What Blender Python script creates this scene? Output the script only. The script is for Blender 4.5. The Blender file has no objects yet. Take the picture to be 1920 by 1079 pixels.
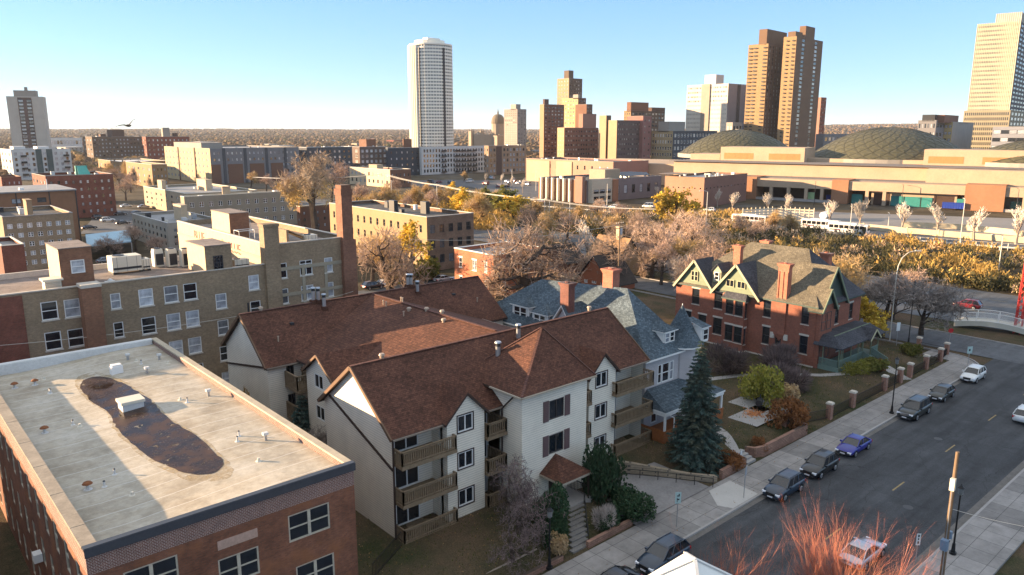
import bpy, bmesh, math, random
from math import sin, cos, pi, radians as R, sqrt, atan2, hypot
from mathutils import Vector, Matrix, noise
random.seed(7)
SC = bpy.context.scene
COL = SC.collection
# ---------------------------------------------------------------- camera measurements (photograph is 1920 x 1079)
FPX, CX, CY = 1420.0, 960.0, 539.5
PITCH = math.atan(295/FPX); YAW = atan2(1640, hypot(FPX, 295)); CAMH = 32.0
def ray(px, py):
    r = px-CX; v = py-CY
    f = FPX*cos(PITCH)-v*sin(PITCH); d = -(v*cos(PITCH)+FPX*sin(PITCH))
    return (f*cos(YAW)+r*sin(YAW), f*sin(YAW)-r*cos(YAW), d)
def at(px, py, z=0.0):
    r = ray(px, py); t = (z-CAMH)/r[2]
    return (r[0]*t, r[1]*t, z)
def atY(px, py, Y):
    r = ray(px, py); t = Y/r[1]
    return (r[0]*t, Y, CAMH+r[2]*t)
def atX(px, py, X):
    r = ray(px, py); t = X/r[0]
    return (X, r[1]*t, CAMH+r[2]*t)
def hz(px, py, x, y):
    r = ray(px, py); t = (x*r[0]+y*r[1])/(r[0]**2+r[1]**2)
    return CAMH+r[2]*t
# ---------------------------------------------------------------- objects
ORG = {}
def props(o, label=None, cat=None, group=None, kind=None):
    if label: o['label'] = label
    if cat: o['category'] = cat
    if group: o['group'] = group
    if kind: o['kind'] = kind
    return o
def thing(name, label, cat, loc=(0, 0, 0), rot=0.0, group=None, local=False):
    o = bpy.data.objects.new(name, None); COL.objects.link(o)
    o.empty_display_size = .2
    o.location = loc; o.rotation_euler = (0, 0, rot)
    ORG[o.name] = (0, 0, 0) if local else tuple(loc)
    return props(o, label, cat, group)
class MB:
    def __init__(s): s.v = []; s.f = []; s.m = []
    def poly(s, pts, m=0):
        n = len(s.v); s.v += [tuple(p) for p in pts]; s.f.append(tuple(range(n, n+len(pts)))); s.m.append(m)
    def box(s, x0, y0, z0, x1, y1, z1, m=0, top=None):
        n = len(s.v)
        s.v += [(x0,y0,z0),(x1,y0,z0),(x1,y1,z0),(x0,y1,z0),(x0,y0,z1),(x1,y0,z1),(x1,y1,z1),(x0,y1,z1)]
        s.f += [(n,n+3,n+2,n+1),(n+4,n+5,n+6,n+7),(n,n+1,n+5,n+4),(n+1,n+2,n+6,n+5),(n+2,n+3,n+7,n+6),(n+3,n,n+4,n+7)]
        s.m += [m, m if top is None else top, m, m, m, m]
    def prism(s, pts, z0, z1, m=0, top=None):
        n = len(s.v); k = len(pts)
        s.v += [(p[0],p[1],z0) for p in pts]+[(p[0],p[1],z1) for p in pts]
        for i in range(k):
            j = (i+1) % k; s.f.append((n+i,n+j,n+k+j,n+k+i)); s.m.append(m)
        s.f.append(tuple(range(n+k, n+2*k))); s.m.append(m if top is None else top)
        s.f.append(tuple(range(n+k-1, n-1, -1))); s.m.append(m)
    def cyl(s, x, y, z0, z1, r, n=10, m=0, r2=None, cap=True):
        s.tube((x,y,z0), (x,y,z1), r, r if r2 is None else r2, n, m, cap)
    def tube(s, p, q, r1, r2=None, n=5, m=0, cap=False):
        r2 = r1 if r2 is None else r2
        p = Vector(p); q = Vector(q); d = q-p
        if d.length < 1e-6: return
        d.normalize(); a = d.cross(Vector((0,0,1)) if abs(d.z) < .9 else Vector((1,0,0))).normalized(); b = d.cross(a)
        k = len(s.v)
        for i in range(n):
            t = 2*pi*i/n; o = a*cos(t)+b*sin(t); s.v.append(tuple(p+o*r1))
        for i in range(n):
            t = 2*pi*i/n; o = a*cos(t)+b*sin(t); s.v.append(tuple(q+o*r2))
        for i in range(n):
            j = (i+1) % n; s.f.append((k+j,k+i,k+n+i,k+n+j)); s.m.append(m)
        if cap:
            s.f.append(tuple(range(k+n-1,k-1,-1))[::-1]); s.m.append(m)
            s.f.append(tuple(range(k+2*n-1,k+n-1,-1))); s.m.append(m)
    def bar(s, p, q, w, h, m=0):                      # rectangular bar between two points
        p = Vector(p); q = Vector(q); d = (q-p).normalized()
        a = d.cross(Vector((0,0,1)))
        if a.length < 1e-3: a = Vector((1,0,0))
        a.normalize(); b = a.cross(d)
        k = len(s.v)
        for c in (p, q):
            for (i, j) in ((-1,-1),(1,-1),(1,1),(-1,1)): s.v.append(tuple(c+a*(i*w/2)+b*(j*h/2)))
        for i in range(4):
            j = (i+1) % 4; s.f.append((k+i,k+j,k+4+j,k+4+i)); s.m.append(m)
        s.f += [(k+3,k+2,k+1,k),(k+4,k+5,k+6,k+7)]; s.m += [m,m]
    def slab(s, pts, th, m=0, edge=None):             # thick polygon, thickness straight down
        n = len(s.v); k = len(pts)
        s.v += [tuple(p) for p in pts]+[(p[0],p[1],p[2]-th) for p in pts]
        s.f.append(tuple(range(n,n+k))); s.m.append(m)
        s.f.append(tuple(range(n+2*k-1,n+k-1,-1))); s.m.append(m if edge is None else edge)
        for i in range(k):
            j = (i+1) % k; s.f.append((n+k+i,n+k+j,n+j,n+i)); s.m.append(m if edge is None else edge)
    def mesh(s, name, mats, off=(0,0,0), smooth=False):
        me = bpy.data.meshes.new(name)
        vs = s.v if off == (0,0,0) else [(x-off[0],y-off[1],z-off[2]) for (x,y,z) in s.v]
        me.from_pydata(vs, [], s.f)
        mats = mats if isinstance(mats, (list,tuple)) else [mats]
        for m in mats: me.materials.append(m)
        if len(mats) > 1: me.polygons.foreach_set('material_index', s.m)
        if smooth: me.polygons.foreach_set('use_smooth', [True]*len(s.f))
        me.update()
        return me
    def build(s, name, mats, parent=None, loc=None, smooth=False, fixn=False):
        if parent is not None: off = ORG.get(parent.name, (0,0,0))
        else: off = loc or (0,0,0)
        me = s.mesh(name, mats, off, smooth)
        if fixn:
            b = bmesh.new(); b.from_mesh(me); bmesh.ops.recalc_face_normals(b, faces=b.faces); b.to_mesh(me); b.free()
        o = bpy.data.objects.new(name, me); COL.objects.link(o)
        if parent is not None: o.parent = parent
        else: o.location = off
        ORG[o.name] = off
        return o
def inst(me, name, parent=None, loc=(0,0,0), rz=0.0, sc=None):
    o = bpy.data.objects.new(name, me); COL.objects.link(o)
    o.parent = parent; o.location = loc; o.rotation_euler = (0,0,rz)
    if sc: o.scale = sc
    return o
KIDS = {}
def copy_tree(o, loc, rz=0.0, sc=None, label=None):
    if o.name not in KIDS:
        KIDS[o.name] = [(c, [g for g in bpy.data.objects if g.parent == c]) for c in bpy.data.objects if c.parent == o]
    r = o.copy(); COL.objects.link(r); r.location = loc; r.rotation_euler = (0,0,rz)
    if sc is not None: r.scale = sc if isinstance(sc, (tuple,list)) else (sc,)*3
    if label: r['label'] = label
    for c, gs in KIDS[o.name]:
        d = c.copy(); COL.objects.link(d); d.parent = r
        for g in gs:
            e = g.copy(); COL.objects.link(e); e.parent = d
    return r
# ---------------------------------------------------------------- materials
MATS = {}
def newmat(name):
    m = bpy.data.materials.new(name); m.use_nodes = True
    nt = m.node_tree; b = nt.nodes['Principled BSDF']; MATS[name] = m
    return m, nt, b
def N(nt, t, **k):
    n = nt.nodes.new(t)
    for a, v in k.items():
        if a.startswith('i_'): n.inputs[a[2:]].default_value = v
        else: setattr(n, a, v)
    return n
def c4(c): return (c[0],c[1],c[2],1)
def mix(nt, a, b, f, mode='MIX'):
    n = nt.nodes.new('ShaderNodeMix'); n.data_type = 'RGBA'; n.blend_type = mode
    for i, v in ((0,f),(6,a),(7,b)):
        if isinstance(v, (int,float)): n.inputs[i].default_value = v
        elif isinstance(v, (tuple,list)): n.inputs[i].default_value = c4(v)
        else: nt.links.new(v, n.inputs[i])
    return n.outputs[2]
def math_(nt, op, a, b=0.0, clamp=False):
    n = nt.nodes.new('ShaderNodeMath'); n.operation = op; n.use_clamp = clamp
    for i, v in ((0,a),(1,b)):
        if isinstance(v, (int,float)): n.inputs[i].default_value = v
        else: nt.links.new(v, n.inputs[i])
    return n.outputs[0]
def ramp(nt, fac, stops):
    n = nt.nodes.new('ShaderNodeValToRGB'); nt.links.new(fac, n.inputs[0])
    e = n.color_ramp.elements
    while len(e) < len(stops): e.new(.5)
    for el, (p, c) in zip(e, stops):
        el.position = p; el.color = c4(c) if isinstance(c,(tuple,list)) else (c,c,c,1)
    return n.outputs[0]
def ocoord(nt): return nt.nodes.new('ShaderNodeTexCoord').outputs['Object']
def noise_(nt, co, scale, detail=3, rough=.6):
    n = N(nt, 'ShaderNodeTexNoise'); n.inputs['Scale'].default_value = scale
    n.inputs['Detail'].default_value = detail; n.inputs['Roughness'].default_value = rough
    nt.links.new(co, n.inputs['Vector']); return n.outputs['Fac']
def bump_(nt, b, h, st=.3, dist=.02):
    n = N(nt, 'ShaderNodeBump'); n.inputs['Strength'].default_value = st; n.inputs['Distance'].default_value = dist
    nt.links.new(h, n.inputs['Height']); nt.links.new(n.outputs[0], b.inputs['Normal'])
def uvz(nt, co, sz=1.0):                      # wall coordinates: u = x + y, v = z
    s = N(nt, 'ShaderNodeSeparateXYZ'); nt.links.new(co, s.inputs[0])
    u = math_(nt, 'ADD', s.outputs[0], s.outputs[1])
    v = math_(nt, 'MULTIPLY', s.outputs[2], sz)
    c = N(nt, 'ShaderNodeCombineXYZ'); nt.links.new(u, c.inputs[0]); nt.links.new(v, c.inputs[1])
    return c.outputs[0], u, v
def plain(name, col, rough=.8, var=.25, scale=.6, fine=8.0, spec=.3, bump=0.0, metal=0.0, rnd=0.0):
    if name in MATS: return MATS[name]
    m, nt, b = newmat(name); co = ocoord(nt)
    n1 = noise_(nt, co, scale, 4); n2 = noise_(nt, co, fine, 3)
    f = math_(nt, 'ADD', math_(nt, 'MULTIPLY', n1, .6), math_(nt, 'MULTIPLY', n2, .4))
    v = ramp(nt, f, [(.3, 1-var), (.7, 1+var)])
    c = mix(nt, col, v, 1.0, 'MULTIPLY')
    if rnd:
        oi = N(nt, 'ShaderNodeObjectInfo')
        c = mix(nt, c, ramp(nt, oi.outputs['Random'], [(0, 1-rnd), (1, 1+rnd)]), 1.0, 'MULTIPLY')
    nt.links.new(c, b.inputs['Base Color'])
    b.inputs['Roughness'].default_value = rough; b.inputs['Metallic'].default_value = metal
    b.inputs['Specular IOR Level'].default_value = spec
    if bump: bump_(nt, b, n2, bump, .05)
    return m
def brick(name, c1, c2, mortar, bw=.22, bh=.075, stain=.35, ms=.012, patch=None, sz=1.0, rough=.85):
    if name in MATS: return MATS[name]
    c1, c2, mortar = [tuple(min(.6, v*1.25) for v in c) for c in (c1, c2, mortar)]
    m, nt, b = newmat(name); co = ocoord(nt); uv, u, v = uvz(nt, co, sz)
    t = N(nt, 'ShaderNodeTexBrick'); nt.links.new(uv, t.inputs['Vector'])
    t.inputs['Color1'].default_value = c4(c1); t.inputs['Color2'].default_value = c4(c2); t.inputs['Mortar'].default_value = c4(mortar)
    t.inputs['Scale'].default_value = 1; t.inputs['Mortar Size'].default_value = ms; t.inputs['Bias'].default_value = 0
    t.inputs['Brick Width'].default_value = bw; t.inputs['Row Height'].default_value = bh
    n1 = noise_(nt, co, .35, 5, .65); n2 = noise_(nt, co, 3.0, 4, .7)
    c = mix(nt, t.outputs['Color'], ramp(nt, n1, [(.3, 1-stain), (.7, 1+stain*.8)]), 1.0, 'MULTIPLY')
    c = mix(nt, c, ramp(nt, n2, [(.25, .75), (.75, 1.25)]), .8, 'MULTIPLY')
    if patch: c = mix(nt, c, patch, ramp(nt, noise_(nt, co, .5, 4), [(.52, 0.0), (.66, .7)]))
    nt.links.new(c, b.inputs['Base Color']); b.inputs['Roughness'].default_value = rough; b.inputs['Specular IOR Level'].default_value = .2
    bump_(nt, b, t.outputs['Fac'], -.3, .02)
    return m
def siding(name, col, row=.2, dark=.45, rough=.6):
    if name in MATS: return MATS[name]
    m, nt, b = newmat(name); co = ocoord(nt); uv, u, v = uvz(nt, co)
    fr = math_(nt, 'FRACT', math_(nt, 'DIVIDE', v, row))
    l = ramp(nt, fr, [(0, dark), (.10, dark*1.2), (.22, 1.0), (1, .95)])
    seam = math_(nt, 'FRACT', math_(nt, 'ADD', math_(nt, 'DIVIDE', u, 3.1), math_(nt, 'MULTIPLY', math_(nt, 'FLOOR', math_(nt, 'DIVIDE', v, row)), .37)))
    l = mix(nt, l, ramp(nt, seam, [(0, .8), (.012, 1.0)]), 1, 'MULTIPLY')
    c = mix(nt, col, l, 1, 'MULTIPLY')
    c = mix(nt, c, ramp(nt, noise_(nt, co, .5, 5), [(.3, .88), (.7, 1.05)]), 1, 'MULTIPLY')
    nt.links.new(c, b.inputs['Base Color']); b.inputs['Roughness'].default_value = rough
    bump_(nt, b, fr, .35, .03)
    return m
def shingle(name, c1, c2, row=.16, w=.3, stain=.25):
    if name in MATS: return MATS[name]
    c1, c2 = [tuple(v*1.15 for v in c) for c in (c1, c2)]
    m, nt, b = newmat(name); co = ocoord(nt)
    s = N(nt, 'ShaderNodeSeparateXYZ'); nt.links.new(co, s.inputs[0])
    g = N(nt, 'ShaderNodeTexCoord'); sn = N(nt, 'ShaderNodeSeparateXYZ'); nt.links.new(g.outputs['Normal'], sn.inputs[0])
    ax = math_(nt, 'GREATER_THAN', math_(nt, 'ABSOLUTE', sn.outputs[0]), math_(nt, 'ABSOLUTE', sn.outputs[1]))
    mx = N(nt, 'ShaderNodeMix'); mx.data_type = 'FLOAT'
    nt.links.new(ax, mx.inputs[0]); nt.links.new(s.outputs[0], mx.inputs[2]); nt.links.new(s.outputs[1], mx.inputs[3])
    cb = N(nt, 'ShaderNodeCombineXYZ'); nt.links.new(mx.outputs[0], cb.inputs[0]); nt.links.new(math_(nt, 'MULTIPLY', s.outputs[2], 1.5), cb.inputs[1])
    t = N(nt, 'ShaderNodeTexBrick'); nt.links.new(cb.outputs[0], t.inputs['Vector'])
    t.inputs['Color1'].default_value = c4(c1); t.inputs['Color2'].default_value = c4(c2)
    t.inputs['Mortar'].default_value = c4([x*.45 for x in c1]); t.inputs['Scale'].default_value = 1
    t.inputs['Mortar Size'].default_value = .014; t.inputs['Brick Width'].default_value = w; t.inputs['Row Height'].default_value = row
    n1 = noise_(nt, co, .3, 5); n2 = noise_(nt, co, 5, 4, .8)
    c = mix(nt, t.outputs['Color'], ramp(nt, n1, [(.3, 1-stain), (.7, 1+stain)]), 1, 'MULTIPLY')
    c = mix(nt, c, ramp(nt, n2, [(.3, .55), (.7, 1.5)]), 1, 'MULTIPLY')
    nt.links.new(c, b.inputs['Base Color']); b.inputs['Roughness'].default_value = .9; b.inputs['Specular IOR Level'].default_value = .2
    bump_(nt, b, t.outputs['Fac'], -.4, .02)
    return m
def glass(name, dark=(.012,.016,.022), light=(.35,.38,.42), share=.3, rough=.06):
    if name in MATS: return MATS[name]
    m, nt, b = newmat(name); oi = N(nt, 'ShaderNodeObjectInfo')
    f = ramp(nt, oi.outputs['Random'], [(1-share-.02, 0.0), (1-share+.1, .55), (1, 1.0)])
    c = mix(nt, dark, light, f)
    co = ocoord(nt)
    c = mix(nt, c, ramp(nt, noise_(nt, co, 1.3, 3), [(.35, .5), (.65, 1.5)]), .6, 'MULTIPLY')
    nt.links.new(c, b.inputs['Base Color']); b.inputs['Roughness'].default_value = rough
    b.inputs['Specular IOR Level'].default_value = .9; b.inputs['IOR'].default_value = 1.6
    bump_(nt, b, noise_(nt, co, .8, 2), .03, .1)
    return m
def paint(name, col, rough=.3, metal=0.0, coat=.45):
    if name in MATS: return MATS[name]
    m, nt, b = newmat(name); co = ocoord(nt)
    c = mix(nt, col, ramp(nt, noise_(nt, co, 3, 3), [(.3, .92), (.7, 1.08)]), 1, 'MULTIPLY')
    nt.links.new(c, b.inputs['Base Color']); b.inputs['Roughness'].default_value = rough; b.inputs['Metallic'].default_value = metal
    b.inputs['Coat Weight'].default_value = coat; b.inputs['Coat Roughness'].default_value = .08
    return m
def leafmat(name, c1, c2, c3=None, tr=.25):
    if name in MATS: return MATS[name]
    c1, c2 = [tuple(min(.7, v*1.45) for v in c) for c in (c1, c2)]
    if c3: c3 = tuple(v*1.45 for v in c3)
    m, nt, b = newmat(name); co = ocoord(nt)
    oi = N(nt, 'ShaderNodeObjectInfo'); ge = N(nt, 'ShaderNodeNewGeometry')
    c = mix(nt, c1, c2, ge.outputs['Random Per Island'])
    if c3: c = mix(nt, c, c3, ramp(nt, noise_(nt, co, .45, 3), [(.45, 0.0), (.62, .8)]))
    c = mix(nt, c, ramp(nt, oi.outputs['Random'], [(0, .72), (1, 1.25)]), 1, 'MULTIPLY')
    nt.links.new(c, b.inputs['Base Color']); b.inputs['Roughness'].default_value = .8; b.inputs['Specular IOR Level'].default_value = .15
    if tr:
        tb = N(nt, 'ShaderNodeBsdfTranslucent'); nt.links.new(c, tb.inputs[0])
        ms = N(nt, 'ShaderNodeMixShader'); ms.inputs[0].default_value = tr
        nt.links.new(b.outputs[0], ms.inputs[1]); nt.links.new(tb.outputs[0], ms.inputs[2])
        nt.links.new(ms.outputs[0], nt.nodes['Material Output'].inputs[0])
    return m
# common materials
CONC = plain('concrete', (.30,.285,.27), .85, .18, .5, 6)
WHITE = plain('white_paint', (.72,.71,.68), .5, .06)
CREAM = plain('cream_paint', (.60,.56,.46), .6, .08)
TANW = plain('weathered_tan_paint', (.42,.38,.30), .7, .2, 2)
GLASS = glass('window_glass')
GLASSD = glass('dark_window_glass', share=.1)
GLASSB = glass('blind_window_glass', light=(.5,.52,.55), share=.65)
BLACK = plain('black_metal', (.012,.012,.013), .45, .1)
DARK = plain('dark_trim', (.03,.032,.036), .5, .15)
GALV = plain('galvanised_metal', (.42,.43,.44), .38, .12, metal=.7)
LGREY = plain('light_grey_metal', (.55,.55,.53), .5, .12, 2)
WOOD = plain('weathered_deck_wood', (.15,.105,.065), .8, .3, 3, 14)
PWOOD = plain('pole_wood', (.16,.11,.07), .85, .3, 1, 10)
RUST = plain('rusty_metal', (.20,.075,.03), .8, .3, 3)
GRAVEL = plain('gravel_roof', (.20,.165,.145), .95, .5, .8, 7, bump=.5)
TAR = plain('tar_roof', (.07,.068,.066), .85, .35, .4, 4)
TARL = plain('grey_membrane_roof', (.24,.24,.24), .75, .25, .3, 4)
# ---------------------------------------------------------------- walls with real openings
def wall(mb, p0, ang, L, z0, z1, ops=(), depth=.16, m=0, mr=None, ztop=None):
    ux, uy = cos(ang), sin(ang); nx, ny = uy, -ux
    def P(u, z, d=0): return (p0[0]+ux*u-nx*d, p0[1]+uy*u-ny*d, z)
    us = sorted({0.0, L} | {round(o[0],4) for o in ops} | {round(o[2],4) for o in ops})
    zs = sorted({z0, z1} | {round(o[1],4) for o in ops} | {round(o[3],4) for o in ops})
    us = [u for u in us if -1e-6 <= u <= L+1e-6]; zs = [z for z in zs if z0-1e-6 <= z <= z1+1e-6]
    for i in range(len(us)-1):
        uc = (us[i]+us[i+1])/2; run = None
        col = [o for o in ops if o[0] < uc < o[2]]
        for j in range(len(zs)-1):
            zc = (zs[j]+zs[j+1])/2
            if any(o[1] < zc < o[3] for o in col):
                if run is not None: mb.poly([P(us[i],run),P(us[i+1],run),P(us[i+1],zs[j]),P(us[i],zs[j])], m); run = None
            elif run is None: run = zs[j]
        if run is not None: mb.poly([P(us[i],run),P(us[i+1],run),P(us[i+1],z1),P(us[i],z1)], m)
    for (a, b, c, d) in [o[:4] for o in ops]:
        k = m if mr is None else mr
        mb.poly([P(a,b),P(c,b),P(c,b,depth),P(a,b,depth)], k); mb.poly([P(a,d,depth),P(c,d,depth),P(c,d),P(a,d)], k)
        mb.poly([P(a,b),P(a,b,depth),P(a,d,depth),P(a,d)], k); mb.poly([P(c,b,depth),P(c,b),P(c,d),P(c,d,depth)], k)
WCACHE = {}
def winmesh(w, h, style, fm, gm, fw=.09):
    key = (round(w,2), round(h,2), style, fm.name, gm.name)
    if key in WCACHE: return WCACHE[key]
    f = MB(); g = MB()
    if style == 'bare': fw = .03
    if style == 'far': fw = min(w,h)*.08
    def bar(x0,z0,x1,z1,y0=-.05,y1=.03): f.box(x0,y0,z0,x1,y1,z1)
    bar(0,0,fw,h); bar(w-fw,0,w,h); bar(fw,0,w-fw,fw); bar(fw,h-fw,w-fw,h)
    xs = [fw, w-fw]; zs = [fw, h-fw]
    def mull(x): bar(x-fw/2,fw,x+fw/2,h-fw,-.04); xs.append(x)
    def rail(z): bar(fw,z-fw*.4,w-fw,z+fw*.4,-.045); zs.append(z)
    if style == 'dh': rail(h*.5)
    elif style == 'far': rail(h*.5)
    elif style == 'slide': mull(w/2)
    elif style == 'dh2': f.box(w/2-.09,-.05,fw,w/2+.09,.03,h-fw); xs.append(w/2); rail(h*.5)
    elif style == 'dh3': mull(w/3); mull(2*w/3); rail(h*.5)
    elif style == 'grid':
        for k in (1,2): mull(w*k/3)
        for k in (1,2,3): rail(h*k/4)
    elif style == 'six':
        mull(w/2); rail(h*.5); rail(h*.75)
    xs = sorted(xs); zs = sorted(zs)
    for i in range(len(xs)-1):
        for j in range(len(zs)-1):
            dy = .0 if (style in ('dh','dh2','far','dh3') and j == len(zs)-2) else .02
            g.poly([(xs[i],dy,zs[j]),(xs[i+1],dy,zs[j]),(xs[i+1],dy,zs[j+1]),(xs[i],dy,zs[j+1])])
    if style in ('far','bare'):
        n = len(f.v); f.v += g.v; f.f += [tuple(i+n for i in q) for q in g.f]; f.m += [1]*len(g.f)
        r = (f.mesh('window', [fm,gm]), None)
    else: r = (f.mesh('window', fm), g.mesh('pane', gm))
    WCACHE[key] = r
    return r
NWIN = {}
def put_window(root, p, ang, w, h, style='dh', fm=None, gm=None, inset=.1, name='window'):
    fm = fm or WHITE; gm = gm or GLASS
    a, b = winmesh(w, h, style, fm, gm)
    off = ORG.get(root.name, (0,0,0))
    nx, ny = sin(ang), -cos(ang)
    loc = (p[0]-nx*inset-off[0], p[1]-ny*inset-off[1], p[2]-off[2])
    NWIN[root.name] = NWIN.get(root.name, 0)+1
    if NWIN[root.name] > 98:                     # a hundred windows are parts; the rest of that thing's panes are one part
        MORE.setdefault(root.name, [root, fm, gm, []])[3].append((a, b, loc, ang)); return None
    o = inst(a, name, root, loc, ang)
    if b: inst(b, 'pane', o)
    return o
MORE = {}
def flush_windows():
    for root, fm, gm, L in MORE.values():
        vs, fs, ms, mats = [], [], [], []
        for a, b, loc, ang in L:
            c, s = cos(ang), sin(ang)
            for me in (a, b):
                if not me: continue
                n = len(vs); vs += [(loc[0]+c*v.co.x-s*v.co.y, loc[1]+s*v.co.x+c*v.co.y, loc[2]+v.co.z) for v in me.vertices]
                idx = []
                for mt in me.materials:
                    if mt not in mats: mats.append(mt)
                    idx.append(mats.index(mt))
                for q in me.polygons: fs.append(tuple(n+i for i in q.vertices)); ms.append(idx[q.material_index])
        me = bpy.data.meshes.new('windows'); me.from_pydata(vs, [], fs)
        for mt in mats: me.materials.append(mt)
        me.polygons.foreach_set('material_index', ms)
        o = bpy.data.objects.new('windows', me); COL.objects.link(o); o.parent = root; o['kind'] = 'stuff'
def wins(mb, root, p0, ang, L, z0, z1, W, depth=.16, inset=.1, m=0, mr=None, sill=None, lintel=None):
    """W: list of (u, z, w, h[, style[, frame, glass]]) ; cuts openings in the wall and hangs a window in each"""
    ux, uy = cos(ang), sin(ang); nx, ny = uy, -ux
    wall(mb, p0, ang, L, z0, z1, [(a[0],a[1],a[0]+a[2],a[1]+a[3]) for a in W], depth, m, mr)
    for a in W:
        st = a[4] if len(a) > 4 else 'dh'
        fm = a[5] if len(a) > 5 else None; gm = a[6] if len(a) > 6 else None
        p = (p0[0]+ux*a[0], p0[1]+uy*a[0], a[1])
        o = put_window(root, p, ang, a[2], a[3], st, fm, gm, inset)
        if sill and o:
            key = ('sill', round(a[2],2), sill.name)
            if key not in WCACHE:
                q = MB(); q.box(-.08,-.16,-.14,a[2]+.08,.05,-.002); WCACHE[key] = q.mesh('sill', sill)
            inst(WCACHE[key], 'sill', o)
        if lintel and o:
            key = ('lintel', round(a[2],2), round(a[3],2), lintel.name)
            if key not in WCACHE:
                q = MB(); q.box(-.12,-.13,a[3]+.002,a[2]+.12,.05,a[3]+.26); WCACHE[key] = q.mesh('lintel', lintel)
            inst(WCACHE[key], 'lintel', o)
def grid(L, n, w, h, zs, style='far', fm=None, gm=None, m0=.5, m1=None, skip=()):
    m1 = m0 if m1 is None else m1
    out = []
    for j, z in enumerate(zs):
        for i in range(n):
            if (i, j) in skip: continue
            u = m0+(L-m0-m1)*(i+.5)/n-w/2
            out.append((u, z, w, h, style, fm, gm))
    return out
def coping(name, root, x0, y0, x1, y1, z, mat, t=.3, h=.12, over=.05):
    q = MB()
    a, b = x0-over, y0-over; c, d = x1+over, y1+over
    q.box(a,b,z,c,b+t,z+h); q.box(a,d-t,z,c,d,z+h); q.box(a,b+t,z,a+t,d-t,z+h); q.box(c-t,b+t,z,c,d-t,z+h)
    return q.build(name, mat, root)
# ================================================================ world, sun, camera
SUN_AZ = YAW+R(83)            # world angle from +X towards which the sun stands
SUN_EL = R(9)
w = bpy.data.worlds.new('World'); SC.world = w; w.use_nodes = True
nt = w.node_tree; bg = nt.nodes['Background']
sky = nt.nodes.new('ShaderNodeTexSky'); sky.sky_type = 'NISHITA'; sky.sun_disc = False
sky.sun_elevation = SUN_EL; sky.sun_rotation = pi/2-SUN_AZ
sky.altitude = 260; sky.air_density = .75; sky.dust_density = 0; sky.ozone_density = 2.2
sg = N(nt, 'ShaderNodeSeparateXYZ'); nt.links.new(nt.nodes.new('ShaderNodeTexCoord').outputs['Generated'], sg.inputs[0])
sky_fill = ramp(nt, sg.outputs[2], [(.0, (.40,.56,.78)), (.05, (.30,.50,.82)), (.16, (.22,.45,.84)), (.30, (.40,.60,.95)), (.75, (1.2,1.2,1.15))])   # added fill: pale layer brightened overhead to lift shaded walls and street
sky_fill = mix(nt, sky_fill, (3.2,3.2,3.2), 1.0, 'MULTIPLY')
nt.links.new(mix(nt, sky.outputs[0], sky_fill, .66), bg.inputs[0]); bg.inputs[1].default_value = .09
ld = bpy.data.lights.new('sun', 'SUN'); ld.energy = 5; ld.angle = R(.5); ld.color = (1, .70, .42)
lo = bpy.data.objects.new('sun', ld); COL.objects.link(lo)
d = Vector((cos(SUN_AZ)*cos(SUN_EL), sin(SUN_AZ)*cos(SUN_EL), sin(SUN_EL)))
lo.rotation_euler = d.to_track_quat('Z', 'Y').to_euler()
cd = bpy.data.cameras.new('camera'); cd.sensor_width = 36; cd.lens = FPX*36/1920; cd.clip_end = 60000; cd.clip_start = .5
co_ = bpy.data.objects.new('camera', cd); COL.objects.link(co_)
co_.location = (0, 0, CAMH); co_.rotation_euler = (pi/2-PITCH, 0, YAW-pi/2)
SC.camera = co_
SC.view_settings.view_transform = 'Standard'; SC.view_settings.look = 'None'; SC.view_settings.gamma = 1
SC.view_settings.exposure = 2.12
# ================================================================ ground, roads
def sm(a, b, x):
    t = max(0, min(1, (x-a)/(b-a))); return t*t*(3-2*t)
def gh(x, y):
    if y < 36.4: return -.2
    z = 1.0*sm(36.8, 40.5, y)*(1-sm(100, 116, y))*(1-sm(108, 116, x))
    z *= 1-.75*sm(44.2, 46.0, x)*(1-sm(56.2, 57.6, x))*(1-sm(42.6, 45, y))
    return z-.02-.18*max(1-sm(36.4, 36.8, y), sm(112, 118, x), sm(108, 116, y))
def groundmat():
    m, nt, b = newmat('lawn_and_leaf_litter'); co = ocoord(nt)
    n1 = noise_(nt, co, .12, 5, .65); n2 = noise_(nt, co, 1.1, 5, .7); n3 = noise_(nt, co, 9, 3, .8)
    c = ramp(nt, n1, [(.36, (.032,.040,.016)), (.48, (.058,.050,.028)), (.62, (.095,.066,.042))])
    c = mix(nt, c, (.10,.07,.04), ramp(nt, n2, [(.5, 0.0), (.68, .7)]))
    c = mix(nt, c, ramp(nt, n3, [(.3, .45), (.7, 1.6)]), 1, 'MULTIPLY')
    nt.links.new(c, b.inputs['Base Color']); b.inputs['Roughness'].default_value = .95; b.inputs['Specular IOR Level'].default_value = .1
    bump_(nt, b, n3, .6, .08)
    return m
LAWN = groundmat()
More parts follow.
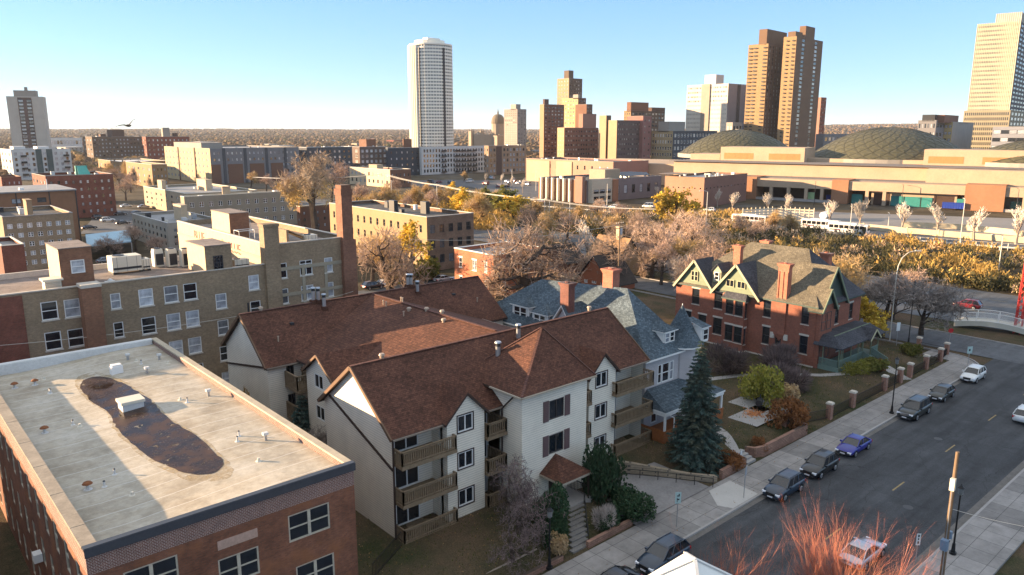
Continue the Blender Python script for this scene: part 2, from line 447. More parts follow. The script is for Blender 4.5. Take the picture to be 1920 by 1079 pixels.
def asphaltmat(name, base=.045, patch=.35):
    m, nt, b = newmat(name); co = ocoord(nt)
    mp = N(nt, 'ShaderNodeMapping'); mp.inputs['Scale'].default_value = (.06, .9, 1); nt.links.new(co, mp.inputs[0])
    n1 = noise_(nt, mp.outputs[0], 1.0, 4); n2 = noise_(nt, co, 12, 3, .8); n3 = noise_(nt, co, .25, 5, .7)
    vo = N(nt, 'ShaderNodeTexVoronoi'); vo.feature = 'DISTANCE_TO_EDGE'; vo.inputs['Scale'].default_value = .22
    wv = N(nt, 'ShaderNodeVectorMath'); wv.operation = 'ADD'
    nn = N(nt, 'ShaderNodeTexNoise'); nn.inputs['Scale'].default_value = .8; nt.links.new(co, nn.inputs['Vector'])
    nt.links.new(co, wv.inputs[0]); nt.links.new(nn.outputs['Color'], wv.inputs[1]); nt.links.new(wv.outputs[0], vo.inputs['Vector'])
    c = mix(nt, (base*.96,base*1.0,base*1.06), ramp(nt, n1, [(.3, 1-patch), (.7, 1+patch)]), 1, 'MULTIPLY')
    c = mix(nt, c, ramp(nt, n3, [(.3, .75), (.7, 1.3)]), 1, 'MULTIPLY')
    c = mix(nt, c, ramp(nt, n2, [(.3, .7), (.7, 1.35)]), 1, 'MULTIPLY')
    c = mix(nt, c, (base*.35,)*3, ramp(nt, vo.outputs['Distance'], [(0, .8), (.006, 0.0)]))
    nt.links.new(c, b.inputs['Base Color']); b.inputs['Roughness'].default_value = .85; b.inputs['Specular IOR Level'].default_value = .25
    bump_(nt, b, n2, .25, .02)
    return m
ASPH = asphaltmat('asphalt', .050, .3); ASPHF = asphaltmat('grey_asphalt', .09, .2)
def sidewalkmat():
    m, nt, b = newmat('sidewalk_concrete'); co = ocoord(nt)
    s = N(nt, 'ShaderNodeSeparateXYZ'); nt.links.new(co, s.inputs[0])
    j1 = math_(nt, 'FRACT', math_(nt, 'DIVIDE', s.outputs[0], 1.9)); j2 = math_(nt, 'FRACT', math_(nt, 'DIVIDE', s.outputs[1], 1.86))
    l = mix(nt, ramp(nt, j1, [(0, .35), (.02, .35), (.028, 1.0)]), ramp(nt, j2, [(0, .4), (.02, .4), (.028, 1.0)]), 1, 'MULTIPLY')
    fl = N(nt, 'ShaderNodeTexWhiteNoise'); fl.noise_dimensions = '1D'
    nt.links.new(math_(nt, 'FLOOR', math_(nt, 'DIVIDE', s.outputs[0], 3.8)), fl.inputs['W'])
    c = mix(nt, (.225,.21,.197), ramp(nt, fl.outputs['Value'], [(0, .78), (1, 1.2)]), 1, 'MULTIPLY')
    c = mix(nt, c, ramp(nt, noise_(nt, co, .7, 6, .7), [(.3, .72), (.7, 1.25)]), 1, 'MULTIPLY')
    c = mix(nt, c, l, 1, 'MULTIPLY')
    nt.links.new(c, b.inputs['Base Color']); b.inputs['Roughness'].default_value = .85
    return m
SIDE = sidewalkmat()
def citymat():
    m, nt, b = newmat('autumn_city_ground'); co = ocoord(nt)
    n1 = noise_(nt, co, .012, 6, .7); n2 = noise_(nt, co, .09, 4, .7)
    c = ramp(nt, n1, [(.35, (.05,.042,.026)), (.5, (.085,.066,.042)), (.62, (.10,.095,.085))])
    c = mix(nt, c, ramp(nt, n2, [(.3, .6), (.7, 1.4)]), 1, 'MULTIPLY')
    nt.links.new(c, b.inputs['Base Color']); b.inputs['Roughness'].default_value = .95; b.inputs['Specular IOR Level'].default_value = .1
    return m
CITY = citymat()
q = MB(); S_ = 26000
def farz(x, y):                                # low wooded hills that close the view
    r = hypot(x, y); a = math.degrees(atan2(y, x))
    k = sm(1800, 7000, r)
    h = 42+14*noise.noise((a*.12, 1.3, 0))+6*noise.noise((a*.5, r*.001, 4))
    h += 46*sm(38, 27, a)*sm(6, 20, a+4) + 10*sm(70, 95, a)
    return -.45+k*h*(.75+.25*sm(5000, 12000, r))
rs = [0, 60, 140, 260, 420, 640, 900, 1250, 1600, 2000, 2500, 3000, 3600, 4300, 5200, 6500, 8500, 12000, 18000, S_]
na = 150; vid = {}
for i, r in enumerate(rs):
    for j in range(na):
        a = 2*pi*j/na
        if i == 0 and j: vid[i,j] = vid[0,0]; continue
        x, y = r*cos(a), r*sin(a); vid[i,j] = len(q.v); q.v.append((x, y, farz(x, y)))
for i in range(len(rs)-1):
    for j in range(na):
        k = (j+1) % na
        fc = (vid[i,j], vid[i+1,j], vid[i+1,k], vid[i,k]) if i else (vid[0,0], vid[1,j], vid[1,k])
        q.f.append(fc); q.m.append(0)
props(q.build('ground', CITY, smooth=True), kind='structure')
q = MB(); nx, ny = 130, 110
for i in range(nx+1):
    for j in range(ny+1):
        x = -60+i*1.55; y = -45+j*1.55
        q.v.append((x, y, gh(x, y)+(.03*noise.noise((x*.4, y*.4, 0)) if y > 37.5 else 0)))
for i in range(nx):
    for j in range(ny):
        a = i*(ny+1)+j; q.f.append((a, a+ny+1, a+ny+2, a+1)); q.m.append(0)
props(q.build('lawn', LAWN, smooth=True), kind='structure')
RZ = -.13
def sheet(name, pts, z, mat, kind='structure', th=None):
    q = MB()
    P = [(p[0], p[1], z if len(p) < 3 else p[2]) for p in pts]
    if th: q.slab(P, th)
    else: q.poly(P)
    return props(q.build(name, mat), kind=kind)
sheet('street', [(-60,18.2),(121,18.2),(121,32.35),(-60,32.35)], RZ, ASPH)
def ribbon(name, pts, wd, z, mat):
    q = MB(); k = len(pts)
    for i, p in enumerate(pts):
        a = Vector(pts[max(0,i-1)]); b = Vector(pts[min(k-1,i+1)]); d = (b-a).normalized(); n = Vector((-d.y, d.x))
        q.v += [(p[0]+n.x*wd/2, p[1]+n.y*wd/2, z), (p[0]-n.x*wd/2, p[1]-n.y*wd/2, z)]
    for i in range(k-1): q.f.append((2*i+1, 2*i+3, 2*i+2, 2*i)); q.m.append(0)
    return props(q.build(name, mat), kind='structure')
sheet('frontage_road', [(121,-60),(131,-60),(131,121),(121,121)], RZ+.004, ASPHF)
sheet('side_street', [(-60,121.5),(116,121.5),(116,134),(-60,134)], RZ+.008, ASPHF)
sheet('freeway', [(140.2,-120),(172,-120),(172,330),(140.2,330)], RZ+.003, ASPHF)
ribbon('upper_road', [(180,330),(205,240),(225,195),(238,150),(243,110),(247,64),(252,20),(258,-60)], 15, RZ+.05, ASPHF)
sheet('far_intersection', [at(760,338)[:2],at(1010,338)[:2],at(1010,372)[:2],at(930,362)[:2],at(880,350)[:2],at(760,350)[:2]], -.2, ASPHF)
# kerbs and pavements
q = MB()
q.box(-60,32.2,-.3,113.5,32.4,.02)
for i in range(6):
    a0 = -pi/2+i*pi/12; a1 = a0+pi/12
    p = (113.5+5.6*cos(a0), 37.8+5.6*sin(a0), -.05); r_ = (113.5+5.6*cos(a1), 37.8+5.6*sin(a1), -.05)
    q.bar(p, r_, .2, .14)
q.box(119,37.8,-.3,119.2,118,.02)
q.box(-60,18.05,-.3,112,18.25,.02)
q.box(131,-60,-.3,131.2,118,.02)
props(q.build('kerb', CONC), kind='structure')
q = MB()
q.box(-60,32.4,-.3,113.5,36.15,0)
q.prism([(113.5,32.4),(116,33),(118,34.9),(119,37.8),(119,40),(115.5,40),(115,36.15),(113.5,36.15)], -.3, .004)
q.box(-60,14.2,-.3,112,18.05,.003)
props(q.build('sidewalk', SIDE), kind='structure')
CONCL = plain('new_concrete', (.42,.40,.37), .85, .12, .6, 8)
sheet('driveway_apron', [(54.2,32.45,.008),(58.2,32.45,.008),(58.6,35.6,.008),(55.4,35.7,.008),(53.6,33.6,.008)], 0, CONCL)
q = MB(); dv = []
for i in range(9):
    for j in range(8):
        x = 45.6+i*1.3; y = 36.1+j*.95
        y2 = y if i > 2 else min(y, 39.2+ (i)*1.2)
        q.v.append((x, y2, max(gh(x, y2), .0)+.07))
for i in range(8):
    for j in range(7):
        a = i*8+j; q.f.append((a, a+8, a+9, a+1)); q.m.append(0)
props(q.build('driveway', plain('driveway_concrete', (.20,.19,.185), .85, .3, .5, 5)), kind='structure')
q = MB()
def path(pts, wd):
    for i in range(len(pts)-1):
        a = Vector(pts[i]); b = Vector(pts[i+1]); d = (b-a).normalized(); n = Vector((-d.y, d.x))*wd/2
        seg = max(1, int((b-a).length/1.2))
        for k in range(seg):
            c = a+(b-a)*k/seg; e = a+(b-a)*(k+1)/seg
            q.poly([(c.x-n.x,c.y-n.y,gh(c.x,c.y)+.035),(e.x-n.x,e.y-n.y,gh(e.x,e.y)+.035),(e.x+n.x,e.y+n.y,gh(e.x,e.y)+.035),(c.x+n.x,c.y+n.y,gh(c.x,c.y)+.035)])
path([(75,51.5),(79,52.5),(84,50.5),(88,47.5),(92,43.5),(97,40.6),(101.2,41.6)], 1.1)
path([(102.5,41.5),(101.5,36.2)], 1.8)
path([(62,36.2),(66,41.5),(68,47)], 1.3)
path([(70,41.5),(76,41.5),(76,46)], 3.6)
props(q.build('garden_path', CONC), kind='structure')
sheet('loading_yard', [at(1390,392)[:2],at(1920,410)[:2],(420,40),(270,-20),(262,60),(250,150)], -.1, plain('yard_concrete', (.20,.19,.18), .9, .15, .05, .6))
sheet('parking_lot', [at(150,438)[:2],at(262,432)[:2],at(290,396)[:2],at(190,388)[:2]], -.2, ASPHF)
# faint lane dashes
YEL = plain('faded_yellow_paint', (.27,.20,.09), .8, .3, 2); WHP = plain('faded_white_paint', (.5,.5,.48), .8, .3, 2)
q = MB()
for x in (55.5, 68.2, 81.0, 93.8, 106.5):
    q.poly([(x,24.75,RZ+.004),(x+2.6,24.75,RZ+.004),(x+2.6,24.89,RZ+.004),(x,24.89,RZ+.004)])
for x in (147.5, 151.5, 155.5, 164):
    for k in range(40):
        y = -20+k*7; q.poly([(x,y,RZ+.008),(x+.2,y,RZ+.008),(x+.2,y+3,RZ+.008),(x,y+3,RZ+.008)])
props(q.build('lane_marking', YEL), kind='structure')
# ================================================================ vegetation
BARK = plain('bark', (.062,.046,.036), .95, .35, 1.5, 6, bump=.6)
BARKL = plain('pale_bark', (.26,.21,.17), .95, .25, 1.5, 6)
TWIG = leafmat('twigs', (.16,.115,.085), (.34,.235,.18), None, .1)
TWIGB = leafmat('brown_twigs', (.25,.175,.10), (.34,.245,.14), (.30,.20,.06))
TWIGG = leafmat('grey_twigs', (.17,.145,.13), (.27,.235,.21), None, .1)
TWIGD = leafmat('dark_twigs', (.065,.052,.05), (.14,.10,.095), None, .05)
TWIGL = leafmat('pale_twigs', (.38,.31,.26), (.55,.46,.39), None, .1)
TWIGP = leafmat('pinkish_twigs', (.25,.18,.14), (.35,.26,.205), (.31,.22,.15))
YELL = leafmat('yellow_leaves', (.34,.20,.025), (.55,.36,.05), (.20,.15,.03))
OLIVE = leafmat('olive_leaves', (.075,.085,.022), (.17,.15,.035))
GREEN = leafmat('dark_evergreen', (.012,.028,.014), (.03,.055,.026), None, .1)
SPRU = leafmat('blue_green_needles', (.022,.045,.040), (.06,.085,.072), (.05,.05,.03), .1)
REDT = leafmat('red_twigs', (.21,.045,.028), (.28,.14,.09), None, .05)
YGRN = leafmat('yellow_green_leaves', (.10,.11,.02), (.21,.18,.035))
RUSTL = leafmat('rust_leaves', (.11,.045,.02), (.20,.085,.03), (.05,.04,.02))
def rv(rg): return Vector((rg.uniform(-1,1), rg.uniform(-1,1), rg.uniform(-1,1)))
def ribb(mb, p, d, w, rg):
    s = d.cross(rv(rg)).normalized()*w
    mb.v += [tuple(p-s), tuple(p+s), tuple(p+d+s*.3), tuple(p+d-s*.3)]
    n = len(mb.v); mb.f.append((n-4,n-3,n-2,n-1)); mb.m.append(0)
def leaf(mb, p, sz, rg):
    a = rv(rg).normalized()*sz; b = a.cross(rv(rg)).normalized()*sz*.7
    mb.v += [tuple(p-a), tuple(p+b), tuple(p+a), tuple(p-b)]
    n = len(mb.v); mb.f.append((n-4,n-3,n-2,n-1)); mb.m.append(0)
def twiglet(mb, p, d, sz, rg):
    dv = (d.normalized()*.5+rv(rg)*.7+Vector((0,0,.25))).normalized()*sz*rg.uniform(2,4.5); ribb(mb, p, dv, sz*.13, rg)
def tree_proto(name, seed, h, trunk_frac=.3, spread=.75, lv=5, kids=(4,4,4,4,5), tw=.03, leaves=0, lsz=.22, droop=0.0, up=.25, bark=None, crown=None, lean=0.0, r0=None, wob=.25, start=2, shrink=.66, fine=False):
    rg = random.Random(seed); T = MB(); Cn = MB()
    def grow(p, d, L, r, l):
        nseg = 3 if l < 3 else 2
        pts = [p]
        for i in range(nseg):
            d = (d+rv(rg)*wob*(.6 if l == 0 else 1)+Vector((0,0,up*.4 if l else .1))-Vector((0,0,droop*max(0,l-1)*.35))).normalized()
            q2 = p+d*L/nseg; r2 = r*.82
            if l <= start: T.tube(p, q2, r, r2, 6 if l < 2 else 4)
            elif l < lv-1: Cn.tube(p, q2, max(r,tw*.7), max(r2,tw*.5), 3)
            else: ribb(Cn, p, q2-p, tw*(.9 if l == lv-1 else .7), rg)
            p = q2; r = r2; pts.append(p)
        if l < lv:
            k = kids[l]
            for i in range(k):
                tpos = (.35+.65*(i+rg.random())/k) if l else (.55+.45*(i+rg.random())/k)
                b = pts[0].lerp(pts[-1], tpos) if nseg == 1 else pts[min(nseg-1,int(tpos*nseg))].lerp(pts[min(nseg,int(tpos*nseg)+1)], tpos*nseg-int(tpos*nseg) if tpos < 1 else 1)
                az = 2*pi*(i*.382+rg.random()*.35)
                side = d.cross(Vector((cos(az), sin(az), .3))).normalized()
                nd = (d*(1-spread)+side*spread+Vector((0,0,up))).normalized()
                grow(b, nd, L*shrink*rg.uniform(.75,1.15), r*.62*rg.uniform(.8,1.05), l+1)
            if l == 0: grow(pts[-1], d, L*shrink*1.1, r*.8, 1)
        elif leaves:
            for i in range(leaves):
                if fine: twiglet(Cn, pts[0].lerp(pts[-1], rg.random()), d, lsz, rg)
                else: leaf(Cn, pts[0].lerp(pts[-1], rg.random())+rv(rg)*lsz*1.5, lsz*rg.uniform(.6,1.2), rg)
    r0 = r0 or h*.022
    L0 = h*trunk_frac
    grow(Vector((0,0,-.3)), Vector((lean,0,1)).normalized(), L0+.3, r0, 0)
    top = max(v[2] for v in Cn.v); k = h/top
    T.v = [(x*k,y*k,z*k) for x,y,z in T.v]; Cn.v = [(x*k,y*k,z*k) for x,y,z in Cn.v]
    return (name, T.mesh('trunk', bark or BARK), Cn.mesh('crown', crown or TWIG), h, max(hypot(v[0],v[1]) for v in Cn.v))
def put_tree(pr, loc, h, label, cat='tree', group=None, wide=1.0, rz=None, name=None):
    rg = random.Random(int(loc[0]*13+loc[1]*7))
    s = h/pr[3]
    o = thing(name or pr[0], label, cat, loc, rg.uniform(0,6.28) if rz is None else rz, group)
    o.scale = (s*wide, s*wide, s)
    inst(pr[1], 'trunk', o); inst(pr[2], 'crown', o)
    return o
def bush_proto(name, seed, n, sz, mat, shape=(1,1,1), hollow=.45, twiggy=False, lumps=7):
    rg = random.Random(seed); Cn = MB(); T = MB()
    cs = [(Vector((rg.uniform(-.55,.55), rg.uniform(-.55,.55), rg.uniform(.25,.75))), rg.uniform(.32,.5)) for _ in range(lumps)]
    for i in range(n):
        c, r = rg.choice(cs); dv = rv(rg).normalized(); p = c+dv*r*(hollow+(1-hollow)*rg.random()**.5)
        p = Vector((p.x*shape[0], p.y*shape[1], max(.02,p.z)*shape[2]))
        if twiggy: ribb(Cn, p, (dv+Vector((0,0,.6))).normalized()*sz*rg.uniform(.7,1.5), sz*.07, rg)
        else: leaf(Cn, p, sz*rg.uniform(.6,1.2), rg)
    for i in range(7):
        a = rg.uniform(0,6.28); T.tube((.05*cos(a),.05*sin(a),-.05), (.5*cos(a)*shape[0],.5*sin(a)*shape[1],.65*shape[2]), .03, .01, 4)
    return (name, T.mesh('stem', BARK), Cn.mesh('foliage', mat), shape[2], shape[0])
def put_bush(pr, loc, s, label, cat='shrub', group=None, rz=None, name=None):
    rg = random.Random(int(loc[0]*17+loc[1]*5))
    o = thing(name or pr[0], label, cat, loc, rg.uniform(0,6.28) if rz is None else rz, group)
    o.scale = s if isinstance(s, tuple) else (s,s,s)
    inst(pr[1], 'stem', o); inst(pr[2], 'foliage', o)
    return o
def spruce_proto(name, seed, h, rad, mat, rows=26, dens=1.0):
    rg = random.Random(seed); T = MB(); Cn = MB()
    T.tube((0,0,-.2), (0,0,h*.97), h*.018, .02, 7)
    for i in range(rows):
        t = i/(rows-1); z = h*(.05+.93*t); r = rad*(1-t)**.85*(.92+.2*rg.random())+.08
        k = max(5, int(13*(1-t)+5))
        for j in range(k):
            a = 2*pi*(j+rg.random()*.7)/k+i; rr = r*rg.uniform(.72,1.12)
            d = Vector((cos(a), sin(a), -.22-.15*(1-t))); p0 = Vector((0,0,z)); p1 = p0+d*rr
            T.tube(p0, p1, .035, .012, 3)
            m = int((8+26*rr)*dens)
            for q_ in range(m):
                f = rg.random()**.65; b = p0.lerp(p1, f)+Vector((0,0,.12*rr*f*f))
                sd = Vector((-sin(a), cos(a), 0))*rg.choice((-1,1))
                dd = (d*.5+sd*rg.uniform(.3,1)+Vector((0,0,-.35+.5*rg.random()))).normalized()
                ribb(Cn, b, dd*(.18+.32*(1-f)*rr*.5+.12*rg.random()), .045+.03*rg.random(), rg)
    return (name, T.mesh('trunk', BARK), Cn.mesh('crown', mat), h, rad)
BARE = [tree_proto('bare_tree', 11+i, 14, .24, .62, 5, (4,4,4,4,4), .03, 1, .2, fine=True, start=3) for i in range(3)]
LEAFB = [tree_proto('brown_leaved_tree', 31+i, 10, .22, .62, 5, (4,4,3,4,3), .03, 3, .19, crown=TWIGB, fine=True, start=3) for i in range(2)]
PINK = [tree_proto('broad_bare_tree', 51+i, 14, .22, .7, 5, (5,4,4,4,4), .03, 1, .2, up=.12, fine=True, crown=TWIGP, r0=.5, wob=.42, start=3) for i in range(2)]
YELT = [tree_proto('yellow_leaved_tree', 71+i, 12, .22, .6, 5, (4,4,3,4,3), .03, 4, .17, crown=YELL) for i in range(2)]
OLVT = [tree_proto('olive_leaved_tree', 81, 10, .2, .6, 5, (4,4,3,4,3), .03, 4, .17, crown=OLIVE)]
def willmat():
    m, nt, b = newmat('willow_leaves'); co = ocoord(nt); ge = N(nt, 'ShaderNodeNewGeometry')
    s = N(nt, 'ShaderNodeSeparateXYZ'); nt.links.new(co, s.inputs[0])
    f = math_(nt, 'ADD', math_(nt, 'DIVIDE', s.outputs[2], 26), math_(nt, 'MULTIPLY', math_(nt, 'SUBTRACT', noise_(nt, co, .25, 3), .5), .8))
    c = mix(nt, (.52,.35,.09), mix(nt, (.28,.205,.135), (.42,.32,.22), ge.outputs['Random Per Island']), ramp(nt, f, [(.42, 0.0), (.60, 1.0)]))
    nt.links.new(c, b.inputs['Base Color']); b.inputs['Roughness'].default_value = .85
    return m
WILL = tree_proto('willow_tree', 92, 26, .2, .55, 6, (4,4,3,3,3,3), .05, 3, .24, droop=.3, up=.3, crown=willmat(), r0=.75, wob=.3, fine=True)
VASE = [tree_proto('young_street_tree', 101+i, 8, .35, .42, 4, (6,4,4,4), .045, up=.5, crown=TWIGL, bark=BARKL, wob=.15, start=1) for i in range(2)]
DARKT = [tree_proto('dark_crab_apple_tree', 121+i, 5, .2, .72, 5, (4,4,4,4,4), .012, up=.1, crown=TWIGD, wob=.4) for i in range(2)]
GREYT = [tree_proto('grey_bare_tree', 131+i, 9, .25, .55, 5, (4,4,4,4,4), .025, up=.3, crown=TWIGG, leaves=2, lsz=.14, fine=True) for i in range(2)]
SPR1 = spruce_proto('blue_spruce', 5, 11.5, 2.7, SPRU, 34)
SPR2 = spruce_proto('small_spruce', 6, 5, 1.3, SPRU, 18)
YEW = bush_proto('dark_evergreen_shrub', 8, 5200, .055, GREEN, hollow=.55, lumps=14)
TWB = bush_proto('bare_brown_shrub', 9, 3000, .16, TWIGD, twiggy=True)
TWB2 = bush_proto('bare_grey_shrub', 10, 2600, .16, TWIGG, twiggy=True)
RSB = bush_proto('rust_leaved_shrub', 12, 2600, .06, RUSTL, lumps=10)
YGB = bush_proto('yellow_green_shrub', 13, 2800, .05, YGRN, lumps=10)
GLD = bush_proto('golden_shrub', 14, 1800, .085, TWIGB, lumps=9)
OLB = bush_proto('olive_shrub', 15, 1800, .085, OLIVE, lumps=9)
# undergrowth on the freeway bank: one uncountable mass
def brush(name, spots, mat, seed):
    rg = random.Random(seed); q = MB()
    for (x, y, z, r, h) in spots:
        for i in range(int(26+14*r)):
            a = rg.uniform(0,6.28); k = r*sqrt(rg.random()); zz = h*rg.random()*(1-.6*(k/r)**2)
            p = Vector((x+k*cos(a), y+k*sin(a), z+zz*.85))
            ribb(q, p, (rv(rg)+Vector((0,0,.9))).normalized()*rg.uniform(.5,1.3), rg.uniform(.07,.2), rg)
    return props(q.build(name, mat), kind='stuff')
# ================================================================ near red brick flat-roofed building
def atP(px, py, p0, n):
    r = ray(px, py); k = sum(a*b for a, b in zip(r, n)); t = (sum((a-(CAMH if i == 2 else 0))*b for i, (a, b) in enumerate(zip(p0, n))))/k
    return (r[0]*t, r[1]*t, CAMH+r[2]*t)
BR_OLD = brick('old_orange_red_brick', (.19,.072,.038), (.12,.045,.027), (.11,.07,.05), .24, .08, .4, patch=(.24,.10,.045))
BR_TOP = brick('rebuilt_brown_brick', (.13,.052,.036), (.09,.036,.028), (.30,.25,.22), .22, .085, .15)
def near_roof():
    m, nt, b = newmat('membrane_roof'); co = ocoord(nt)
    s = N(nt, 'ShaderNodeSeparateXYZ'); nt.links.new(co, s.inputs[0])
    wob = math_(nt, 'MULTIPLY', noise_(nt, co, .3, 2), .4)
    fr = math_(nt, 'FRACT', math_(nt, 'DIVIDE', math_(nt, 'ADD', s.outputs[1], wob), 1.75))
    l = ramp(nt, fr, [(0, 0.0), (.004, .75), (.03, .75), (.05, 0.0)])
    n1 = noise_(nt, co, .22, 6, .7); n2 = noise_(nt, co, 2.0, 5, .75)
    mp = N(nt, 'ShaderNodeMapping'); mp.inputs['Scale'].default_value = (.25, 1.6, 1); nt.links.new(co, mp.inputs[0])
    n3 = noise_(nt, mp.outputs[0], .9, 5, .7)
    c = ramp(nt, n1, [(.34, (.29,.245,.18)), (.5, (.39,.345,.27)), (.66, (.45,.41,.34))])
    c = mix(nt, c, ramp(nt, n2, [(.3, .8), (.7, 1.18)]), 1, 'MULTIPLY')
    c = mix(nt, c, (.22,.17,.10), ramp(nt, n3, [(.55, 0.0), (.75, .55)]))
    c = mix(nt, c, (.56,.53,.48), l)
    nt.links.new(c, b.inputs['Base Color']); b.inputs['Roughness'].default_value = .62; b.inputs['Specular IOR Level'].default_value = .25
    bump_(nt, b, fr, .1, .02)
    return m
MEMB = near_roof()
A = thing('brick_building', 'red brick flat-roofed building in the lower left corner with a puddle on its roof', 'building', (6.6,38.9,-.2))
ax0, ay0, ax1, ay1, az = 6.6, 38.9, 21.4, 77.2, 12.0
q = MB()
fm_ = TANW
WS = []
for (x0, z) in ((8.15,8.35),(12.85,7.15),(17.0,8.3)): WS.append((x0-ax0, z, 2.65 if x0 != 12.85 else 2.3, 1.72, 'dh2'))
for (x0, z) in ((8.3,5.0),(17.3,4.9),(8.3,1.6),(17.2,1.5)): WS.append((x0-ax0, z, 2.5, 1.72, 'dh2'))
WS.append((6.3, 3.6, 2.3, 1.72, 'dh2'))
WS = [w_+(fm_, GLASSD if i != 0 else GLASSB) for i, w_ in enumerate(WS)]
wins(q, A, (ax0,ay0), 0, ax1-ax0, -.2, 10.55, WS, .2, .08)
WW = []
for i in range(13):
    y = 41.2+i*2.72
    for z in (1.7, 5.0, 8.35):
        WW.append((ay1-y-.55, z, 1.1, 1.95, 'dh'))
WW = [w_+(fm_, GLASSD) for w_ in WW]
wins(q, A, (ax0,ay1), -pi/2, ay1-ay0, -.2, 10.55, WW, .2, .08)
wall(q, (ax1,ay0), pi/2, ay1-ay0, -.2, 10.55); wall(q, (ax1,ay1), pi, ax1-ax0, -.2, 10.55)
q.build('wall', BR_OLD, A)
q = MB()
for (p0, an, L) in (((ax0,ay0),0,ax1-ax0),((ax0,ay1),-pi/2,ay1-ay0),((ax1,ay0),pi/2,ay1-ay0),((ax1,ay1),pi,ax1-ax0)): wall(q, p0, an, L, 10.55, 11.9)
pz = 10.0
q.box(ax0+.38,ay0+.01,pz,ax0+.40,ay1-.01,11.9); q.box(ax1-.40,ay0+.4,pz,ax1-.38,ay1-.4,11.9)
q.box(ax0+.4,ay0+.38,pz,ax1-.4,ay0+.40,11.9); q.box(ax0+.4,ay1-.40,pz,ax1-.4,ay1-.38,11.9)
q.build('parapet_wall', BR_TOP, A)
def rz(x):
    return 11.0+.45*sm(ax0+3, ax1-3, x)
q = MB(); nxr = 14
for i in range(nxr+1):
    x = ax0+.4+(ax1-ax0-.8)*i/nxr
    q.v += [(x,ay0+.4,rz(x)+.12),(x,ay0+4,rz(x)),(x,ay1-5,rz(x)),(x,ay1-.4,rz(x)+.1)]
for i in range(nxr):
    for k in range(3): q.f.append((4*i+k,4*i+4+k,4*i+5+k,4*i+1+k)); q.m.append(0)
q.build('roof', MEMB, A)
q = MB(); q.box(ax0-.06,ay0-.08,11.9,ax1+.08,ay0+.3,12.06); q.box(ax0-.05,ay0-.11,11.55,ax1+.08,ay0-.08,12.02)
q.build('parapet_cap', plain('dark_metal_flashing', (.05,.055,.065), .4, .15, 2), A)
q = MB()
for i in range(16):
    y0 = ay0+.3+i*(ay1-ay0-.3)/16; y1 = ay0+.3+(i+1)*(ay1-ay0-.3)/16-.03
    q.box(ax0-.08,y0,11.9,ax0+.62,y1,12.03+.01*(i%2))
q.build('parapet_cap', plain('weathered_limestone', (.27,.23,.18), .9, .3, 1, 6), A)
q = MB(); q.box(ax1-.42,ay0+.3,11.9,ax1+.08,ay1,12.02); q.build('parapet_cap', plain('tan_stone_cap', (.40,.34,.25), .85, .2, 1, 6), A)
q = MB(); q.box(ax0+.62,ay1-.5,11.9,ax1-.42,ay1+.06,12.03); q.box(ax0+.5,ay1-.62,10.6,ax1-.5,ay1-.5,12.0)
q.build('parapet_cap', LGREY, A)
q = MB(); q.box(12.9,ay0-.03,9.45,15.15,ay0+.05,9.98); q.build('name_stone', plain('pink_limestone', (.40,.27,.21), .85, .2, 2), A)
# puddle
pud = [(350,235),(385,210),(440,200),(500,215),(560,240),(600,265),(640,290),(690,335),(720,375),(800,425),(870,465),(930,520),(975,570),(988,600),(960,625),(880,635),(800,630),(720,590),(640,550),(570,490),(520,440),(495,400),(490,370),(440,340),(390,300),(360,265)]
def roofpt(px, py, dz=0):
    z = 11.1
    for _ in range(5):
        p = at(px, py, z); z = rz(p[0])
    return (p[0], p[1], z+dz)
def ragged(nt, b, co, sc, lo, hi):             # broken, see-through edges of a thin film
    f = ramp(nt, noise_(nt, co, sc, 6, .75), [(lo, 0.0), (hi, 1.0)])
    tr = N(nt, 'ShaderNodeBsdfTransparent'); ms = N(nt, 'ShaderNodeMixShader')
    nt.links.new(f, ms.inputs[0]); nt.links.new(b.outputs[0], ms.inputs[1]); nt.links.new(tr.outputs[0], ms.inputs[2])
    nt.links.new(ms.outputs[0], nt.nodes['Material Output'].inputs[0])
def siltmat():
    m, nt, b = newmat('tan_silt_stain'); co = ocoord(nt)
    nt.links.new(mix(nt, (.36,.275,.16), ramp(nt, noise_(nt, co, 2.5, 5, .7), [(.3,.7),(.7,1.25)]), 1, 'MULTIPLY'), b.inputs['Base Color']); b.inputs['Roughness'].default_value = .85
    ragged(nt, b, co, 1.1, .30, .60)
    return m
def puddlemat():
    m, nt, b = newmat('roof_puddle'); co = ocoord(nt)
    n1 = noise_(nt, co, .45, 5, .7); n2 = noise_(nt, co, 2.2, 5, .75)
    c = ramp(nt, n1, [(.34, (.012,.009,.008)), (.5, (.040,.025,.018)), (.66, (.085,.050,.034))])
    c = mix(nt, c, (.30,.29,.28), ramp(nt, n2, [(.66, 0.0), (.74, .6)]))
    nt.links.new(c, b.inputs['Base Color'])
    nt.links.new(ramp(nt, n1, [(.40, .05), (.56, .42)]), b.inputs['Roughness']); b.inputs['IOR'].default_value = 1.33
    b.inputs['Specular IOR Level'].default_value = .22
    ragged(nt, b, co, 1.6, .60, .64)
    return m
def smooth_loop(P, n=2):
    for _ in range(n):
        P = [p for i in range(len(P)) for p in (tuple(.75*a+.25*b for a,b in zip(P[i],P[(i+1)%len(P)])), tuple(.25*a+.75*b for a,b in zip(P[i],P[(i+1)%len(P)])))]
    return P
PP = [roofpt(x/2.35, 620+y/2.35) for x, y in pud]
cxm = sum(p[0] for p in PP)/len(PP); cym = sum(p[1] for p in PP)/len(PP)
def fan(loop, dz):
    q = MB(); L = smooth_loop(loop)
    for i in range(len(L)):       # strip fill towards a spine so that the film follows the roof
        pass
    return L
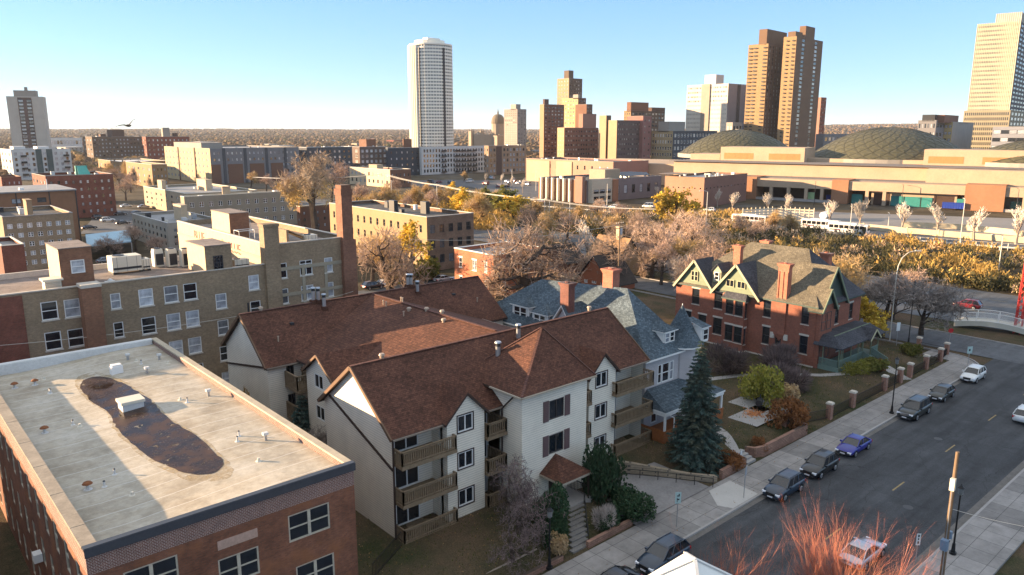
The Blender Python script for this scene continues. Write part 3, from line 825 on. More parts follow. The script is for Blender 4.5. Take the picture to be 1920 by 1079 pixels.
def film(name, loop, dz, mat, grow=1.0):
    L = smooth_loop([(cxm+(p[0]-cxm)*grow, cym+(p[1]-cym)*grow, 0) for p in loop])
    L = [(x+.16*noise.noise((x*1.6,y*1.6,grow)), y+.22*noise.noise((x*1.3,y*1.3,grow+3)), 0) for x, y, z in L]
    me = bpy.data.meshes.new(name); bm = bmesh.new()
    vs = [bm.verts.new((x-6.6, y-38.9, 0)) for x, y, z in L]; f = bm.faces.new(vs)
    r_ = bmesh.ops.triangulate(bm, faces=[f])
    bmesh.ops.subdivide_edges(bm, edges=bm.edges[:], cuts=2, use_grid_fill=True)
    for v in bm.verts: v.co.z = rz(v.co.x+6.6)+dz+.2
    bm.normal_update()
    for f in bm.faces:
        if f.normal.z < 0: f.normal_flip()
    bm.to_mesh(me); bm.free(); me.materials.append(mat)
    return inst(me, name, A)
film('stain_ring', PP, .008, siltmat(), 1.11)
film('puddle', PP, .016, puddlemat())
q = MB(); sp = roofpt(425, 935); q.prism([(sp[0]+.42*cos(a), sp[1]+.25*sin(a)) for a in [i*.52 for i in range(12)]], sp[2]+.005, sp[2]+.012); q.build('stain_spot', plain('olive_stain', (.17,.13,.06), .8, .2), A)
# rooftop fittings
def fit(px, py, kind, s=1.0):
    x, y, z = roofpt(px, py); q = MB()
    if kind == 'mushroom':
        q.cyl(x,y,z-.02,z+.04,.32*s,10,2,.22*s); q.cyl(x,y,z,z+.42*s,.11*s,10,2); q.cyl(x,y,z+.40*s,z+.52*s,.33*s,12,0,.24*s); q.cyl(x,y,z+.52*s,z+.60*s,.24*s,12,0,.05)
        q.build('roof_vent', [RUST, DARK, LGREY], A)
    elif kind == 'pipe':
        q.cyl(x,y,z-.02,z+.05,.2*s,8,0,.1*s); q.cyl(x,y,z,z+.34*s,.065*s,8,0); q.cyl(x,y,z+.34*s,z+.40*s,.08*s,8,1,.05*s)
        q.build('vent_pipe', [LGREY, DARK], A)
    elif kind == 'stub':
        q.cyl(x,y,z-.02,z+.05,.22*s,8,0,.12*s); q.cyl(x,y,z,z+.22*s,.1*s,8,0,.09*s); q.build('vent_pipe', [CREAM], A)
    elif kind == 'hood':
        q.cyl(x,y,z-.02,z+.5*s,.14*s,8,0); q.box(x-.22*s,y-.18*s,z+.5*s,x+.22*s,y+.18*s,z+.72*s,1); q.build('roof_vent', [GALV, LGREY], A)
for px, py in ((66,722),(28,728),(84,812),(165,918)): fit(px, py, 'mushroom', .9)
for px, py in ((196,913),(351,755),(445,828),(215,890),(265,683),(93,737),(137,797),(448,818),(95,738)): fit(px, py, 'pipe')
for px, py in ((248,929),(485,865),(72,714),(83,712),(338,750),(150,800),(256,678),(316,682)): fit(px, py, 'stub')
for px, py in ((391,743),(498,826),(299,675),(276,700),(240,675)): fit(px, py, 'hood', .8)
x, y, z = roofpt(247, 765); q = MB(); q.box(x-.75,y-.55,z-.05,x+.75,y+.75,z+.55,0); q.box(x-.85,y-.65,z+.5,x+.85,y+.85,z+.72,1)
q.build('skylight_box', [LGREY, CREAM], A)
x, y, z = roofpt(218, 700); q = MB(); q.box(x-.42,y-.32,z-.05,x+.5,y+.42,z+.62,0); q.prism([(x-.34,y-.25),(x+.42,y-.25),(x+.42,y+.34),(x-.34,y+.34)], z+.62, z+.78, 0)
q.build('exhaust_fan', [WHITE], A)
q = MB()
for i in range(13):
    y = 40.4+i*.9+.25*(i%3); q.box(7.05,y,11.0,7.4,y+.28,11.2)
q.build('leaf_debris', plain('dead_leaves', (.02,.02,.018), .9, .4), A)['kind'] = 'stuff'
# window air conditioner and small fittings on the shaded side
q = MB(); q.box(ax0-.5,52.5,5.1,ax0-.02,53.2,5.65); q.build('window_air_conditioner', [WHITE], A)
# building across the alley, left of the frame, whose roofline shades this side
nb = thing('brick_building', 'plain brick building across the alley, beyond the left edge of the frame', 'building', (-14,36,-.3))
q = MB(); q.box(-14,36,-.3,-3.2,80,12.2); q.build('wall', BR_OLD, nb)
q = MB(); q.box(-14.1,35.9,12.2,-3.1,80.1,12.4); q.build('roof', TAR, nb)
# ================================================================ cream sided apartment house with brown roofs
SIDING = siding('cream_lap_siding', (.80,.735,.61), .2, .5)
SHIN = shingle('brown_shingles', (.105,.046,.030), (.058,.027,.019))
TRIM = plain('dark_brown_trim', (.045,.028,.022), .7, .2)
DECK = plain('deck_wood', (.20,.145,.09), .85, .3, 3, 14)
B = thing('apartment_house', 'cream sided apartment house with brown shingle roofs, balconies and a square entrance tower', 'building', (28.7,46,.2))
EZ, RZ_ = 9.75, 13.75
SW = MB()
def gableW(X, y0, y1, z0, ze, zr, yr=None, flip=False):
    yr = (y0+y1)/2 if yr is None else yr
    pts = [(X,y1,z0),(X,y0,z0),(X,y0,ze),(X,yr,zr),(X,y1,ze)]
    SW.poly(pts if not flip else pts[::-1])
dw = plain('dark_bronze_frame', (.05,.042,.038), .5, .1)
# front wing
FY0, FY1, FYR = 46.0, 56.6, 51.3
sl = (RZ_-EZ)/(FYR-FY0)
gableW(28.7, FY0, FY1, .2, EZ-.05, RZ_-.25, FYR); gableW(58.3, FY0, FY1, .2, EZ-.05, RZ_-.25, FYR, True)
FL = (.95, 4.1, 7.25)
def recess(x0, x1, d, doors, lc=True, rc=True):
    yb = FY0+d
    W = []
    for z in FL:
        for (u, w_) in doors: W.append((u, z+.05, w_, 2.08, 'slide', WHITE, GLASS))
    wins(SW, B, (x0,yb), 0, x1-x0, .2, EZ+.35, W, .1, .05)
    if lc: SW.poly([(x0,FY0,.2),(x0,yb,.2),(x0,yb,EZ),(x0,FY0,EZ)][::-1])
    if rc: SW.poly([(x1,yb,.2),(x1,FY0,.2),(x1,FY0,EZ),(x1,yb,EZ)][::-1])
recess(28.7, 33.3, 1.5, [(1.0, 2.3)], lc=False)
recess(37.1, 39.3, 1.5, [(.15, 1.9)])
recess(47.0, 49.7, 1.2, [(.5, 1.5)])
recess(53.4, 58.3, 1.5, [(.4, 2.3)], rc=False)
def bay(x0, x1, zp, ux):
    W = [(ux-x0, z, 1.55, 1.4, 'slide', dw if False else WHITE, GLASSD) for z in (1.95, 5.2, 8.35)]
    yb = FY0-.62; k = (zp-EZ)/((x1-x0)/2)
    wins(SW, B, (x0,yb), 0, x1-x0, .2, EZ, W, .12, .06)
    SW.poly([(x0,yb,EZ),(x1,yb,EZ),((x0+x1)/2,yb,zp)])
    SW.poly([(x0,yb+.9,.2),(x0,yb,.2),(x0,yb,EZ),(x0,yb+.9,EZ)]); SW.poly([(x1,yb,.2),(x1,yb+.9,.2),(x1,yb+.9,EZ),(x1,yb,EZ)])
    for w_ in W:
        a, z = x0+w_[0], w_[1]
        q = MB()
        for bx in ((a-.09,z-.09,a,z+1.49),(a+1.55,z-.09,a+1.64,z+1.49),(a,z-.09,a+1.55,z),(a,z+1.4,a+1.55,z+1.49)): q.box(bx[0],yb-.045,bx[1],bx[2],yb+.02,bx[3])
        q.build('window_surround', TRIM, B)
bay(33.3, 37.1, 11.5, 34.35); bay(49.7, 53.4, 11.5, 50.6)
# tower
TX0, TX1, TY0, TY1 = 39.3, 47.0, 43.2, 50.2
TW = [(3.1, z, 1.75, 1.72, 'slide', dw, GLASSD) for z in (4.85, 7.95)]
wins(SW, B, (TX0,TY0), 0, TX1-TX0, .2, 11.0, TW, .12, .06)
wall(SW, (TX0,TY1), -pi/2, TY1-TY0, .2, 11.0); wall(SW, (TX1,TY0), pi/2, TY1-TY0, .2, 11.0)
for z in (4.85, 7.95):
    for xs in (TX0+3.1-.72, TX0+4.85+.08):
        q = MB(); q.box(xs,TY0-.06,z-.05,xs+.64,TY0+.01,z+1.8)
        for k in range(12): q.box(xs+.06,TY0-.075,z+.05+k*.14,xs+.58,TY0-.06,z+.13+k*.14)
        q.build('shutter', plain('mauve_shutter', (.12,.075,.075), .6, .1), B)
# rear wing and connector
RY0, RY1, RYR = 68.8, 79.2, 74.0
gableW(29.0, RY0, RY1, .2, EZ-.05, RZ_-.25, RYR); gableW(59.3, RY0, RY1, .2, EZ-.05, RZ_-.25, RYR, True)
wins(SW, B, (29.0,RY0), 0, 3.4, .2, EZ, [(1.9, z, .8, 2.0, 'slide', dw, GLASSD) for z in FL], .1, .05); wall(SW, (32.4,RY0), 0, 26.9, .2, EZ); wall(SW, (59.3,RY1), pi, 30.3, .2, EZ)
wins(SW, B, (32.6,RY0), -pi/2, RY0-65.2, .2, EZ, [(.9, z, 1.9, 2.0, 'slide', WHITE, GLASSD) for z in FL], .1, .05)
wins(SW, B, (32.6,59.4), -pi/2, 59.4-FY1, .2, EZ, [(.5, z, 1.8, 2.0, 'slide', WHITE, GLASSD) for z in FL], .1, .05)
cg = [(1.6, z, 1.7, 1.4, 'slide', WHITE, GLASS) for z in (1.9, 5.1, 8.2)]
wins(SW, B, (31.3,65.2), -pi/2, 5.8, .2, EZ, cg, .1, .05)
SW.poly([(31.3,65.2,EZ),(31.3,59.4,EZ),(31.3,62.3,11.65)])
SW.poly([(31.3,59.4,.2),(32.6,59.4,.2),(32.6,59.4,EZ),(31.3,59.4,EZ)]); SW.poly([(32.6,65.2,.2),(31.3,65.2,.2),(31.3,65.2,EZ),(32.6,65.2,EZ)])
wall(SW, (56,FY1), pi/2, RY0-FY1, .2, EZ); wall(SW, (58.3,FY1), pi, 29.6, .2, EZ)
SW.build('wall', SIDING, B)
q = MB(); q.box(28.62,45.9,-.2,58.4,56.6,.35); q.box(28.9,56.6,-.2,59.3,79.3,.35); q.build('foundation', CONC, B)
# roofs
RT = MB(); th = .22
def slope(pts): RT.slab(pts, th, 0, 1)
zf = lambda y: RZ_-sl*(FYR-y)
ov = .45
slope([(28.35,FY0-ov,zf(FY0-ov)),(58.65,FY0-ov,zf(FY0-ov)),(58.65,FYR,RZ_),(28.35,FYR,RZ_)])
slope([(28.35,FYR,RZ_),(58.65,FYR,RZ_),(58.65,FY1+ov,zf(FY0-ov)),(28.35,FY1+ov,zf(FY0-ov))])
sr = (RZ_-EZ)/(RYR-RY0); zr_ = lambda y: RZ_-sr*(RYR-y)
slope([(28.65,RY0-ov,zr_(RY0-ov)),(59.7,RY0-ov,zr_(RY0-ov)),(59.7,RYR,RZ_),(28.65,RYR,RZ_)])
slope([(28.65,RYR,RZ_),(59.7,RYR,RZ_),(59.7,RY1+ov,zr_(RY0-ov)),(28.65,RY1+ov,zr_(RY0-ov))])
CZ = RZ_-.03; cs = (CZ-EZ)/(44-32.2)
slope([(44,51.6,CZ),(44,73.7,CZ),(31.9,68.6,EZ-.1),(31.9,57.2,EZ-.1)])
slope([(44,73.7,CZ),(44,51.6,CZ),(56.2,57.2,EZ-.1),(56.2,68.6,EZ-.1)])
def gablet_x(X0, X1, yr, hw, zr, ze, e=.35):         # small ridge running along X into a west slope
    k = (zr-ze)/hw
    slope([(X0-e,yr-hw-e,ze-k*e),(X1-hw*.0-4.6,yr-hw-e,ze-k*e),(X1,yr,zr),(X0-e,yr,zr)]); slope([(X0-e,yr,zr),(X1,yr,zr),(X1-4.6,yr+hw+e,ze-k*e),(X0-e,yr+hw+e,ze-k*e)])
gablet_x(31.3, 37.9, 62.3, 2.9, 11.7, EZ+.02)
def gablet_y(x0, x1, zp, e=.32):                     # little gable on the street side, ridge running back into the main slope
    xc = (x0+x1)/2; hw = xc-x0; k = (zp-EZ)/hw; yb = FYR-(RZ_-zp)/sl
    yf = FY0-.62-e; z0 = EZ-k*e; ylow = FYR-(RZ_-z0)/sl
    slope([(x0-e,yf,z0+.06),(xc,yf,zp+.06),(xc,yb+.5,zp+.06),(x0-e,ylow+.5,z0+.06)]); slope([(xc,yf,zp+.06),(x1+e,yf,z0+.06),(x1+e,ylow+.5,z0+.06),(xc,yb+.5,zp+.06)])
gablet_y(33.3, 37.1, 11.6); gablet_y(49.7, 53.4, 11.6)
ap = (44.5, 46.4, 15.1); e = .55; zt = 10.98
cnr = [(TX0-e,TY0-e,zt),(TX1+e,TY0-e,zt),(TX1+e,TY1+e,zt),(TX0-e,TY1+e,zt)]
for i in range(4): RT.poly([cnr[i],cnr[(i+1)%4],ap])
RT.poly(cnr[::-1], 1)
for i in range(4):
    a, b_ = cnr[i], cnr[(i+1)%4]; RT.poly([(a[0],a[1],zt-.2),(b_[0],b_[1],zt-.2),b_,a], 1)
RT.build('roof', [SHIN, TRIM], B)
q = MB()
for i in range(4): q.bar(Vector(cnr[i])+Vector((0,0,.04)), Vector(ap)+Vector((0,0,.03)), .22, .05)
q.build('ridge_cap', shingle('ridge_shingles', (.11,.053,.04), (.08,.04,.033)), B)
for (a, b_) in (((28.35,FYR,RZ_+.04),(58.65,FYR,RZ_+.04)),((28.65,RYR,RZ_+.04),(59.7,RYR,RZ_+.04)),((44,52,CZ+.05),(44,73.6,CZ+.05))):
    q = MB(); q.bar(a, b_, .32, .06); q.build('ridge_cap', shingle('ridge_shingles',(0,0,0),(0,0,0)), B)
GUT = plain('brown_gutter', (.20,.165,.13), .5, .1)
for (x0_, x1_, y_, z_) in ((28.4,33.0,FY0-ov-.06,zf(FY0-ov)-.06),(37.4,40.0,FY0-ov-.06,zf(FY0-ov)-.06),(53.7,58.6,FY0-ov-.06,zf(FY0-ov)-.06),(28.7,32.0,RY0-ov-.06,zr_(RY0-ov)-.06)):
    q = MB(); q.box(x0_,y_-.06,z_-.1,x1_,y_+.06,z_+.02); q.build('gutter', GUT, B)
for (a, b_) in (((TX0-.55,TY0-.61,10.9),(TX1+.55,TY0-.61,10.9)),((TX0-.61,46.6,10.9),(TX0-.61,TY0-.55,10.9))):
    q = MB(); q.bar(a, b_, .12, .14); q.build('gutter', plain('tan_gutter', (.36,.31,.24), .5, .1), B)
# verges (barge boards)
BBM = plain('brown_barge_board', (.13,.075,.045), .7, .15)
def part_bar(name, a, b, w, h, mat, root):
    q = MB(); q.bar(a, b, w, h); return q.build(name, mat, root)
for (X, y0, y1, yr) in ((28.28,FY0-ov,FY1+ov,FYR),(28.58,RY0-ov,RY1+ov,RYR),(58.72,FY0-ov,FY1+ov,FYR)):
    part_bar('barge_board', (X,y0,zf(FY0-ov)-.08),(X,yr,RZ_-.06),.12,.28, BBM, B); part_bar('barge_board', (X,y1,zf(FY0-ov)-.08),(X,yr,RZ_-.06),.12,.28, BBM, B)
part_bar('barge_board', (30.9,59.1,EZ-.33),(30.9,62.3,11.62),.1,.22, BBM, B); part_bar('barge_board', (30.9,65.5,EZ-.33),(30.9,62.3,11.62),.1,.22, BBM, B)
part_bar('trim_band', (28.62,55.6,10.15),(28.62,46.0,6.7),.12,.16, TRIM, B); part_bar('trim_band', (28.92,RY1,7.4),(28.92,RY0,9.3),.12,.16, TRIM, B)
for x, y in ((28.66,45.95),(39.2,45.6)):
    q = MB(); q.tube((x,y,.3),(x,y,EZ-.6),.08,.08,6)
    if x > 39: q.tube((39.0,44.0,10.6),(x,y,EZ-.6),.07,.07,6)
    q.build('downpipe', TRIM, B)
# balconies
def balcony(x0, x1, y0, y1, z, sides=(1,1), h=1.12, skirt=False):
    s_ = MB(); s_.box(x0,y0,z-.28,x1,y1,z-.02); s_.box(x0-.02,y0-.03,z-.3,x1+.02,y0,z+.02)
    o = s_.build('balcony', DECK, B)
    r = MB()
    def run(p, q_):
        p = Vector(p); q_ = Vector(q_); L = (q_-p).length; d = (q_-p)/L; n = max(2, int(L/.2))
        r.bar(p+Vector((0,0,h)), q_+Vector((0,0,h)), .13, .06); r.bar(p+Vector((0,0,.14)), q_+Vector((0,0,.14)), .05, .09); r.bar(p+Vector((0,0,h-.14)), q_+Vector((0,0,h-.14)), .05, .08)
        for i in range(n+1):
            c = p+d*(L*i/n); w_ = .11 if i in (0, n) else .06
            r.box(c.x-w_/2, c.y-w_/2, z-.12 if not skirt else z-.25, c.x+w_/2, c.y+w_/2, z+h)
    run((x0+.06,y0+.06,z),(x1-.06,y0+.06,z))
    if sides[0]: run((x0+.06,y0+.06,z),(x0+.06,y1-.05,z))
    if sides[1]: run((x1-.06,y0+.06,z),(x1-.06,y1-.05,z))
    r.build('railing', DECK, o)
for z in FL:
    balcony(28.75, 33.9, 44.9, 47.45, z+.05, skirt=z < 2)
    balcony(37.15, 39.25, 45.0, 47.45, z+.05)
    balcony(52.9, 58.6, 44.8, 47.45, z+.05, skirt=z < 2)
    if z > 2: balcony(47.1, 49.7, 45.0, 46.9, z+.05)
    balcony(31.0, 32.5, 56.9, 59.2, z+.05)
    if z > 2: balcony(30.6, 32.5, 65.9, 68.6, z+.05, h=1.4)
# roof fittings
nS = (0, -sl, 1); pS = (30, FYR, RZ_); nR = (0, -sr, 1); pR = (30, RYR, RZ_); nC = (-cs, 0, 1); pC = (44, 60, CZ)
def flue(px, py, pl, hgt, r=.2, mat=GALV):
    x, y, z = atP(px, py, *pl); q = MB()
    q.box(x-r-.12,y-r-.12,z-.3,x+r+.12,y+r+.12,z+.22,1); q.cyl(x,y,z,z+hgt,r,12,0); q.cyl(x,y,z+hgt-.02,z+hgt+.05,r*1.1,12,2,r*1.1); q.cyl(x,y,z+hgt+.05,z+hgt+.28,r*.9,12,2); q.cyl(x,y,z+hgt+.28,z+hgt+.4,r*1.4,12,0,r*1.2)
    q.build('metal_flue', [mat, SHIN, DARK], B)
flue(934, 688, (pS,nS), 1.9, .22); flue(972, 638, (pS,nS), 1.15, .2)
for px, py in ((588,566),(597,566),(608,578)): flue(px, py, (pR,nR), 1.2, .2)
for px, py in ((765,537),(771,537),(783,550)): flue(px, py, (pR,nR), 1.1, .19)
def turtle(px, py, pl, kind=0):
    x, y, z = atP(px, py, *pl); q = MB()
    if kind == 0: q.cyl(x,y,z-.1,z+.22,.18,10,0); q.cyl(x,y,z+.2,z+.36,.27,10,0,.2)
    elif kind == 1: q.cyl(x,y,z-.1,z+.5,.07,8,0); q.cyl(x,y,z+.42,z+.52,.1,8,0)
    else: q.box(x-.2,y-.2,z-.05,x+.2,y+.2,z+.16,1)
    q.build('roof_vent', [plain('tan_metal', (.35,.27,.2), .5, .1), DARK], B)
for px, py in ((767,583),(832,604),(829,588),(800,583)): turtle(px, py, (pC,nC))
for px, py in ((757,593),(719,572),(724,575),(752,566),(755,567)): turtle(px, py, (pC,nC), 1)
for px, py in ((547,608),(712,606),(850,553)): turtle(px, py, (pR,nR), 2)
for px, py in ((522,640),(895,566)): turtle(px, py, (pR,nR), 1)
turtle(692, 573, (pR,nR)); turtle(716, 671, (pS,nS)); turtle(1105, 581, (pS,nS)); turtle(489, 582, (pR,nR))
# entrance porch and steps
q = MB(); pk = (44.4, 44.2, 4.55)
PX0, PX1, PY0 = 41.3, 45.0, 40.5; pk = (43.2, 43.22, 4.75)
e4 = [(PX0,PY0,3.45),(PX1,PY0,3.45),(PX1,43.2,3.45),(PX0,43.2,3.45)]
q.poly([e4[0],e4[1],pk]); q.poly([e4[1],e4[2],pk]); q.poly([e4[3],e4[0],pk]); q.poly(e4[::-1], 1)
for i in range(3): a, b_ = e4[(i-1)%4], e4[i]; q.poly([(a[0],a[1],3.25),(b_[0],b_[1],3.25),b_,a], 1)
q.build('porch_roof', [SHIN, plain('tan_fascia',(.36,.31,.24),.5,.1)], B)
for x in (PX0+.2, PX1-.2): q = MB(); q.box(x-.07,PY0+.2,1.0,x+.07,PY0+.34,3.3); q.build('porch_post', TRIM, B)
q = MB(); q.box(42.4,43.12,1.15,44.0,43.19,3.2); q.build('door', TRIM, B)
q = MB(); q.box(PX0,PY0,-.1,PX1,43.3,1.12); q.build('porch_floor', CONC, B)
q = MB()
for k in range(16): q.box(PX1-.26,PY0+.3+k*.17,1.15,PX1-.22,PY0+.33+k*.17,2.1)
q.box(PX1-.27,PY0+.3,2.08,PX1-.2,43.1,2.14); q.build('porch_railing', BLACK, B)
q = MB()
for i in range(9): q.box(41.9-i*.40, PY0-.42-i*.43, -.2, 43.7-i*.40, PY0+.02-i*.43, 1.0-i*.115)
props(q.build('stone_steps', plain('worn_concrete',(.17,.16,.15),.9,.3,1,6)), 'worn concrete steps climbing from the pavement to the apartment porch', 'steps')
q = MB()
for s_ in (0,):
    a = Vector((43.9,40.4,1.95)); b_ = Vector((40.6,36.8,.95)); q.tube(a, b_, .03, .03, 5); q.tube(a-Vector((0,0,.5)), b_-Vector((0,0,.5)), .02, .02, 5)
    for i in range(6):
        c = a.lerp(b_, i/5); q.tube(c, c-Vector((0,0,1.0)), .025, .025, 5)
props(q.build('handrail', BLACK), 'black metal handrail beside the apartment steps', 'railing')
# wooden ladder leaning at the rear gable, mast with transformer in the alley is built later
# ================================================================ red brick mansion
MBR = brick('mansion_red_brick', (.24,.075,.042), (.18,.056,.034), (.15,.09,.07), .24, .08, .22)
DSH = shingle('dark_slate_shingles', (.060,.062,.072), (.040,.042,.050), .2, .3)
TSH = shingle('sunlit_tan_shingles', (.128,.112,.082), (.088,.078,.058), .2, .3)
STONE = plain('limestone_trim', (.50,.45,.38), .8, .15, 2)
MGRN = plain('sage_green_paint', (.165,.20,.13), .65, .15, 2)
PGRN = plain('porch_green_paint', (.13,.19,.165), .6, .15, 2)
DGRN = plain('dark_green_paint', (.045,.07,.06), .6, .15, 2)
YELT_ = plain('pale_yellow_trim', (.34,.335,.22), .6, .1)
K = thing('brick_mansion', 'large red brick mansion with dark gabled roofs, tall brick chimneys and a green porch', 'house', (94.1,46,.6))
kx, ky0, ky1, kz = 94.1, 46.0, 68.4, 9.4
def Z2(x, y): return (1240+x/3.852, 430+y/3.852)
def onW(X, tl, br):
    a = atX(*Z2(*tl), X); b = atX(*Z2(*br), X)
    return a, b
KW = []
def addw(X, lst, tl, br, h=None, st='dh'):
    a, b = onW(X, tl, br); u = ky1-a[1]; w_ = abs(a[1]-b[1]); hh = h or (a[2]-b[2]-.0)
    return (u, a[2]-hh, w_, hh, st, DARK, GLASSD)
for tl, br in (((225,425),(272,548)),((385,455),(437,580)),((742,510),(787,645)),((1017,558),(1062,700))): KW.append(addw(kx, None, tl, br, 2.35))
for tl, br in (((170,585),(215,640)),((268,612),(318,745)),((376,635),(430,775)),((732,700),(775,830)),((1000,765),(1048,918))): KW.append(addw(kx, None, tl, br, 2.45))
KW.append(addw(kx, None, (822,760), (862,825), 1.45))
q = MB()
wins(q, K, (kx,ky1), -pi/2, ky1-ky0, .6, kz, KW, .2, .12, sill=STONE, lintel=STONE)
SWK = [(1.2, 6.0, 1.05, 2.3), (2.6, 6.0, 1.05, 2.3), (5.4, 6.0, 1.1, 2.3), (9.6, 6.0, 1.1, 2.3), (1.2, 2.1, 1.1, 2.5), (2.7, 2.1, 1.1, 2.5), (6.6, 1.95, 1.2, 2.6), (9.4, 2.1, 1.1, 2.5)]
wins(q, K, (kx,ky0), 0, 13, .6, kz, [w_+('dh', DARK, GLASSD) for w_ in SWK], .2, .12, sill=STONE, lintel=STONE)
wall(q, (kx+13,ky0), pi/2, ky1-ky0, .6, kz); wall(q, (kx+13,ky1), pi, 13, .6, kz)
bx = 93.15                                       # projecting two-storey bay on the long side
a1 = atX(*Z2(452,600), bx)[1]; a0 = atX(*Z2(598,600), bx)[1]
BW = []
for tl, br in (((468,492),(517,612)),((535,505),(585,628)),((460,684),(508,815)),((525,700),(575,835))):
    a, b = onW(bx, tl, br); BW.append((a1-a[1], a[2]-2.35, abs(a[1]-b[1]), 2.35, 'dh', DARK, GLASSD))
wins(q, K, (bx,a1), -pi/2, a1-a0, .6, 8.7, BW, .2, .12, sill=STONE, lintel=STONE)
wins(q, K, (bx,a0), 0, kx-bx, .6, 8.7, [(.22, 2.1, .55, 2.35, 'dh', DARK, GLASSD), (.22, 5.9, .55, 2.2, 'dh', DARK, GLASSD)], .2, .12, sill=STONE, lintel=STONE)
wall(q, (kx,a1), pi, kx-bx, .6, 8.7)
# east wing
wins(q, K, (kx+9.2,49.4), 0, 7.8, .6, 9.2, [(5.9, 5.6, 1.0, 2.4, 'dh', DARK, GLASSD)], .2, .12, sill=STONE, lintel=STONE); wall(q, (kx+17,49.4), pi/2, 9, .6, 9.2)
q.build('wall', MBR, K)
q = MB(); q.box(kx-.1,ky0-.1,.2,kx+13.1,ky1+.1,1.15); q.box(bx-.1,a0-.1,.2,kx,a1+.1,1.1); q.build('foundation', STONE, K)
# main roof: ridge along Y with sunlight put into the tan shingles of the west slopes, cross gables
KR = MB()
def ks(pts, m=0): KR.slab(pts, .2, m, 2)
e = .45; rx, rzz = 101.0, 15.7
ks([(kx-e,ky1+e,kz-.1),(kx-e,ky0-e,kz-.1),(rx,51.2,rzz),(rx,60.2,rzz)], 1)
ks([(kx+13+e,ky0-e,kz-.1),(kx+13+e,ky1+e,kz-.1),(rx,60.2,rzz),(rx,51.2,rzz)])
ks([(kx-e,ky0-e,kz-.1),(kx+13+e,ky0-e,kz-.1),(rx,51.2,rzz)]); ks([(kx+13+e,ky1+e,kz-.1),(kx-e,ky1+e,kz-.1),(rx,60.2,rzz)])
ksl = (rzz-kz)/(rx-kx)
def xgable(yc, hw, zp, x0, m=0):                  # gable facing west
    X1 = kx+(zp-kz)/ksl+.2; k = (zp-kz)/hw
    ks([(x0-.35,yc-hw-e,kz-k*e),(kx+.1,yc-hw-e,kz-k*e),(X1,yc,zp),(x0-.35,yc,zp)], m); ks([(x0-.35,yc,zp),(X1,yc,zp),(kx+.1,yc+hw+e,kz-k*e),(x0-.35,yc+hw+e,kz-k*e)], m)
xgable(65.0, 3.1, 13.2, 93.9); xgable(57.8, 3.5, 13.5, 93.6)
# south gables
def ygable(xc, hw, zp, y0, zb, y1, m0=1, m1=0):
    k = (zp-zb)/hw
    ks([(xc-hw-e,y0-.4,zb-k*e),(xc,y0-.4,zp),(xc,y1,zp),(xc-hw-e,y1-1.5,zb-k*e)], m0); ks([(xc,y0-.4,zp),(xc+hw+e,y0-.4,zb-k*e),(xc+hw+e,y1-1.5,zb-k*e),(xc,y1,zp)], m1)
ygable(98.3, 3.6, 14.2, 46.0, kz, 51.5); ygable(95.9, 1.7, 11.6, 45.4, kz-.1, 48.5, 1, 0)
ks([(kx+9.5,49.0,9.0),(kx+17.4,49.0,9.0),(kx+17.4,53.5,13.2),(kx+6.5,53.5,13.2)]); ks([(kx+6.5,53.5,13.2),(kx+17.4,53.5,13.2),(kx+17.4,58,9),(kx+9.5,58,9)])
ks([(bx-.35,a1+.35,8.6),(bx-.35,a0-.35,8.6),(kx+.1,a0+.2,9.9),(kx+.1,a1-.2,9.9)]); ks([(bx-.35,a0-.35,8.6),(kx+.1,a0-.35,8.6),(kx+.1,a0+.2,9.9)])
KR.box(kx+6,ky1-.5,8.6,kx+13,ky1+4,9.0,1)
KR.build('roof', [DSH, TSH, DGRN], K)
q = MB(); q.box(kx+6.2,ky1,.6,kx+12.8,ky1+3.8,8.6); q.build('rear_wing_wall', MBR, K)
def gface(name, pts, mat): 
    q = MB(); q.poly(pts); return q.build(name, mat, K)
gface('gable', [(93.9,68.1,kz),(93.9,61.9,kz),(93.9,65.0,13.05)], MGRN); gface('gable', [(93.6,61.3,kz),(93.6,54.3,kz),(93.6,57.8,13.35)], MGRN)
gface('gable', [(94.8,46.0,kz),(101.8,46.0,kz),(98.3,46.0,14.0)], DGRN); gface('gable', [(94.3,45.4,kz),(97.5,45.4,kz),(95.9,45.4,11.45)], PGRN)
q = MB(); q.box(94.2,45.4,.6,97.6,46,kz); q.build('bay_wall', MBR, K)
for sx in (94.5, 95.95):
    for z in (2.1, 6.0): put_window(K, (sx,45.38,z), 0, 1.15, 2.4, 'dh', DARK, GLASSD, .03)
for (y, z, w_, h_, st) in ((65.6,10.0,1.2,1.5,'dh2'),(59.4,10.1,1.3,1.05,'slide'),(57.6,10.1,1.3,1.05,'slide')):
    put_window(K, (93.86 if y > 62 else 93.56, y, z), -pi/2, w_, h_, st, YELT_, GLASSD, -.05)
for (yc, hw, zp, x0) in ((65.0,3.1,13.2,93.9),(57.8,3.5,13.5,93.6)):
    k = (zp-kz)/hw
    for s_ in (-1, 1): part_bar('barge_board', (x0-.42,yc+s_*(hw+e),kz-k*e-.12),(x0-.42,yc,zp-.1),.1,.3, YELT_, K)
for (xc, hw, zp, y0, zb) in ((98.3,3.6,14.2,46,kz),(95.9,1.7,11.6,45.4,kz-.1)):
    k = (zp-zb)/hw
    for s_ in (-1, 1): part_bar('barge_board', (xc+s_*(hw+e),y0-.47,zb-k*e-.12),(xc,y0-.47,zp-.1),.1,.3, MGRN, K)
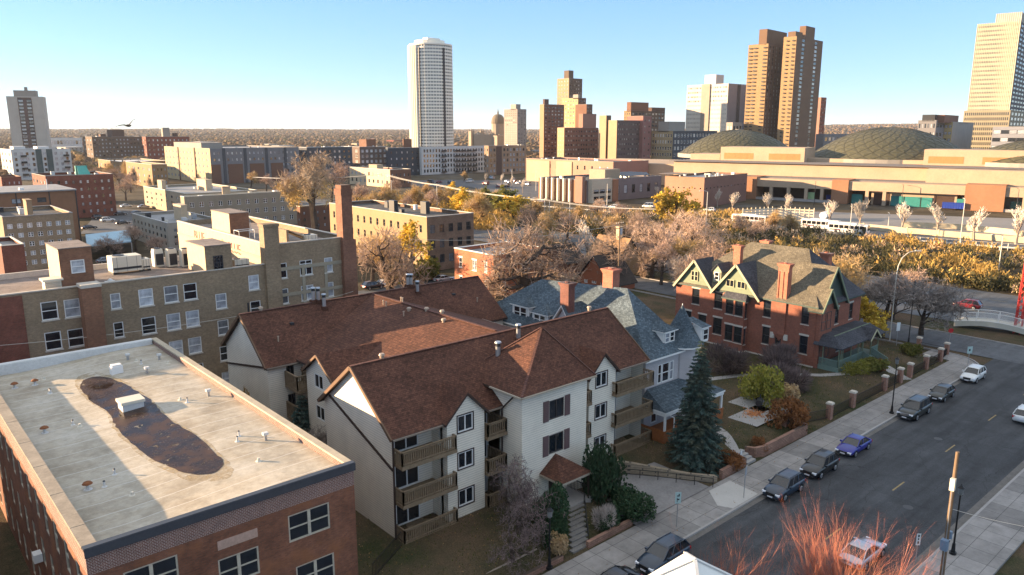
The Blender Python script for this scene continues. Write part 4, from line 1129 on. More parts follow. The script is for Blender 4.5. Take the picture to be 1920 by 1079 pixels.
# small dormer between the west gables
q = MB(); q.box(94.6,61.0,10.2,96.6,62.3,11.9,0); q.poly([(94.6,60.9,11.9),(94.6,62.4,11.9),(94.6,61.65,12.8)][::-1],0)
q.slab([(94.4,60.7,11.8),(97.6,60.7,11.8),(97.6,61.65,12.95),(94.4,61.65,12.95)],.12,1); q.slab([(94.4,61.65,12.95),(97.6,61.65,12.95),(97.6,62.6,11.8),(94.4,62.6,11.8)],.12,1)
dm = q.build('dormer', [YELT_, DSH], K); 
o = put_window(K, (94.58,62.05,10.5), -pi/2, .8, 1.2, 'dh', WHITE, GLASSD, -.06)
# chimneys
CBR = brick('orange_chimney_brick', (.36,.11,.06), (.28,.08,.045), (.25,.16,.12), .24, .08, .2)
def chimney(x, y, z0, z1, wx, wy, cap=True, root=K, mat=None, flutes=False):
    q = MB(); q.box(x-wx/2,y-wy/2,z0,x+wx/2,y+wy/2,z1-.5)
    for i, o_ in enumerate((.06,.14,.2)): q.box(x-wx/2-o_,y-wy/2-o_,z1-.5+i*.16,x+wx/2+o_,y+wy/2+o_,z1-.5+(i+1)*.16)
    if flutes:
        for k in range(3): q.box(x-wx/2-.09,y-wy/2+.12+k*(wy-.24)/2-.08,z0+.5,x-wx/2,y-wy/2+.12+k*(wy-.24)/2+.08,z1-1.1)
    q.cyl(x,y,z1-.05,z1+.12,min(wx,wy)*.28,8)
    return q.build('chimney', mat or CBR, root)
chimney(97.2, 60.0, 10.5, 15.6, .8, 1.1); chimney(94.5, 51.0, 9.0, 14.4, .9, 1.5, flutes=True); chimney(102.0, 58.4, 13.0, 16.0, .9, 1.2); chimney(105.5, 50.8, 11, 14.7, 1.0, 1.3)
q = MB(); q.box(kx-.22,50.2,4.6,kx+.01,51.8,9.2); q.poly([(kx-.22,50.2,4.6),(kx-.22,51.8,4.6),(kx,51.0,3.6)])
q.build('chimney_breast', MBR, K)
for y in (50.0, 52.0): q = MB(); q.box(kx-.2,y-.28,3.9,kx+.01,y+.28,4.7); q.build('corbel', STONE, K)
# porch
PF = 1.55
q = MB(); q.box(94.4,42.6,.3,106.5,45.4,PF); q.build('porch_floor', PGRN, K)
q = MB()
px0, px1, py0, py1 = 93.9, 107.0, 42.1, 45.98
q.slab([(px0,py0,4.4),(px1,py0,4.4),(px1-1.2,py0+1.7,5.5),(px0+1.2,py0+1.7,5.5)],.15); q.slab([(px0,py1,4.4),(px0,py0,4.4),(px0+1.2,py0+1.7,5.5),(px0+1.2,py1,5.5)],.15); q.slab([(px1,py0,4.4),(px1,py1,4.4),(px1-1.2,py1,5.5),(px1-1.2,py0+1.7,5.5)],.15)
q.box(px0+1.2,py0+1.7,5.3,px1-1.2,py1,5.5); q.slab([(101.4,41.7,4.3),(102.9,41.7,5.6),(102.9,44,5.6),(101.4,44,4.3)],.12); q.slab([(102.9,41.7,5.6),(104.4,41.7,4.3),(104.4,44,4.3),(102.9,44,5.6)],.12)
q.build('porch_roof', DSH, K)
part_bar('barge_board', (101.3,41.62,4.15),(102.9,41.62,5.5),.08,.22, YELT_, K); part_bar('barge_board', (104.5,41.62,4.15),(102.9,41.62,5.5),.08,.22, YELT_, K)
part_bar('gutter', (95.2,43.85,5.56),(105.7,43.85,5.56),.1,.1, MGRN, K)
for x, y in ((94.6,42.75),(94.6,44.9),(95.7,42.75),(98,42.75),(100.2,42.75),(101.6,42.75),(104.1,42.75),(106.3,42.75),(106.3,44.9),(95.2,42.75)):
    q = MB(); q.cyl(x,y,PF,PF+1.0,.09,8); q.cyl(x,y,PF+1.0,4.3,.07,8); q.cyl(x,y,PF+.95,PF+1.05,.12,8); q.cyl(x,y,4.05,4.3,.08,8,0,.15); q.build('porch_column', MGRN, K)
def balus(p, r_, h=.95):
    q = MB(); p = Vector(p); r_ = Vector(r_); L = (r_-p).length; n = int(L/.16)
    q.bar(p+Vector((0,0,h)), r_+Vector((0,0,h)), .12, .1); q.bar(p+Vector((0,0,.1)), r_+Vector((0,0,.1)), .08, .12)
    for i in range(n+1): c = p.lerp(r_, i/n); q.box(c.x-.045,c.y-.045,c.z+.05,c.x+.045,c.y+.045,c.z+h)
    q.build('balustrade', PGRN, K)
balus((94.55,45.3,PF),(94.55,42.75,PF)); balus((94.55,42.75,PF),(101.5,42.75,PF)); balus((104.2,42.75,PF),(106.3,42.75,PF)); balus((101.5,42.7,PF),(101.5,40.4,.6)); balus((104.2,42.7,PF),(104.2,40.4,.6))
q = MB()
for i in range(6): q.box(101.6,42.6-(i+1)*.38,.3,104.1,42.6-i*.38,PF-.2-i*.2)
q.build('porch_steps', DGRN, K)
# ================================================================ blue-grey Victorian house
BSH = shingle('blue_grey_shingles', (.082,.108,.128), (.042,.058,.072), .2, .32, .25)
VW = siding('pale_grey_siding', (.48,.45,.45), .14)
J = thing('victorian_house', 'Victorian house with blue-grey shingle roof, corner turret and white dormers', 'house', (60,47,.4))
jx0, jx1, jy0, jy1, jz = 60.0, 66.9, 47.0, 74.0, 8.9
q = MB()
wins(q, J, (jx0,jy0), 0, jx1-jx0, .4, jz, [(2.1,5.7,.65,2.1,'dh'),(2.85,5.7,1.2,2.1,'dh'),(4.15,5.7,.65,2.1,'dh'),(1.2,1.5,1.0,2.0,'dh'),(4.6,1.3,1.1,2.2,'dh')], .12, .06)
wins(q, J, (jx0,jy1), -pi/2, jy1-jy0, .4, jz, grid(jy1-jy0, 6, 1.0, 1.9, (1.8,5.8), 'dh'), .12, .06)
wall(q, (jx1,jy0), pi/2, jy1-jy0, .4, jz); wall(q, (jx1,jy1), pi, jx1-jx0, .4, jz)
q.build('wall', VW, J)
JR = MB(); e = .5; rx = (jx0+jx1)/2+.7; rz2 = 14.8
A_, B_, C_, D_ = (jx0-e,jy0-e,jz-.1),(jx1+e,jy0-e,jz-.1),(jx1+e,jy1+e,jz-.1),(jx0-e,jy1+e,jz-.1); R0, R1 = (rx,jy0+6.2,rz2),(rx,jy1-7,rz2-1.0)
for P_ in ((A_,B_,R0),(B_,C_,R1,R0),(C_,D_,R1),(D_,A_,R0,R1)): JR.slab(P_, .2, 0, 1)
JR.build('roof', [BSH, WHITE], J)
# side gable towards the apartment house
q = MB(); q.slab([(59.2,55.6,8.6),(64.2,55.6,8.6),(64.2,58.6,12.7),(59.2,58.6,12.7)],.18,0,1); q.slab([(59.2,58.6,12.7),(64.2,58.6,12.7),(64.2,61.6,8.6),(59.2,61.6,8.6)],.18,0,1); q.build('side_gable_roof', [BSH, WHITE], J)
q = MB(); q.poly([(59.6,61.2,8.4),(59.6,56.0,8.4),(59.6,58.6,12.3)]); q.box(59.6,56,.4,60,61.2,8.5); q.build('side_gable_wall', VW, J)
def dormer(x0, x1, y0, z0, z1, root, rm, wm, hip=True, nwin=2, back=3.2):
    q = MB(); xm = (x0+x1)/2; h = z1-z0; zt = z1+(x1-x0)*.42
    q.poly([(x0,y0,z0),(x1,y0,z0),(x1,y0,z1),(x0,y0,z1)],1); q.poly([(x0,y0+back,z1),(x0,y0+.0,z0),(x0,y0,z1)],1); q.poly([(x1,y0,z0),(x1,y0+back,z1),(x1,y0,z1)],1)
    o_ = .25
    q.slab([(x0-o_,y0-o_,z1),(x1+o_,y0-o_,z1),(xm,y0+1.1,zt)],.1,0,1); q.slab([(x0-o_,y0+back,z1),(x0-o_,y0-o_,z1),(xm,y0+1.1,zt),(xm,y0+back+1,zt)],.1,0,1); q.slab([(x1+o_,y0-o_,z1),(x1+o_,y0+back,z1),(xm,y0+back+1,zt),(xm,y0+1.1,zt)],.1,0,1)
    o = q.build('dormer', [rm, wm], root)
    w_ = (x1-x0-.3)/nwin
    for i in range(nwin): put_window(root, (x0+.15+i*w_, y0-.02, z0+.15), 0, w_-.05, h-.3, 'dh', WHITE, GLASSD, -.06)
dormer(63.6, 65.6, 47.6, 9.6, 11.0, J, BSH, WHITE)
# west dormers at the rear
def dormW(y0, y1, x0, z0, z1):
    q = MB(); ym = (y0+y1)/2; zt = z1+.9; b = 2.6
    q.poly([(x0,y1,z0),(x0,y0,z0),(x0,y0,z1),(x0,y1,z1)],1); q.poly([(x0,y0,z0),(x0+b,y0,z1),(x0,y0,z1)],1); q.poly([(x0+b,y1,z1),(x0,y1,z0),(x0,y1,z1)],1)
    q.slab([(x0-.25,y1+.25,z1),(x0-.25,y0-.25,z1),(x0+.9,ym,zt)],.1,0,1); q.slab([(x0-.25,y0-.25,z1),(x0+b,y0-.25,z1),(x0+b+1,ym,zt),(x0+.9,ym,zt)],.1,0,1); q.slab([(x0+b,y1+.25,z1),(x0-.25,y1+.25,z1),(x0+.9,ym,zt),(x0+b+1,ym,zt)],.1,0,1)
    q.build('dormer', [BSH, WHITE], J); put_window(J, (x0-.01,y1-.35,z0+.2), -pi/2, y1-y0-.7, z1-z0-.35, 'dh2', WHITE, GLASSD, -.05)
dormW(65.2, 68.2, 60.4, 9.3, 11.1); dormW(61.9, 64.6, 60.4, 9.2, 10.7)
chimney(64.6, 56.0, 13.2, 16.6, 1.2, 1.5, root=J); chimney(60.2, 58.6, 8, 15.2, 1.0, 1.3, root=J, mat=brick('dark_chimney_brick', (.15,.05,.035), (.10,.035,.028), (.12,.08,.07)))
# turret
tx, ty = 67.3, 48.0
q = MB(); P8 = [(tx+2.0*cos(i*pi/5), ty+2.0*sin(i*pi/5)) for i in range(10)]
q.prism(P8, .4, 9.2, 0); q.build('turret_wall', VW, J)
q = MB(); ap = (tx, ty, 13.4)
R1_ = [(tx+2.5*cos(i*pi/8), ty+2.5*sin(i*pi/8), 9.1) for i in range(16)]; R2_ = [(tx+1.5*cos(i*pi/8), ty+1.5*sin(i*pi/8), 10.5) for i in range(16)]
for i in range(16):
    j = (i+1)%16; q.poly([R1_[i],R1_[j],R2_[j],R2_[i]],0); q.poly([R2_[i],R2_[j],ap],0)
    q.poly([(R1_[i][0],R1_[i][1],8.95),(R1_[j][0],R1_[j][1],8.95),R1_[j],R1_[i]],1)
q.poly([(p[0],p[1],8.95) for p in R1_][::-1],1); q.cyl(tx,ty,13.05,13.5,.08,6,1,.03)
q.build('turret_roof', [BSH, WHITE], J)
q = MB(); q.box(68.2,46.0,9.3,69.5,47.5,11.0,1); q.slab([(68.0,45.8,11.0),(69.7,45.8,11.0),(69.3,48,11.7),(68,48,11.7)],.1,0,1); q.build('dormer', [BSH, WHITE], J); put_window(J, (68.35,45.98,9.5), 0, 1.0, 1.3, 'dh', WHITE, GLASSD, -.06)
# porch
q = MB(); q.slab([(58.9,43.4,4.3),(69.4,43.4,4.3),(67.6,46.9,5.6),(60.2,46.9,5.6)],.18,0,1); q.slab([(58.9,46.9,4.3),(58.9,43.4,4.3),(60.2,46.9,5.6)],.18,0,1); q.slab([(69.4,43.4,4.3),(69.4,46.9,4.3),(67.6,46.9,5.6)],.18,0,1)
q.box(59.0,43.5,3.8,69.3,43.75,4.15,1); q.box(59.0,43.75,3.8,59.25,46.9,4.15,1)
q.build('porch_roof', [BSH, WHITE], J)
for x in (59.15, 62.3, 65.6, 69.1): q = MB(); q.box(x-.1,43.55,1.0,x+.1,43.75,3.85); q.build('porch_column', WHITE, J)
OWD = plain('orange_stained_wood', (.30,.105,.035), .7, .25, 3)
q = MB(); q.box(58.9,43.5,.2,69.3,46.9,1.25)
for i in range(8): q.box(58.85,43.44,1.3+i*.13,69.3,43.5,1.4+i*.13)
for i in range(8): q.box(58.84,43.5,1.3+i*.13,58.9,46.9,1.4+i*.13)
q.build('porch_base', OWD, J)
q = MB(); q.tube((59.6,43.4,3.9),(60.2,43.3,3.5),.06,.06,6); q.tube((60.2,43.3,3.5),(60.2,43.3,.9),.06,.06,6); q.tube((60.2,43.3,.9),(60.9,42.9,.75),.06,.06,6); q.build('downpipe', WHITE, J)
# ================================================================ long yellow-brown brick building
YBR = brick('buff_brick', (.25,.178,.105), (.185,.132,.082), (.20,.16,.12), .26, .09, .18)
RBR = brick('dark_red_brick', (.17,.05,.032), (.12,.036,.026), (.12,.08,.06), .26, .09, .3)
PBR = brick('orange_brown_brick', (.22,.10,.055), (.16,.07,.042), (.15,.10,.07), .26, .09, .2)
C = thing('brick_building', 'long buff brick apartment building with rows of white windows and rooftop sheds', 'building', (4,88,-.2))
q = MB(); ZR = 16.0
W = []
def cw(px, py, w_, h_, Y=88, X0=4):
    x, _, z = atY(px, py, Y); return (x-X0-w_/2, z-h_/2, w_, h_, 'dh', WHITE, GLASSB)
for (px, py) in ((12,597),(93,583),(136,578),(274,558),(321,552),(357,547)):
    x, _, z = atY(px, py, 88)
    for k in range(4):
        if z-k*3.2-.95 > .5: W.append((x-4-.75, z-.95-k*3.2, 1.5, 1.9, 'dh', WHITE, GLASSB))
x, _, z = atY(217, 565, 88)
for k in range(4): W.append((x-4-.5, z-.85-k*3.2, 1.0, 1.7, 'dh', WHITE, GLASSB))
for (px, py) in ((476,530),(415,565)):
    x, _, z = atY(px, py, 88)
    for k in range(4): W.append((x-4-.65, z-.9-k*3.2, 1.3, 1.8, 'dh', WHITE, GLASSB))
wins(q, C, (4,88), 0, 34.3, -.2, ZR, W, .16, .08, sill=STONE)
wall(q, (4,101), -pi/2, 13, -.2, ZR); wall(q, (38.3,101), pi, 34.3, -.2, ZR)
q.build('wall', YBR, C)
q = MB(); q.box(-2,87.9,-.2,12.3,87.985,ZR-.2); q.build('red_brick_bay', RBR, C)
for w_ in W[:4]: pass
q = MB(); q.box(4.3,88.3,15.2,38,100.7,15.5); q.build('roof', GRAVEL, C)
q = MB(); q.box(3.95,87.92,ZR,38.3,88.3,ZR+.12); q.box(3.95,100.7,ZR-.5,38.3,101.05,ZR+.12); q.build('coping', STONE, C)
# taller east section
q = MB(); W2 = []; ZT = 18.3
for (px, py, w_) in ((530,508,1.15),(574,502,1.7),(616,497,1.15)):
    x, _, z = atY(px, py, 88)
    for k in range(4): W2.append((x-38.3-w_/2, z-.95-k*3.25, w_, 1.9, 'six' if w_ > 1.5 else 'dh', WHITE, GLASSB))
wins(q, C, (38.3,88), 0, 10.9, -.2, ZT, W2, .16, .08, sill=STONE); wall(q, (49.2,88), pi/2, 33, -.2, ZT); wall(q, (49.2,121), pi, 10.9, -.2, ZT)
q.build('wall', YBR, C)
LTB = plain('cream_painted_or_sunlit_brick', (.46,.36,.24), .8, .12, 1.2, 8)
q = MB(); wall(q, (38.3,121), -pi/2, 33, -.2, ZT); q.build('painted_or_sunlit_wall', LTB, C)
q = MB(); q.box(38.2,88.1,16.35,38.29,121,16.6); q.build('ledge', plain('pale_orange_band', (.62,.40,.22), .8, .1), C)
q = MB()
for z in (11.65, 14.95): q.box(39.6,87.93,z,49.2,87.99,z+.42)
for x in (42.4, 45.5, 48.9): q.box(x,87.925,2,x+.4,87.985,14.95)
q.build('concrete_frame', plain('grey_brown_concrete', (.30,.26,.19), .85, .15), C)
q = MB(); q.box(38.7,88.4,17.3,48.9,120.7,17.55); q.build('roof', GRAVEL, C)
q = MB(); q.box(38.25,87.95,ZT,49.25,88.3,ZT+.12); q.box(38.25,88.3,ZT,38.6,121,ZT+.12); q.box(48.9,88.3,ZT,49.25,121,ZT+.12); q.build('coping', STONE, C)
def text_part(txt, size, loc, rot, mat, root, ext=.01, name='lettering', align='LEFT'):
    cu = bpy.data.curves.new('lettering', 'FONT'); cu.body = txt; cu.size = size; cu.extrude = ext; cu.align_x = align
    t = bpy.data.objects.new('tmp', cu); COL.objects.link(t)
    me = bpy.data.meshes.new_from_object(t.evaluated_get(bpy.context.evaluated_depsgraph_get())); bpy.data.objects.remove(t)
    me.materials.clear(); me.materials.append(mat)
    o = bpy.data.objects.new(name, me); COL.objects.link(o)
    off = ORG.get(root.name, (0,0,0)) if root else (0,0,0)
    if root: o.parent = root
    o.location = tuple(a-b for a, b in zip(loc, off)); o.rotation_euler = rot
    return o
REDP = plain('red_sign_paint', (.40,.015,.012), .6, .1)
for px, py in ((364,447), (428,470)):
    p = atX(px, py, 38.27); text_part('BLUE', 1.9, (38.27, p[1], p[2]-.1), (pi/2,0,-pi/2), REDP, C)
p = atX(417, 456, 38.27); q = MB(); q.poly([(38.27,p[1]+.7,p[2]),(38.27,p[1],p[2]-.6),(38.27,p[1]-.7,p[2]),(38.27,p[1],p[2]+.6)]); q.build('diamond_mark', plain('faded_green_mark', (.22,.22,.10), .8, .1), C)
# roof sheds, stacks and machines
def shed(x0, y0, x1, y1, z0, z1, mw, root, ms=None, roof=GRAVEL, cap=STONE):
    q = MB(); q.box(x0,y0,z0,x1,y1,z1-.05,0)
    q.poly([(x0-.004,y1,z0),(x0-.004,y0,z0),(x0-.004,y0,z1-.05),(x0-.004,y1,z1-.05)], 1)  # west sheet in paler cream, sunlight put into its colour
    q.box(x0-.08,y0-.08,z1-.05,x1+.08,y1+.08,z1+.05,2)
    return q.build('roof_shed', [mw, ms or mw, roof], root)
shed(16.2,89.5,19.3,95.5,15.4,19.9,PBR,C,LTB); shed(30.6,88.02,33.7,94,15.4,18.9,YBR,C,LTB); shed(38.9,101.5,41.6,108,17.4,21.0,PBR,C,LTB)
put_window(C, (31.5,87.99,16.0), 0, 1.1, 1.7, 'grid', DARK, GLASSD, .0)
put_window(C, (17.2,89.46,17.2), 0, 1.3, 1.4, 'dh', WHITE, GLASSB, .0)
def stack(x0, y0, x1, y1, z0, z1, mat, root, name='chimney', capm=None):
    q = MB(); q.box(x0,y0,z0,x1,y1,z1-.35,0)
    q.box(x0-.08,y0-.08,z1-.35,x1+.08,y1+.08,z1,1)
    return q.build(name, [mat, capm or mat], root)
stack(17.3,86.3,19.1,88,-.2,16.4,PBR,C,'chimney',STONE)
stack(37.6,87.6,39.5,89,.5,20.9,YBR,C)
q = MB(); q.prism([(47.9,87.2),(50.3,87.2),(50.3,89.4),(47.9,89.4)],-.2,9); q.prism([(48.0,87.3),(49.9,87.3),(49.9,89.2),(48.0,89.2)],9,18); q.prism([(48.1,87.4),(49.6,87.4),(49.6,89.0),(48.1,89.0)],18,23.8); q.prism([(48.0,87.3),(49.7,87.3),(49.7,89.1),(48.0,89.1)],23.8,24.6); q.prism([(48.15,87.45),(49.55,87.45),(49.55,88.95),(48.15,88.95)],24.6,25.1)
q.build('tall_chimney', brick('chimney_brick', (.20,.085,.05), (.14,.058,.038), (.16,.11,.08), .26, .09, .25), C)
def ac_box(x, y, z, w_, d_, h_, root, mat=CREAM, name='air_handler', leg=.25):
    q = MB(); q.box(x,y,z+leg,x+w_,y+d_,z+leg+h_,0); q.box(x+.05,y-.012,z+leg+h_*.15,x+w_-.05,y-.002,z+leg+h_*.3,1); q.box(x,y,z,x+.15,y+d_,z+leg,1); q.box(x+w_-.15,y,z,x+w_,y+d_,z+leg,1)
    for k in range(3): q.box(x+w_*(k+.5)/3-.03,y-.01,z+leg,x+w_*(k+.5)/3,y-.001,z+leg+h_,1)
    q.cyl(x+w_*.3,y+d_*.5,z+leg+h_,z+leg+h_+.08,min(w_,d_)*.3,10,1)
    return q.build(name, [mat, DARK], root)
ac_box(22.6,95.5,15.5,3.2,2.2,1.8,C); ac_box(25.9,95.7,15.5,.9,1.6,1.2,C)
for x, y in ((27.7,97.2),(29.0,96.2),(30.3,95.1)):
    q = MB(); q.box(x,y,15.6,x+1.1,y+1.1,17.5,0); q.box(x+.18,y-.03,15.8,x+1.06,y-.005,17.2,1); q.prism([(x+.05,y+.05),(x+1.05,y+.05),(x+1.05,y+1.05),(x+.05,y+1.05)],17.5,17.75,0); q.cyl(x+.55,y+.55,17.72,17.85,.4,10,1)
    q.build('condenser', [CREAM, DARK], C)
q = MB(); q.box(14.6,89.2,15.5,16.1,90.6,16.7,0); q.box(14.4,89,16.7,16.3,90.8,16.9,0)
for k in range(6): q.box(14.7,89.15,15.65+k*.16,16.0,89.19,15.73+k*.16,1)
q.build('louvre_vent', [CREAM, TANW], C)
q = MB(); q.box(20.3,89.0,15.5,21.3,90,15.9,0); q.cyl(20.8,89.5,15.9,16.2,.4,10,0,.1); q.build('roof_vent', LGREY, C)
q = MB(); q.box(22.3,89,15.5,24,89.9,15.68,0); q.build('skylight', WHITE, C)
ac_box(34.6,89.6,15.5,1.8,1.3,.9,C); ac_box(44.2,89.8,17.5,1.5,1.4,1.0,C); ac_box(42.2,96,17.5,1.6,1.4,1.3,C)
q = MB(); q.prism([(41.8,90.5),(42.1,90.5),(42.1,94.5),(41.8,94.5)],17.5,19.6); q.slab([(42.1,90.5,19.6),(46.0,90.5,17.7),(46,94.5,17.7),(42.1,94.5,19.6)],.15); q.build('stair_hatch', YBR, C)
q = MB()
for y in (98.5, 100.2): q.tube((38.9,y,17.6),(38.9,y,18.9),.04,.04,5); q.tube((41,y,17.6),(41,y,18.9),.04,.04,5); q.tube((38.9,y,18.9),(41,y,18.9),.04,.04,5)
q.tube((38.9,98.5,18.9),(38.9,100.2,18.9),.04,.04,5); q.tube((41,98.5,18.9),(41,100.2,18.9),.04,.04,5); q.build('guard_rail', WHITE, C)
q = MB()
for s_ in (0,.4): q.tube((42.3+s_*0,102+s_,17.5),(41.7,102+s_,21.0),.03,.03,5)
for k in range(9): f_ = k/9; q.tube((42.3-.6*f_,102,17.5+3.5*f_),(42.3-.6*f_,102.4,17.5+3.5*f_),.02,.02,4)
q.build('roof_ladder', WHITE, C)
# ================================================================ other nearby houses
def house(name, label, x0, x1, y0, y1, z0, ze, zr, axis, wm, rm, W=(), S=(), e=.45, trim=None):
    H_ = thing(name, label, 'house', (x0,y0,z0)); q = MB()
    wins(q, H_, (x0,y0), 0, x1-x0, z0, ze, list(S), .12, .06); wins(q, H_, (x0,y1), -pi/2, y1-y0, z0, ze, list(W), .12, .06)
    wall(q, (x1,y0), pi/2, y1-y0, z0, ze); wall(q, (x1,y1), pi, x1-x0, z0, ze)
    xm, ym = (x0+x1)/2, (y0+y1)/2
    if axis == 'x': q.poly([(x0,y1,ze),(x0,y0,ze),(x0,ym,zr-.1)]); q.poly([(x1,y0,ze),(x1,y1,ze),(x1,ym,zr-.1)])
    else: q.poly([(x0,y0,ze),(x1,y0,ze),(xm,y0,zr-.1)]); q.poly([(x1,y1,ze),(x0,y1,ze),(xm,y1,zr-.1)])
    q.build('wall', wm, H_); r = MB()
    if axis == 'x':
        k = (zr-ze)/(ym-y0)
        r.slab([(x0-e,y0-e,ze-k*e),(x1+e,y0-e,ze-k*e),(x1+e,ym,zr),(x0-e,ym,zr)],.18,0,1); r.slab([(x0-e,ym,zr),(x1+e,ym,zr),(x1+e,y1+e,ze-k*e),(x0-e,y1+e,ze-k*e)],.18,0,1)
    else:
        k = (zr-ze)/(xm-x0)
        r.slab([(x0-e,y1+e,ze-k*e),(x0-e,y0-e,ze-k*e),(xm,y0-e,zr),(xm,y1+e,zr)],.18,0,1); r.slab([(x1+e,y0-e,ze-k*e),(x1+e,y1+e,ze-k*e),(xm,y1+e,zr),(xm,y0-e,zr)],.18,0,1)
    r.build('roof', [rm, trim or DARK], H_)
    return H_
BRSH = shingle('dark_brown_shingles', (.050,.042,.038), (.034,.03,.028), .2, .3)
RPAINT = siding('red_orange_shingle_siding', (.34,.11,.05), .22)
# ================================================================ generic city buildings, sized from the photograph
def isect(c, d, px, py=300):
    r = ray(px, py); det = d[0]*(-r[1])+r[0]*d[1]      # c + t d = s r
    t = (-c[0]*(-r[1])-r[0]*c[1])/det
    return t
def frame_of(xc, ybase, xl, xr, rot, z0=0.0, yt=300):
    c = at(xc, ybase, z0); a = R(rot); D0 = hypot(c[0], c[1]); r_ = ray(xc, yt); k = D0/hypot(r_[0], r_[1]); c = (r_[0]*k, r_[1]*k, z0)
    LX = abs(isect(c, (cos(a), sin(a)), xr, yt)) if xr is not None else 20
    LY = abs(isect(c, (-sin(a), cos(a)), xl, yt)) if xl is not None else 20
    return c, LX, LY
FARM = {}
def fm(c, name):
    k = .72 if max(c) > .3 else .9
    return plain(name, tuple(v*k for v in c), .85, .15, .1, 1.2)
def gb(name, label, cat, xc, ytop, ybase, xl, xr, mat, W=None, S=None, rot=0, roof=None, capm=None, pent=(), LY=None, LX=None, fm_=None, gm_=None, wm=None, z0=-.3, par=.8, group=None, vents=0, ret=False):
    c, lx, ly = frame_of(xc, ybase, xl, xr, rot, 0.0, ytop)
    if LX: lx = LX
    if LY: ly = LY
    H = hz(xc, ytop, c[0], c[1])
    o = thing(name, label, cat, (c[0], c[1], z0), R(rot), group, local=True); H -= z0
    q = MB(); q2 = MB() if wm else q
    fr = fm_ or DARK; g_ = gm_ or GLASSB
    def ops(L, spec):
        if not spec: return []
        n, k, w_, h_ = spec[:4]; st = spec[4] if len(spec) > 4 else 'far'; zb = spec[5] if len(spec) > 5 else 1.0; zt = spec[6] if len(spec) > 6 else par+.3
        fh = (H-zb-zt)/k; ww = L/n*w_; hh = fh*h_
        return grid(L, n, ww, hh, [zb+fh*j+fh*(1-h_)*.5 for j in range(k)][::-1], st, fr, g_, .02*L)
    big = 1 if hypot(c[0], c[1]) < 700 else 0
    wins(q, o, (0,0), 0, lx, 0, H, ops(lx, S), .25, .12)
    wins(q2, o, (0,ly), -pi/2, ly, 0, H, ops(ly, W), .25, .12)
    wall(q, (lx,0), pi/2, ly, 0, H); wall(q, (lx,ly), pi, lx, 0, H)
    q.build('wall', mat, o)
    if wm: q2.build('painted_or_sunlit_wall', wm, o)  # west side in its own lighter colour, often with sunlight put into it
    q = MB(); q.poly([(0,0,H-par),(lx,0,H-par),(lx,ly,H-par),(0,ly,H-par)]); q.build('roof', roof or TARL, o)
    coping('coping', o, 0, 0, lx, ly, H, capm or CONC, .35, .15)
    for (fx0, fy0, fx1, fy1, h_, m_) in pent:
        q = MB(); q.box(lx*fx0, ly*fy0, H-par, lx*fx1, ly*fy1, H+h_); q.box(lx*fx0-.1, ly*fy0-.1, H+h_, lx*fx1+.1, ly*fy1+.1, H+h_+.2); q.build('penthouse', m_ or mat, o)
    rg = random.Random(int(xc*7+ytop))
    for k in range(vents):
        x, y = lx*rg.uniform(.08,.92), ly*rg.uniform(.08,.9); a_ = rg.uniform(.5,1.6); h_ = rg.uniform(.6,1.6)
        q = MB(); q.box(x,y,H-par,x+a_,y+a_*rg.uniform(.7,1.4),H-par+h_); q.box(x-.06,y-.06,H-par+h_,x+a_+.06,y+a_+.06,H-par+h_+.1); q.build('roof_unit', rg.choice((LGREY,CREAM,GALV,DARK)), o)
    if ret: return o, lx, ly, H
    return o
BEI = fm((.42,.35,.25), 'beige_stucco'); TAN = fm((.40,.28,.17), 'tan_brick'); BRN = fm((.17,.085,.055), 'brown_brick'); DBR = fm((.10,.06,.048), 'dark_brown_brick')
RED = fm((.20,.065,.045), 'far_red_brick'); GRY = fm((.19,.185,.19), 'grey_panel'); DGR = fm((.07,.075,.085), 'dark_grey_panel'); NAVY = fm((.045,.055,.07), 'navy_panel')
WHI = fm((.68,.67,.64), 'white_panel'); GRN = fm((.07,.10,.10), 'dark_green_panel'); CON = fm((.36,.33,.29), 'pale_concrete'); PNK = fm((.36,.20,.15), 'pink_brick')
GOLD = fm((.66,.61,.44), 'golden_stone'); SAND = fm((.54,.40,.275), 'sandstone_panel'); CHO = fm((.12,.085,.062), 'chocolate_brick'); OCH = fm((.36,.22,.11), 'ochre_brick')
WG = glass('warm_far_glass', light=(.55,.5,.42), share=.5, rough=.12)
# --- near left
o = thing('brick_building', 'brown modern apartment block with a flat membrane roof at the far left', 'building', (*at(152,457)[:2],-.3), 0, None, True)
c = at(152,457); H = hz(142,357,c[0],c[1])+.3; LXl = 46
q = MB(); wl = []
for k in range(3): wl += [(u, H-2.9-k*3.3, 2.2, 1.3, 'slide', DARK, GLASSB) for u in (6.5,11,18.5,24.5,30.5,36.5)]
wins(q, o, (-LXl,0), 0, LXl, 0, H, wl, .3, .15); wall(q, (-LXl,26), -pi/2, 26, 0, H); wall(q, (0,0), pi/2, 26, 0, H); wall(q, (0,26), pi, LXl, 0, H); q.build('wall', fm((.27,.135,.075),'rust_brown_brick'), o)
q = MB()
for u in (-6.6,-14.5,-22,-29.5,-37): q.box(u,-.12,0,u+.25,0,H)
q.box(-.05,-.12,0,.25,.0,H)
q.build('pilaster_strip', DARK, o)['kind'] = 'stuff'
q = MB(); q.box(-LXl-.3,-.5,H,.4,26.4,H+.35); q.build('roof', TARL, o)
for (u, v) in ((-12,6),(-30,9),(-20,14)):
    q = MB(); q.cyl(u,v,H+.3,H+1.0,.7,8); q.build('roof_vent', WHITE, o)
q = MB(); q.cyl(-6,4,H+.3,H+3.2,.12,6); q.build('vent_pipe', WHITE, o)
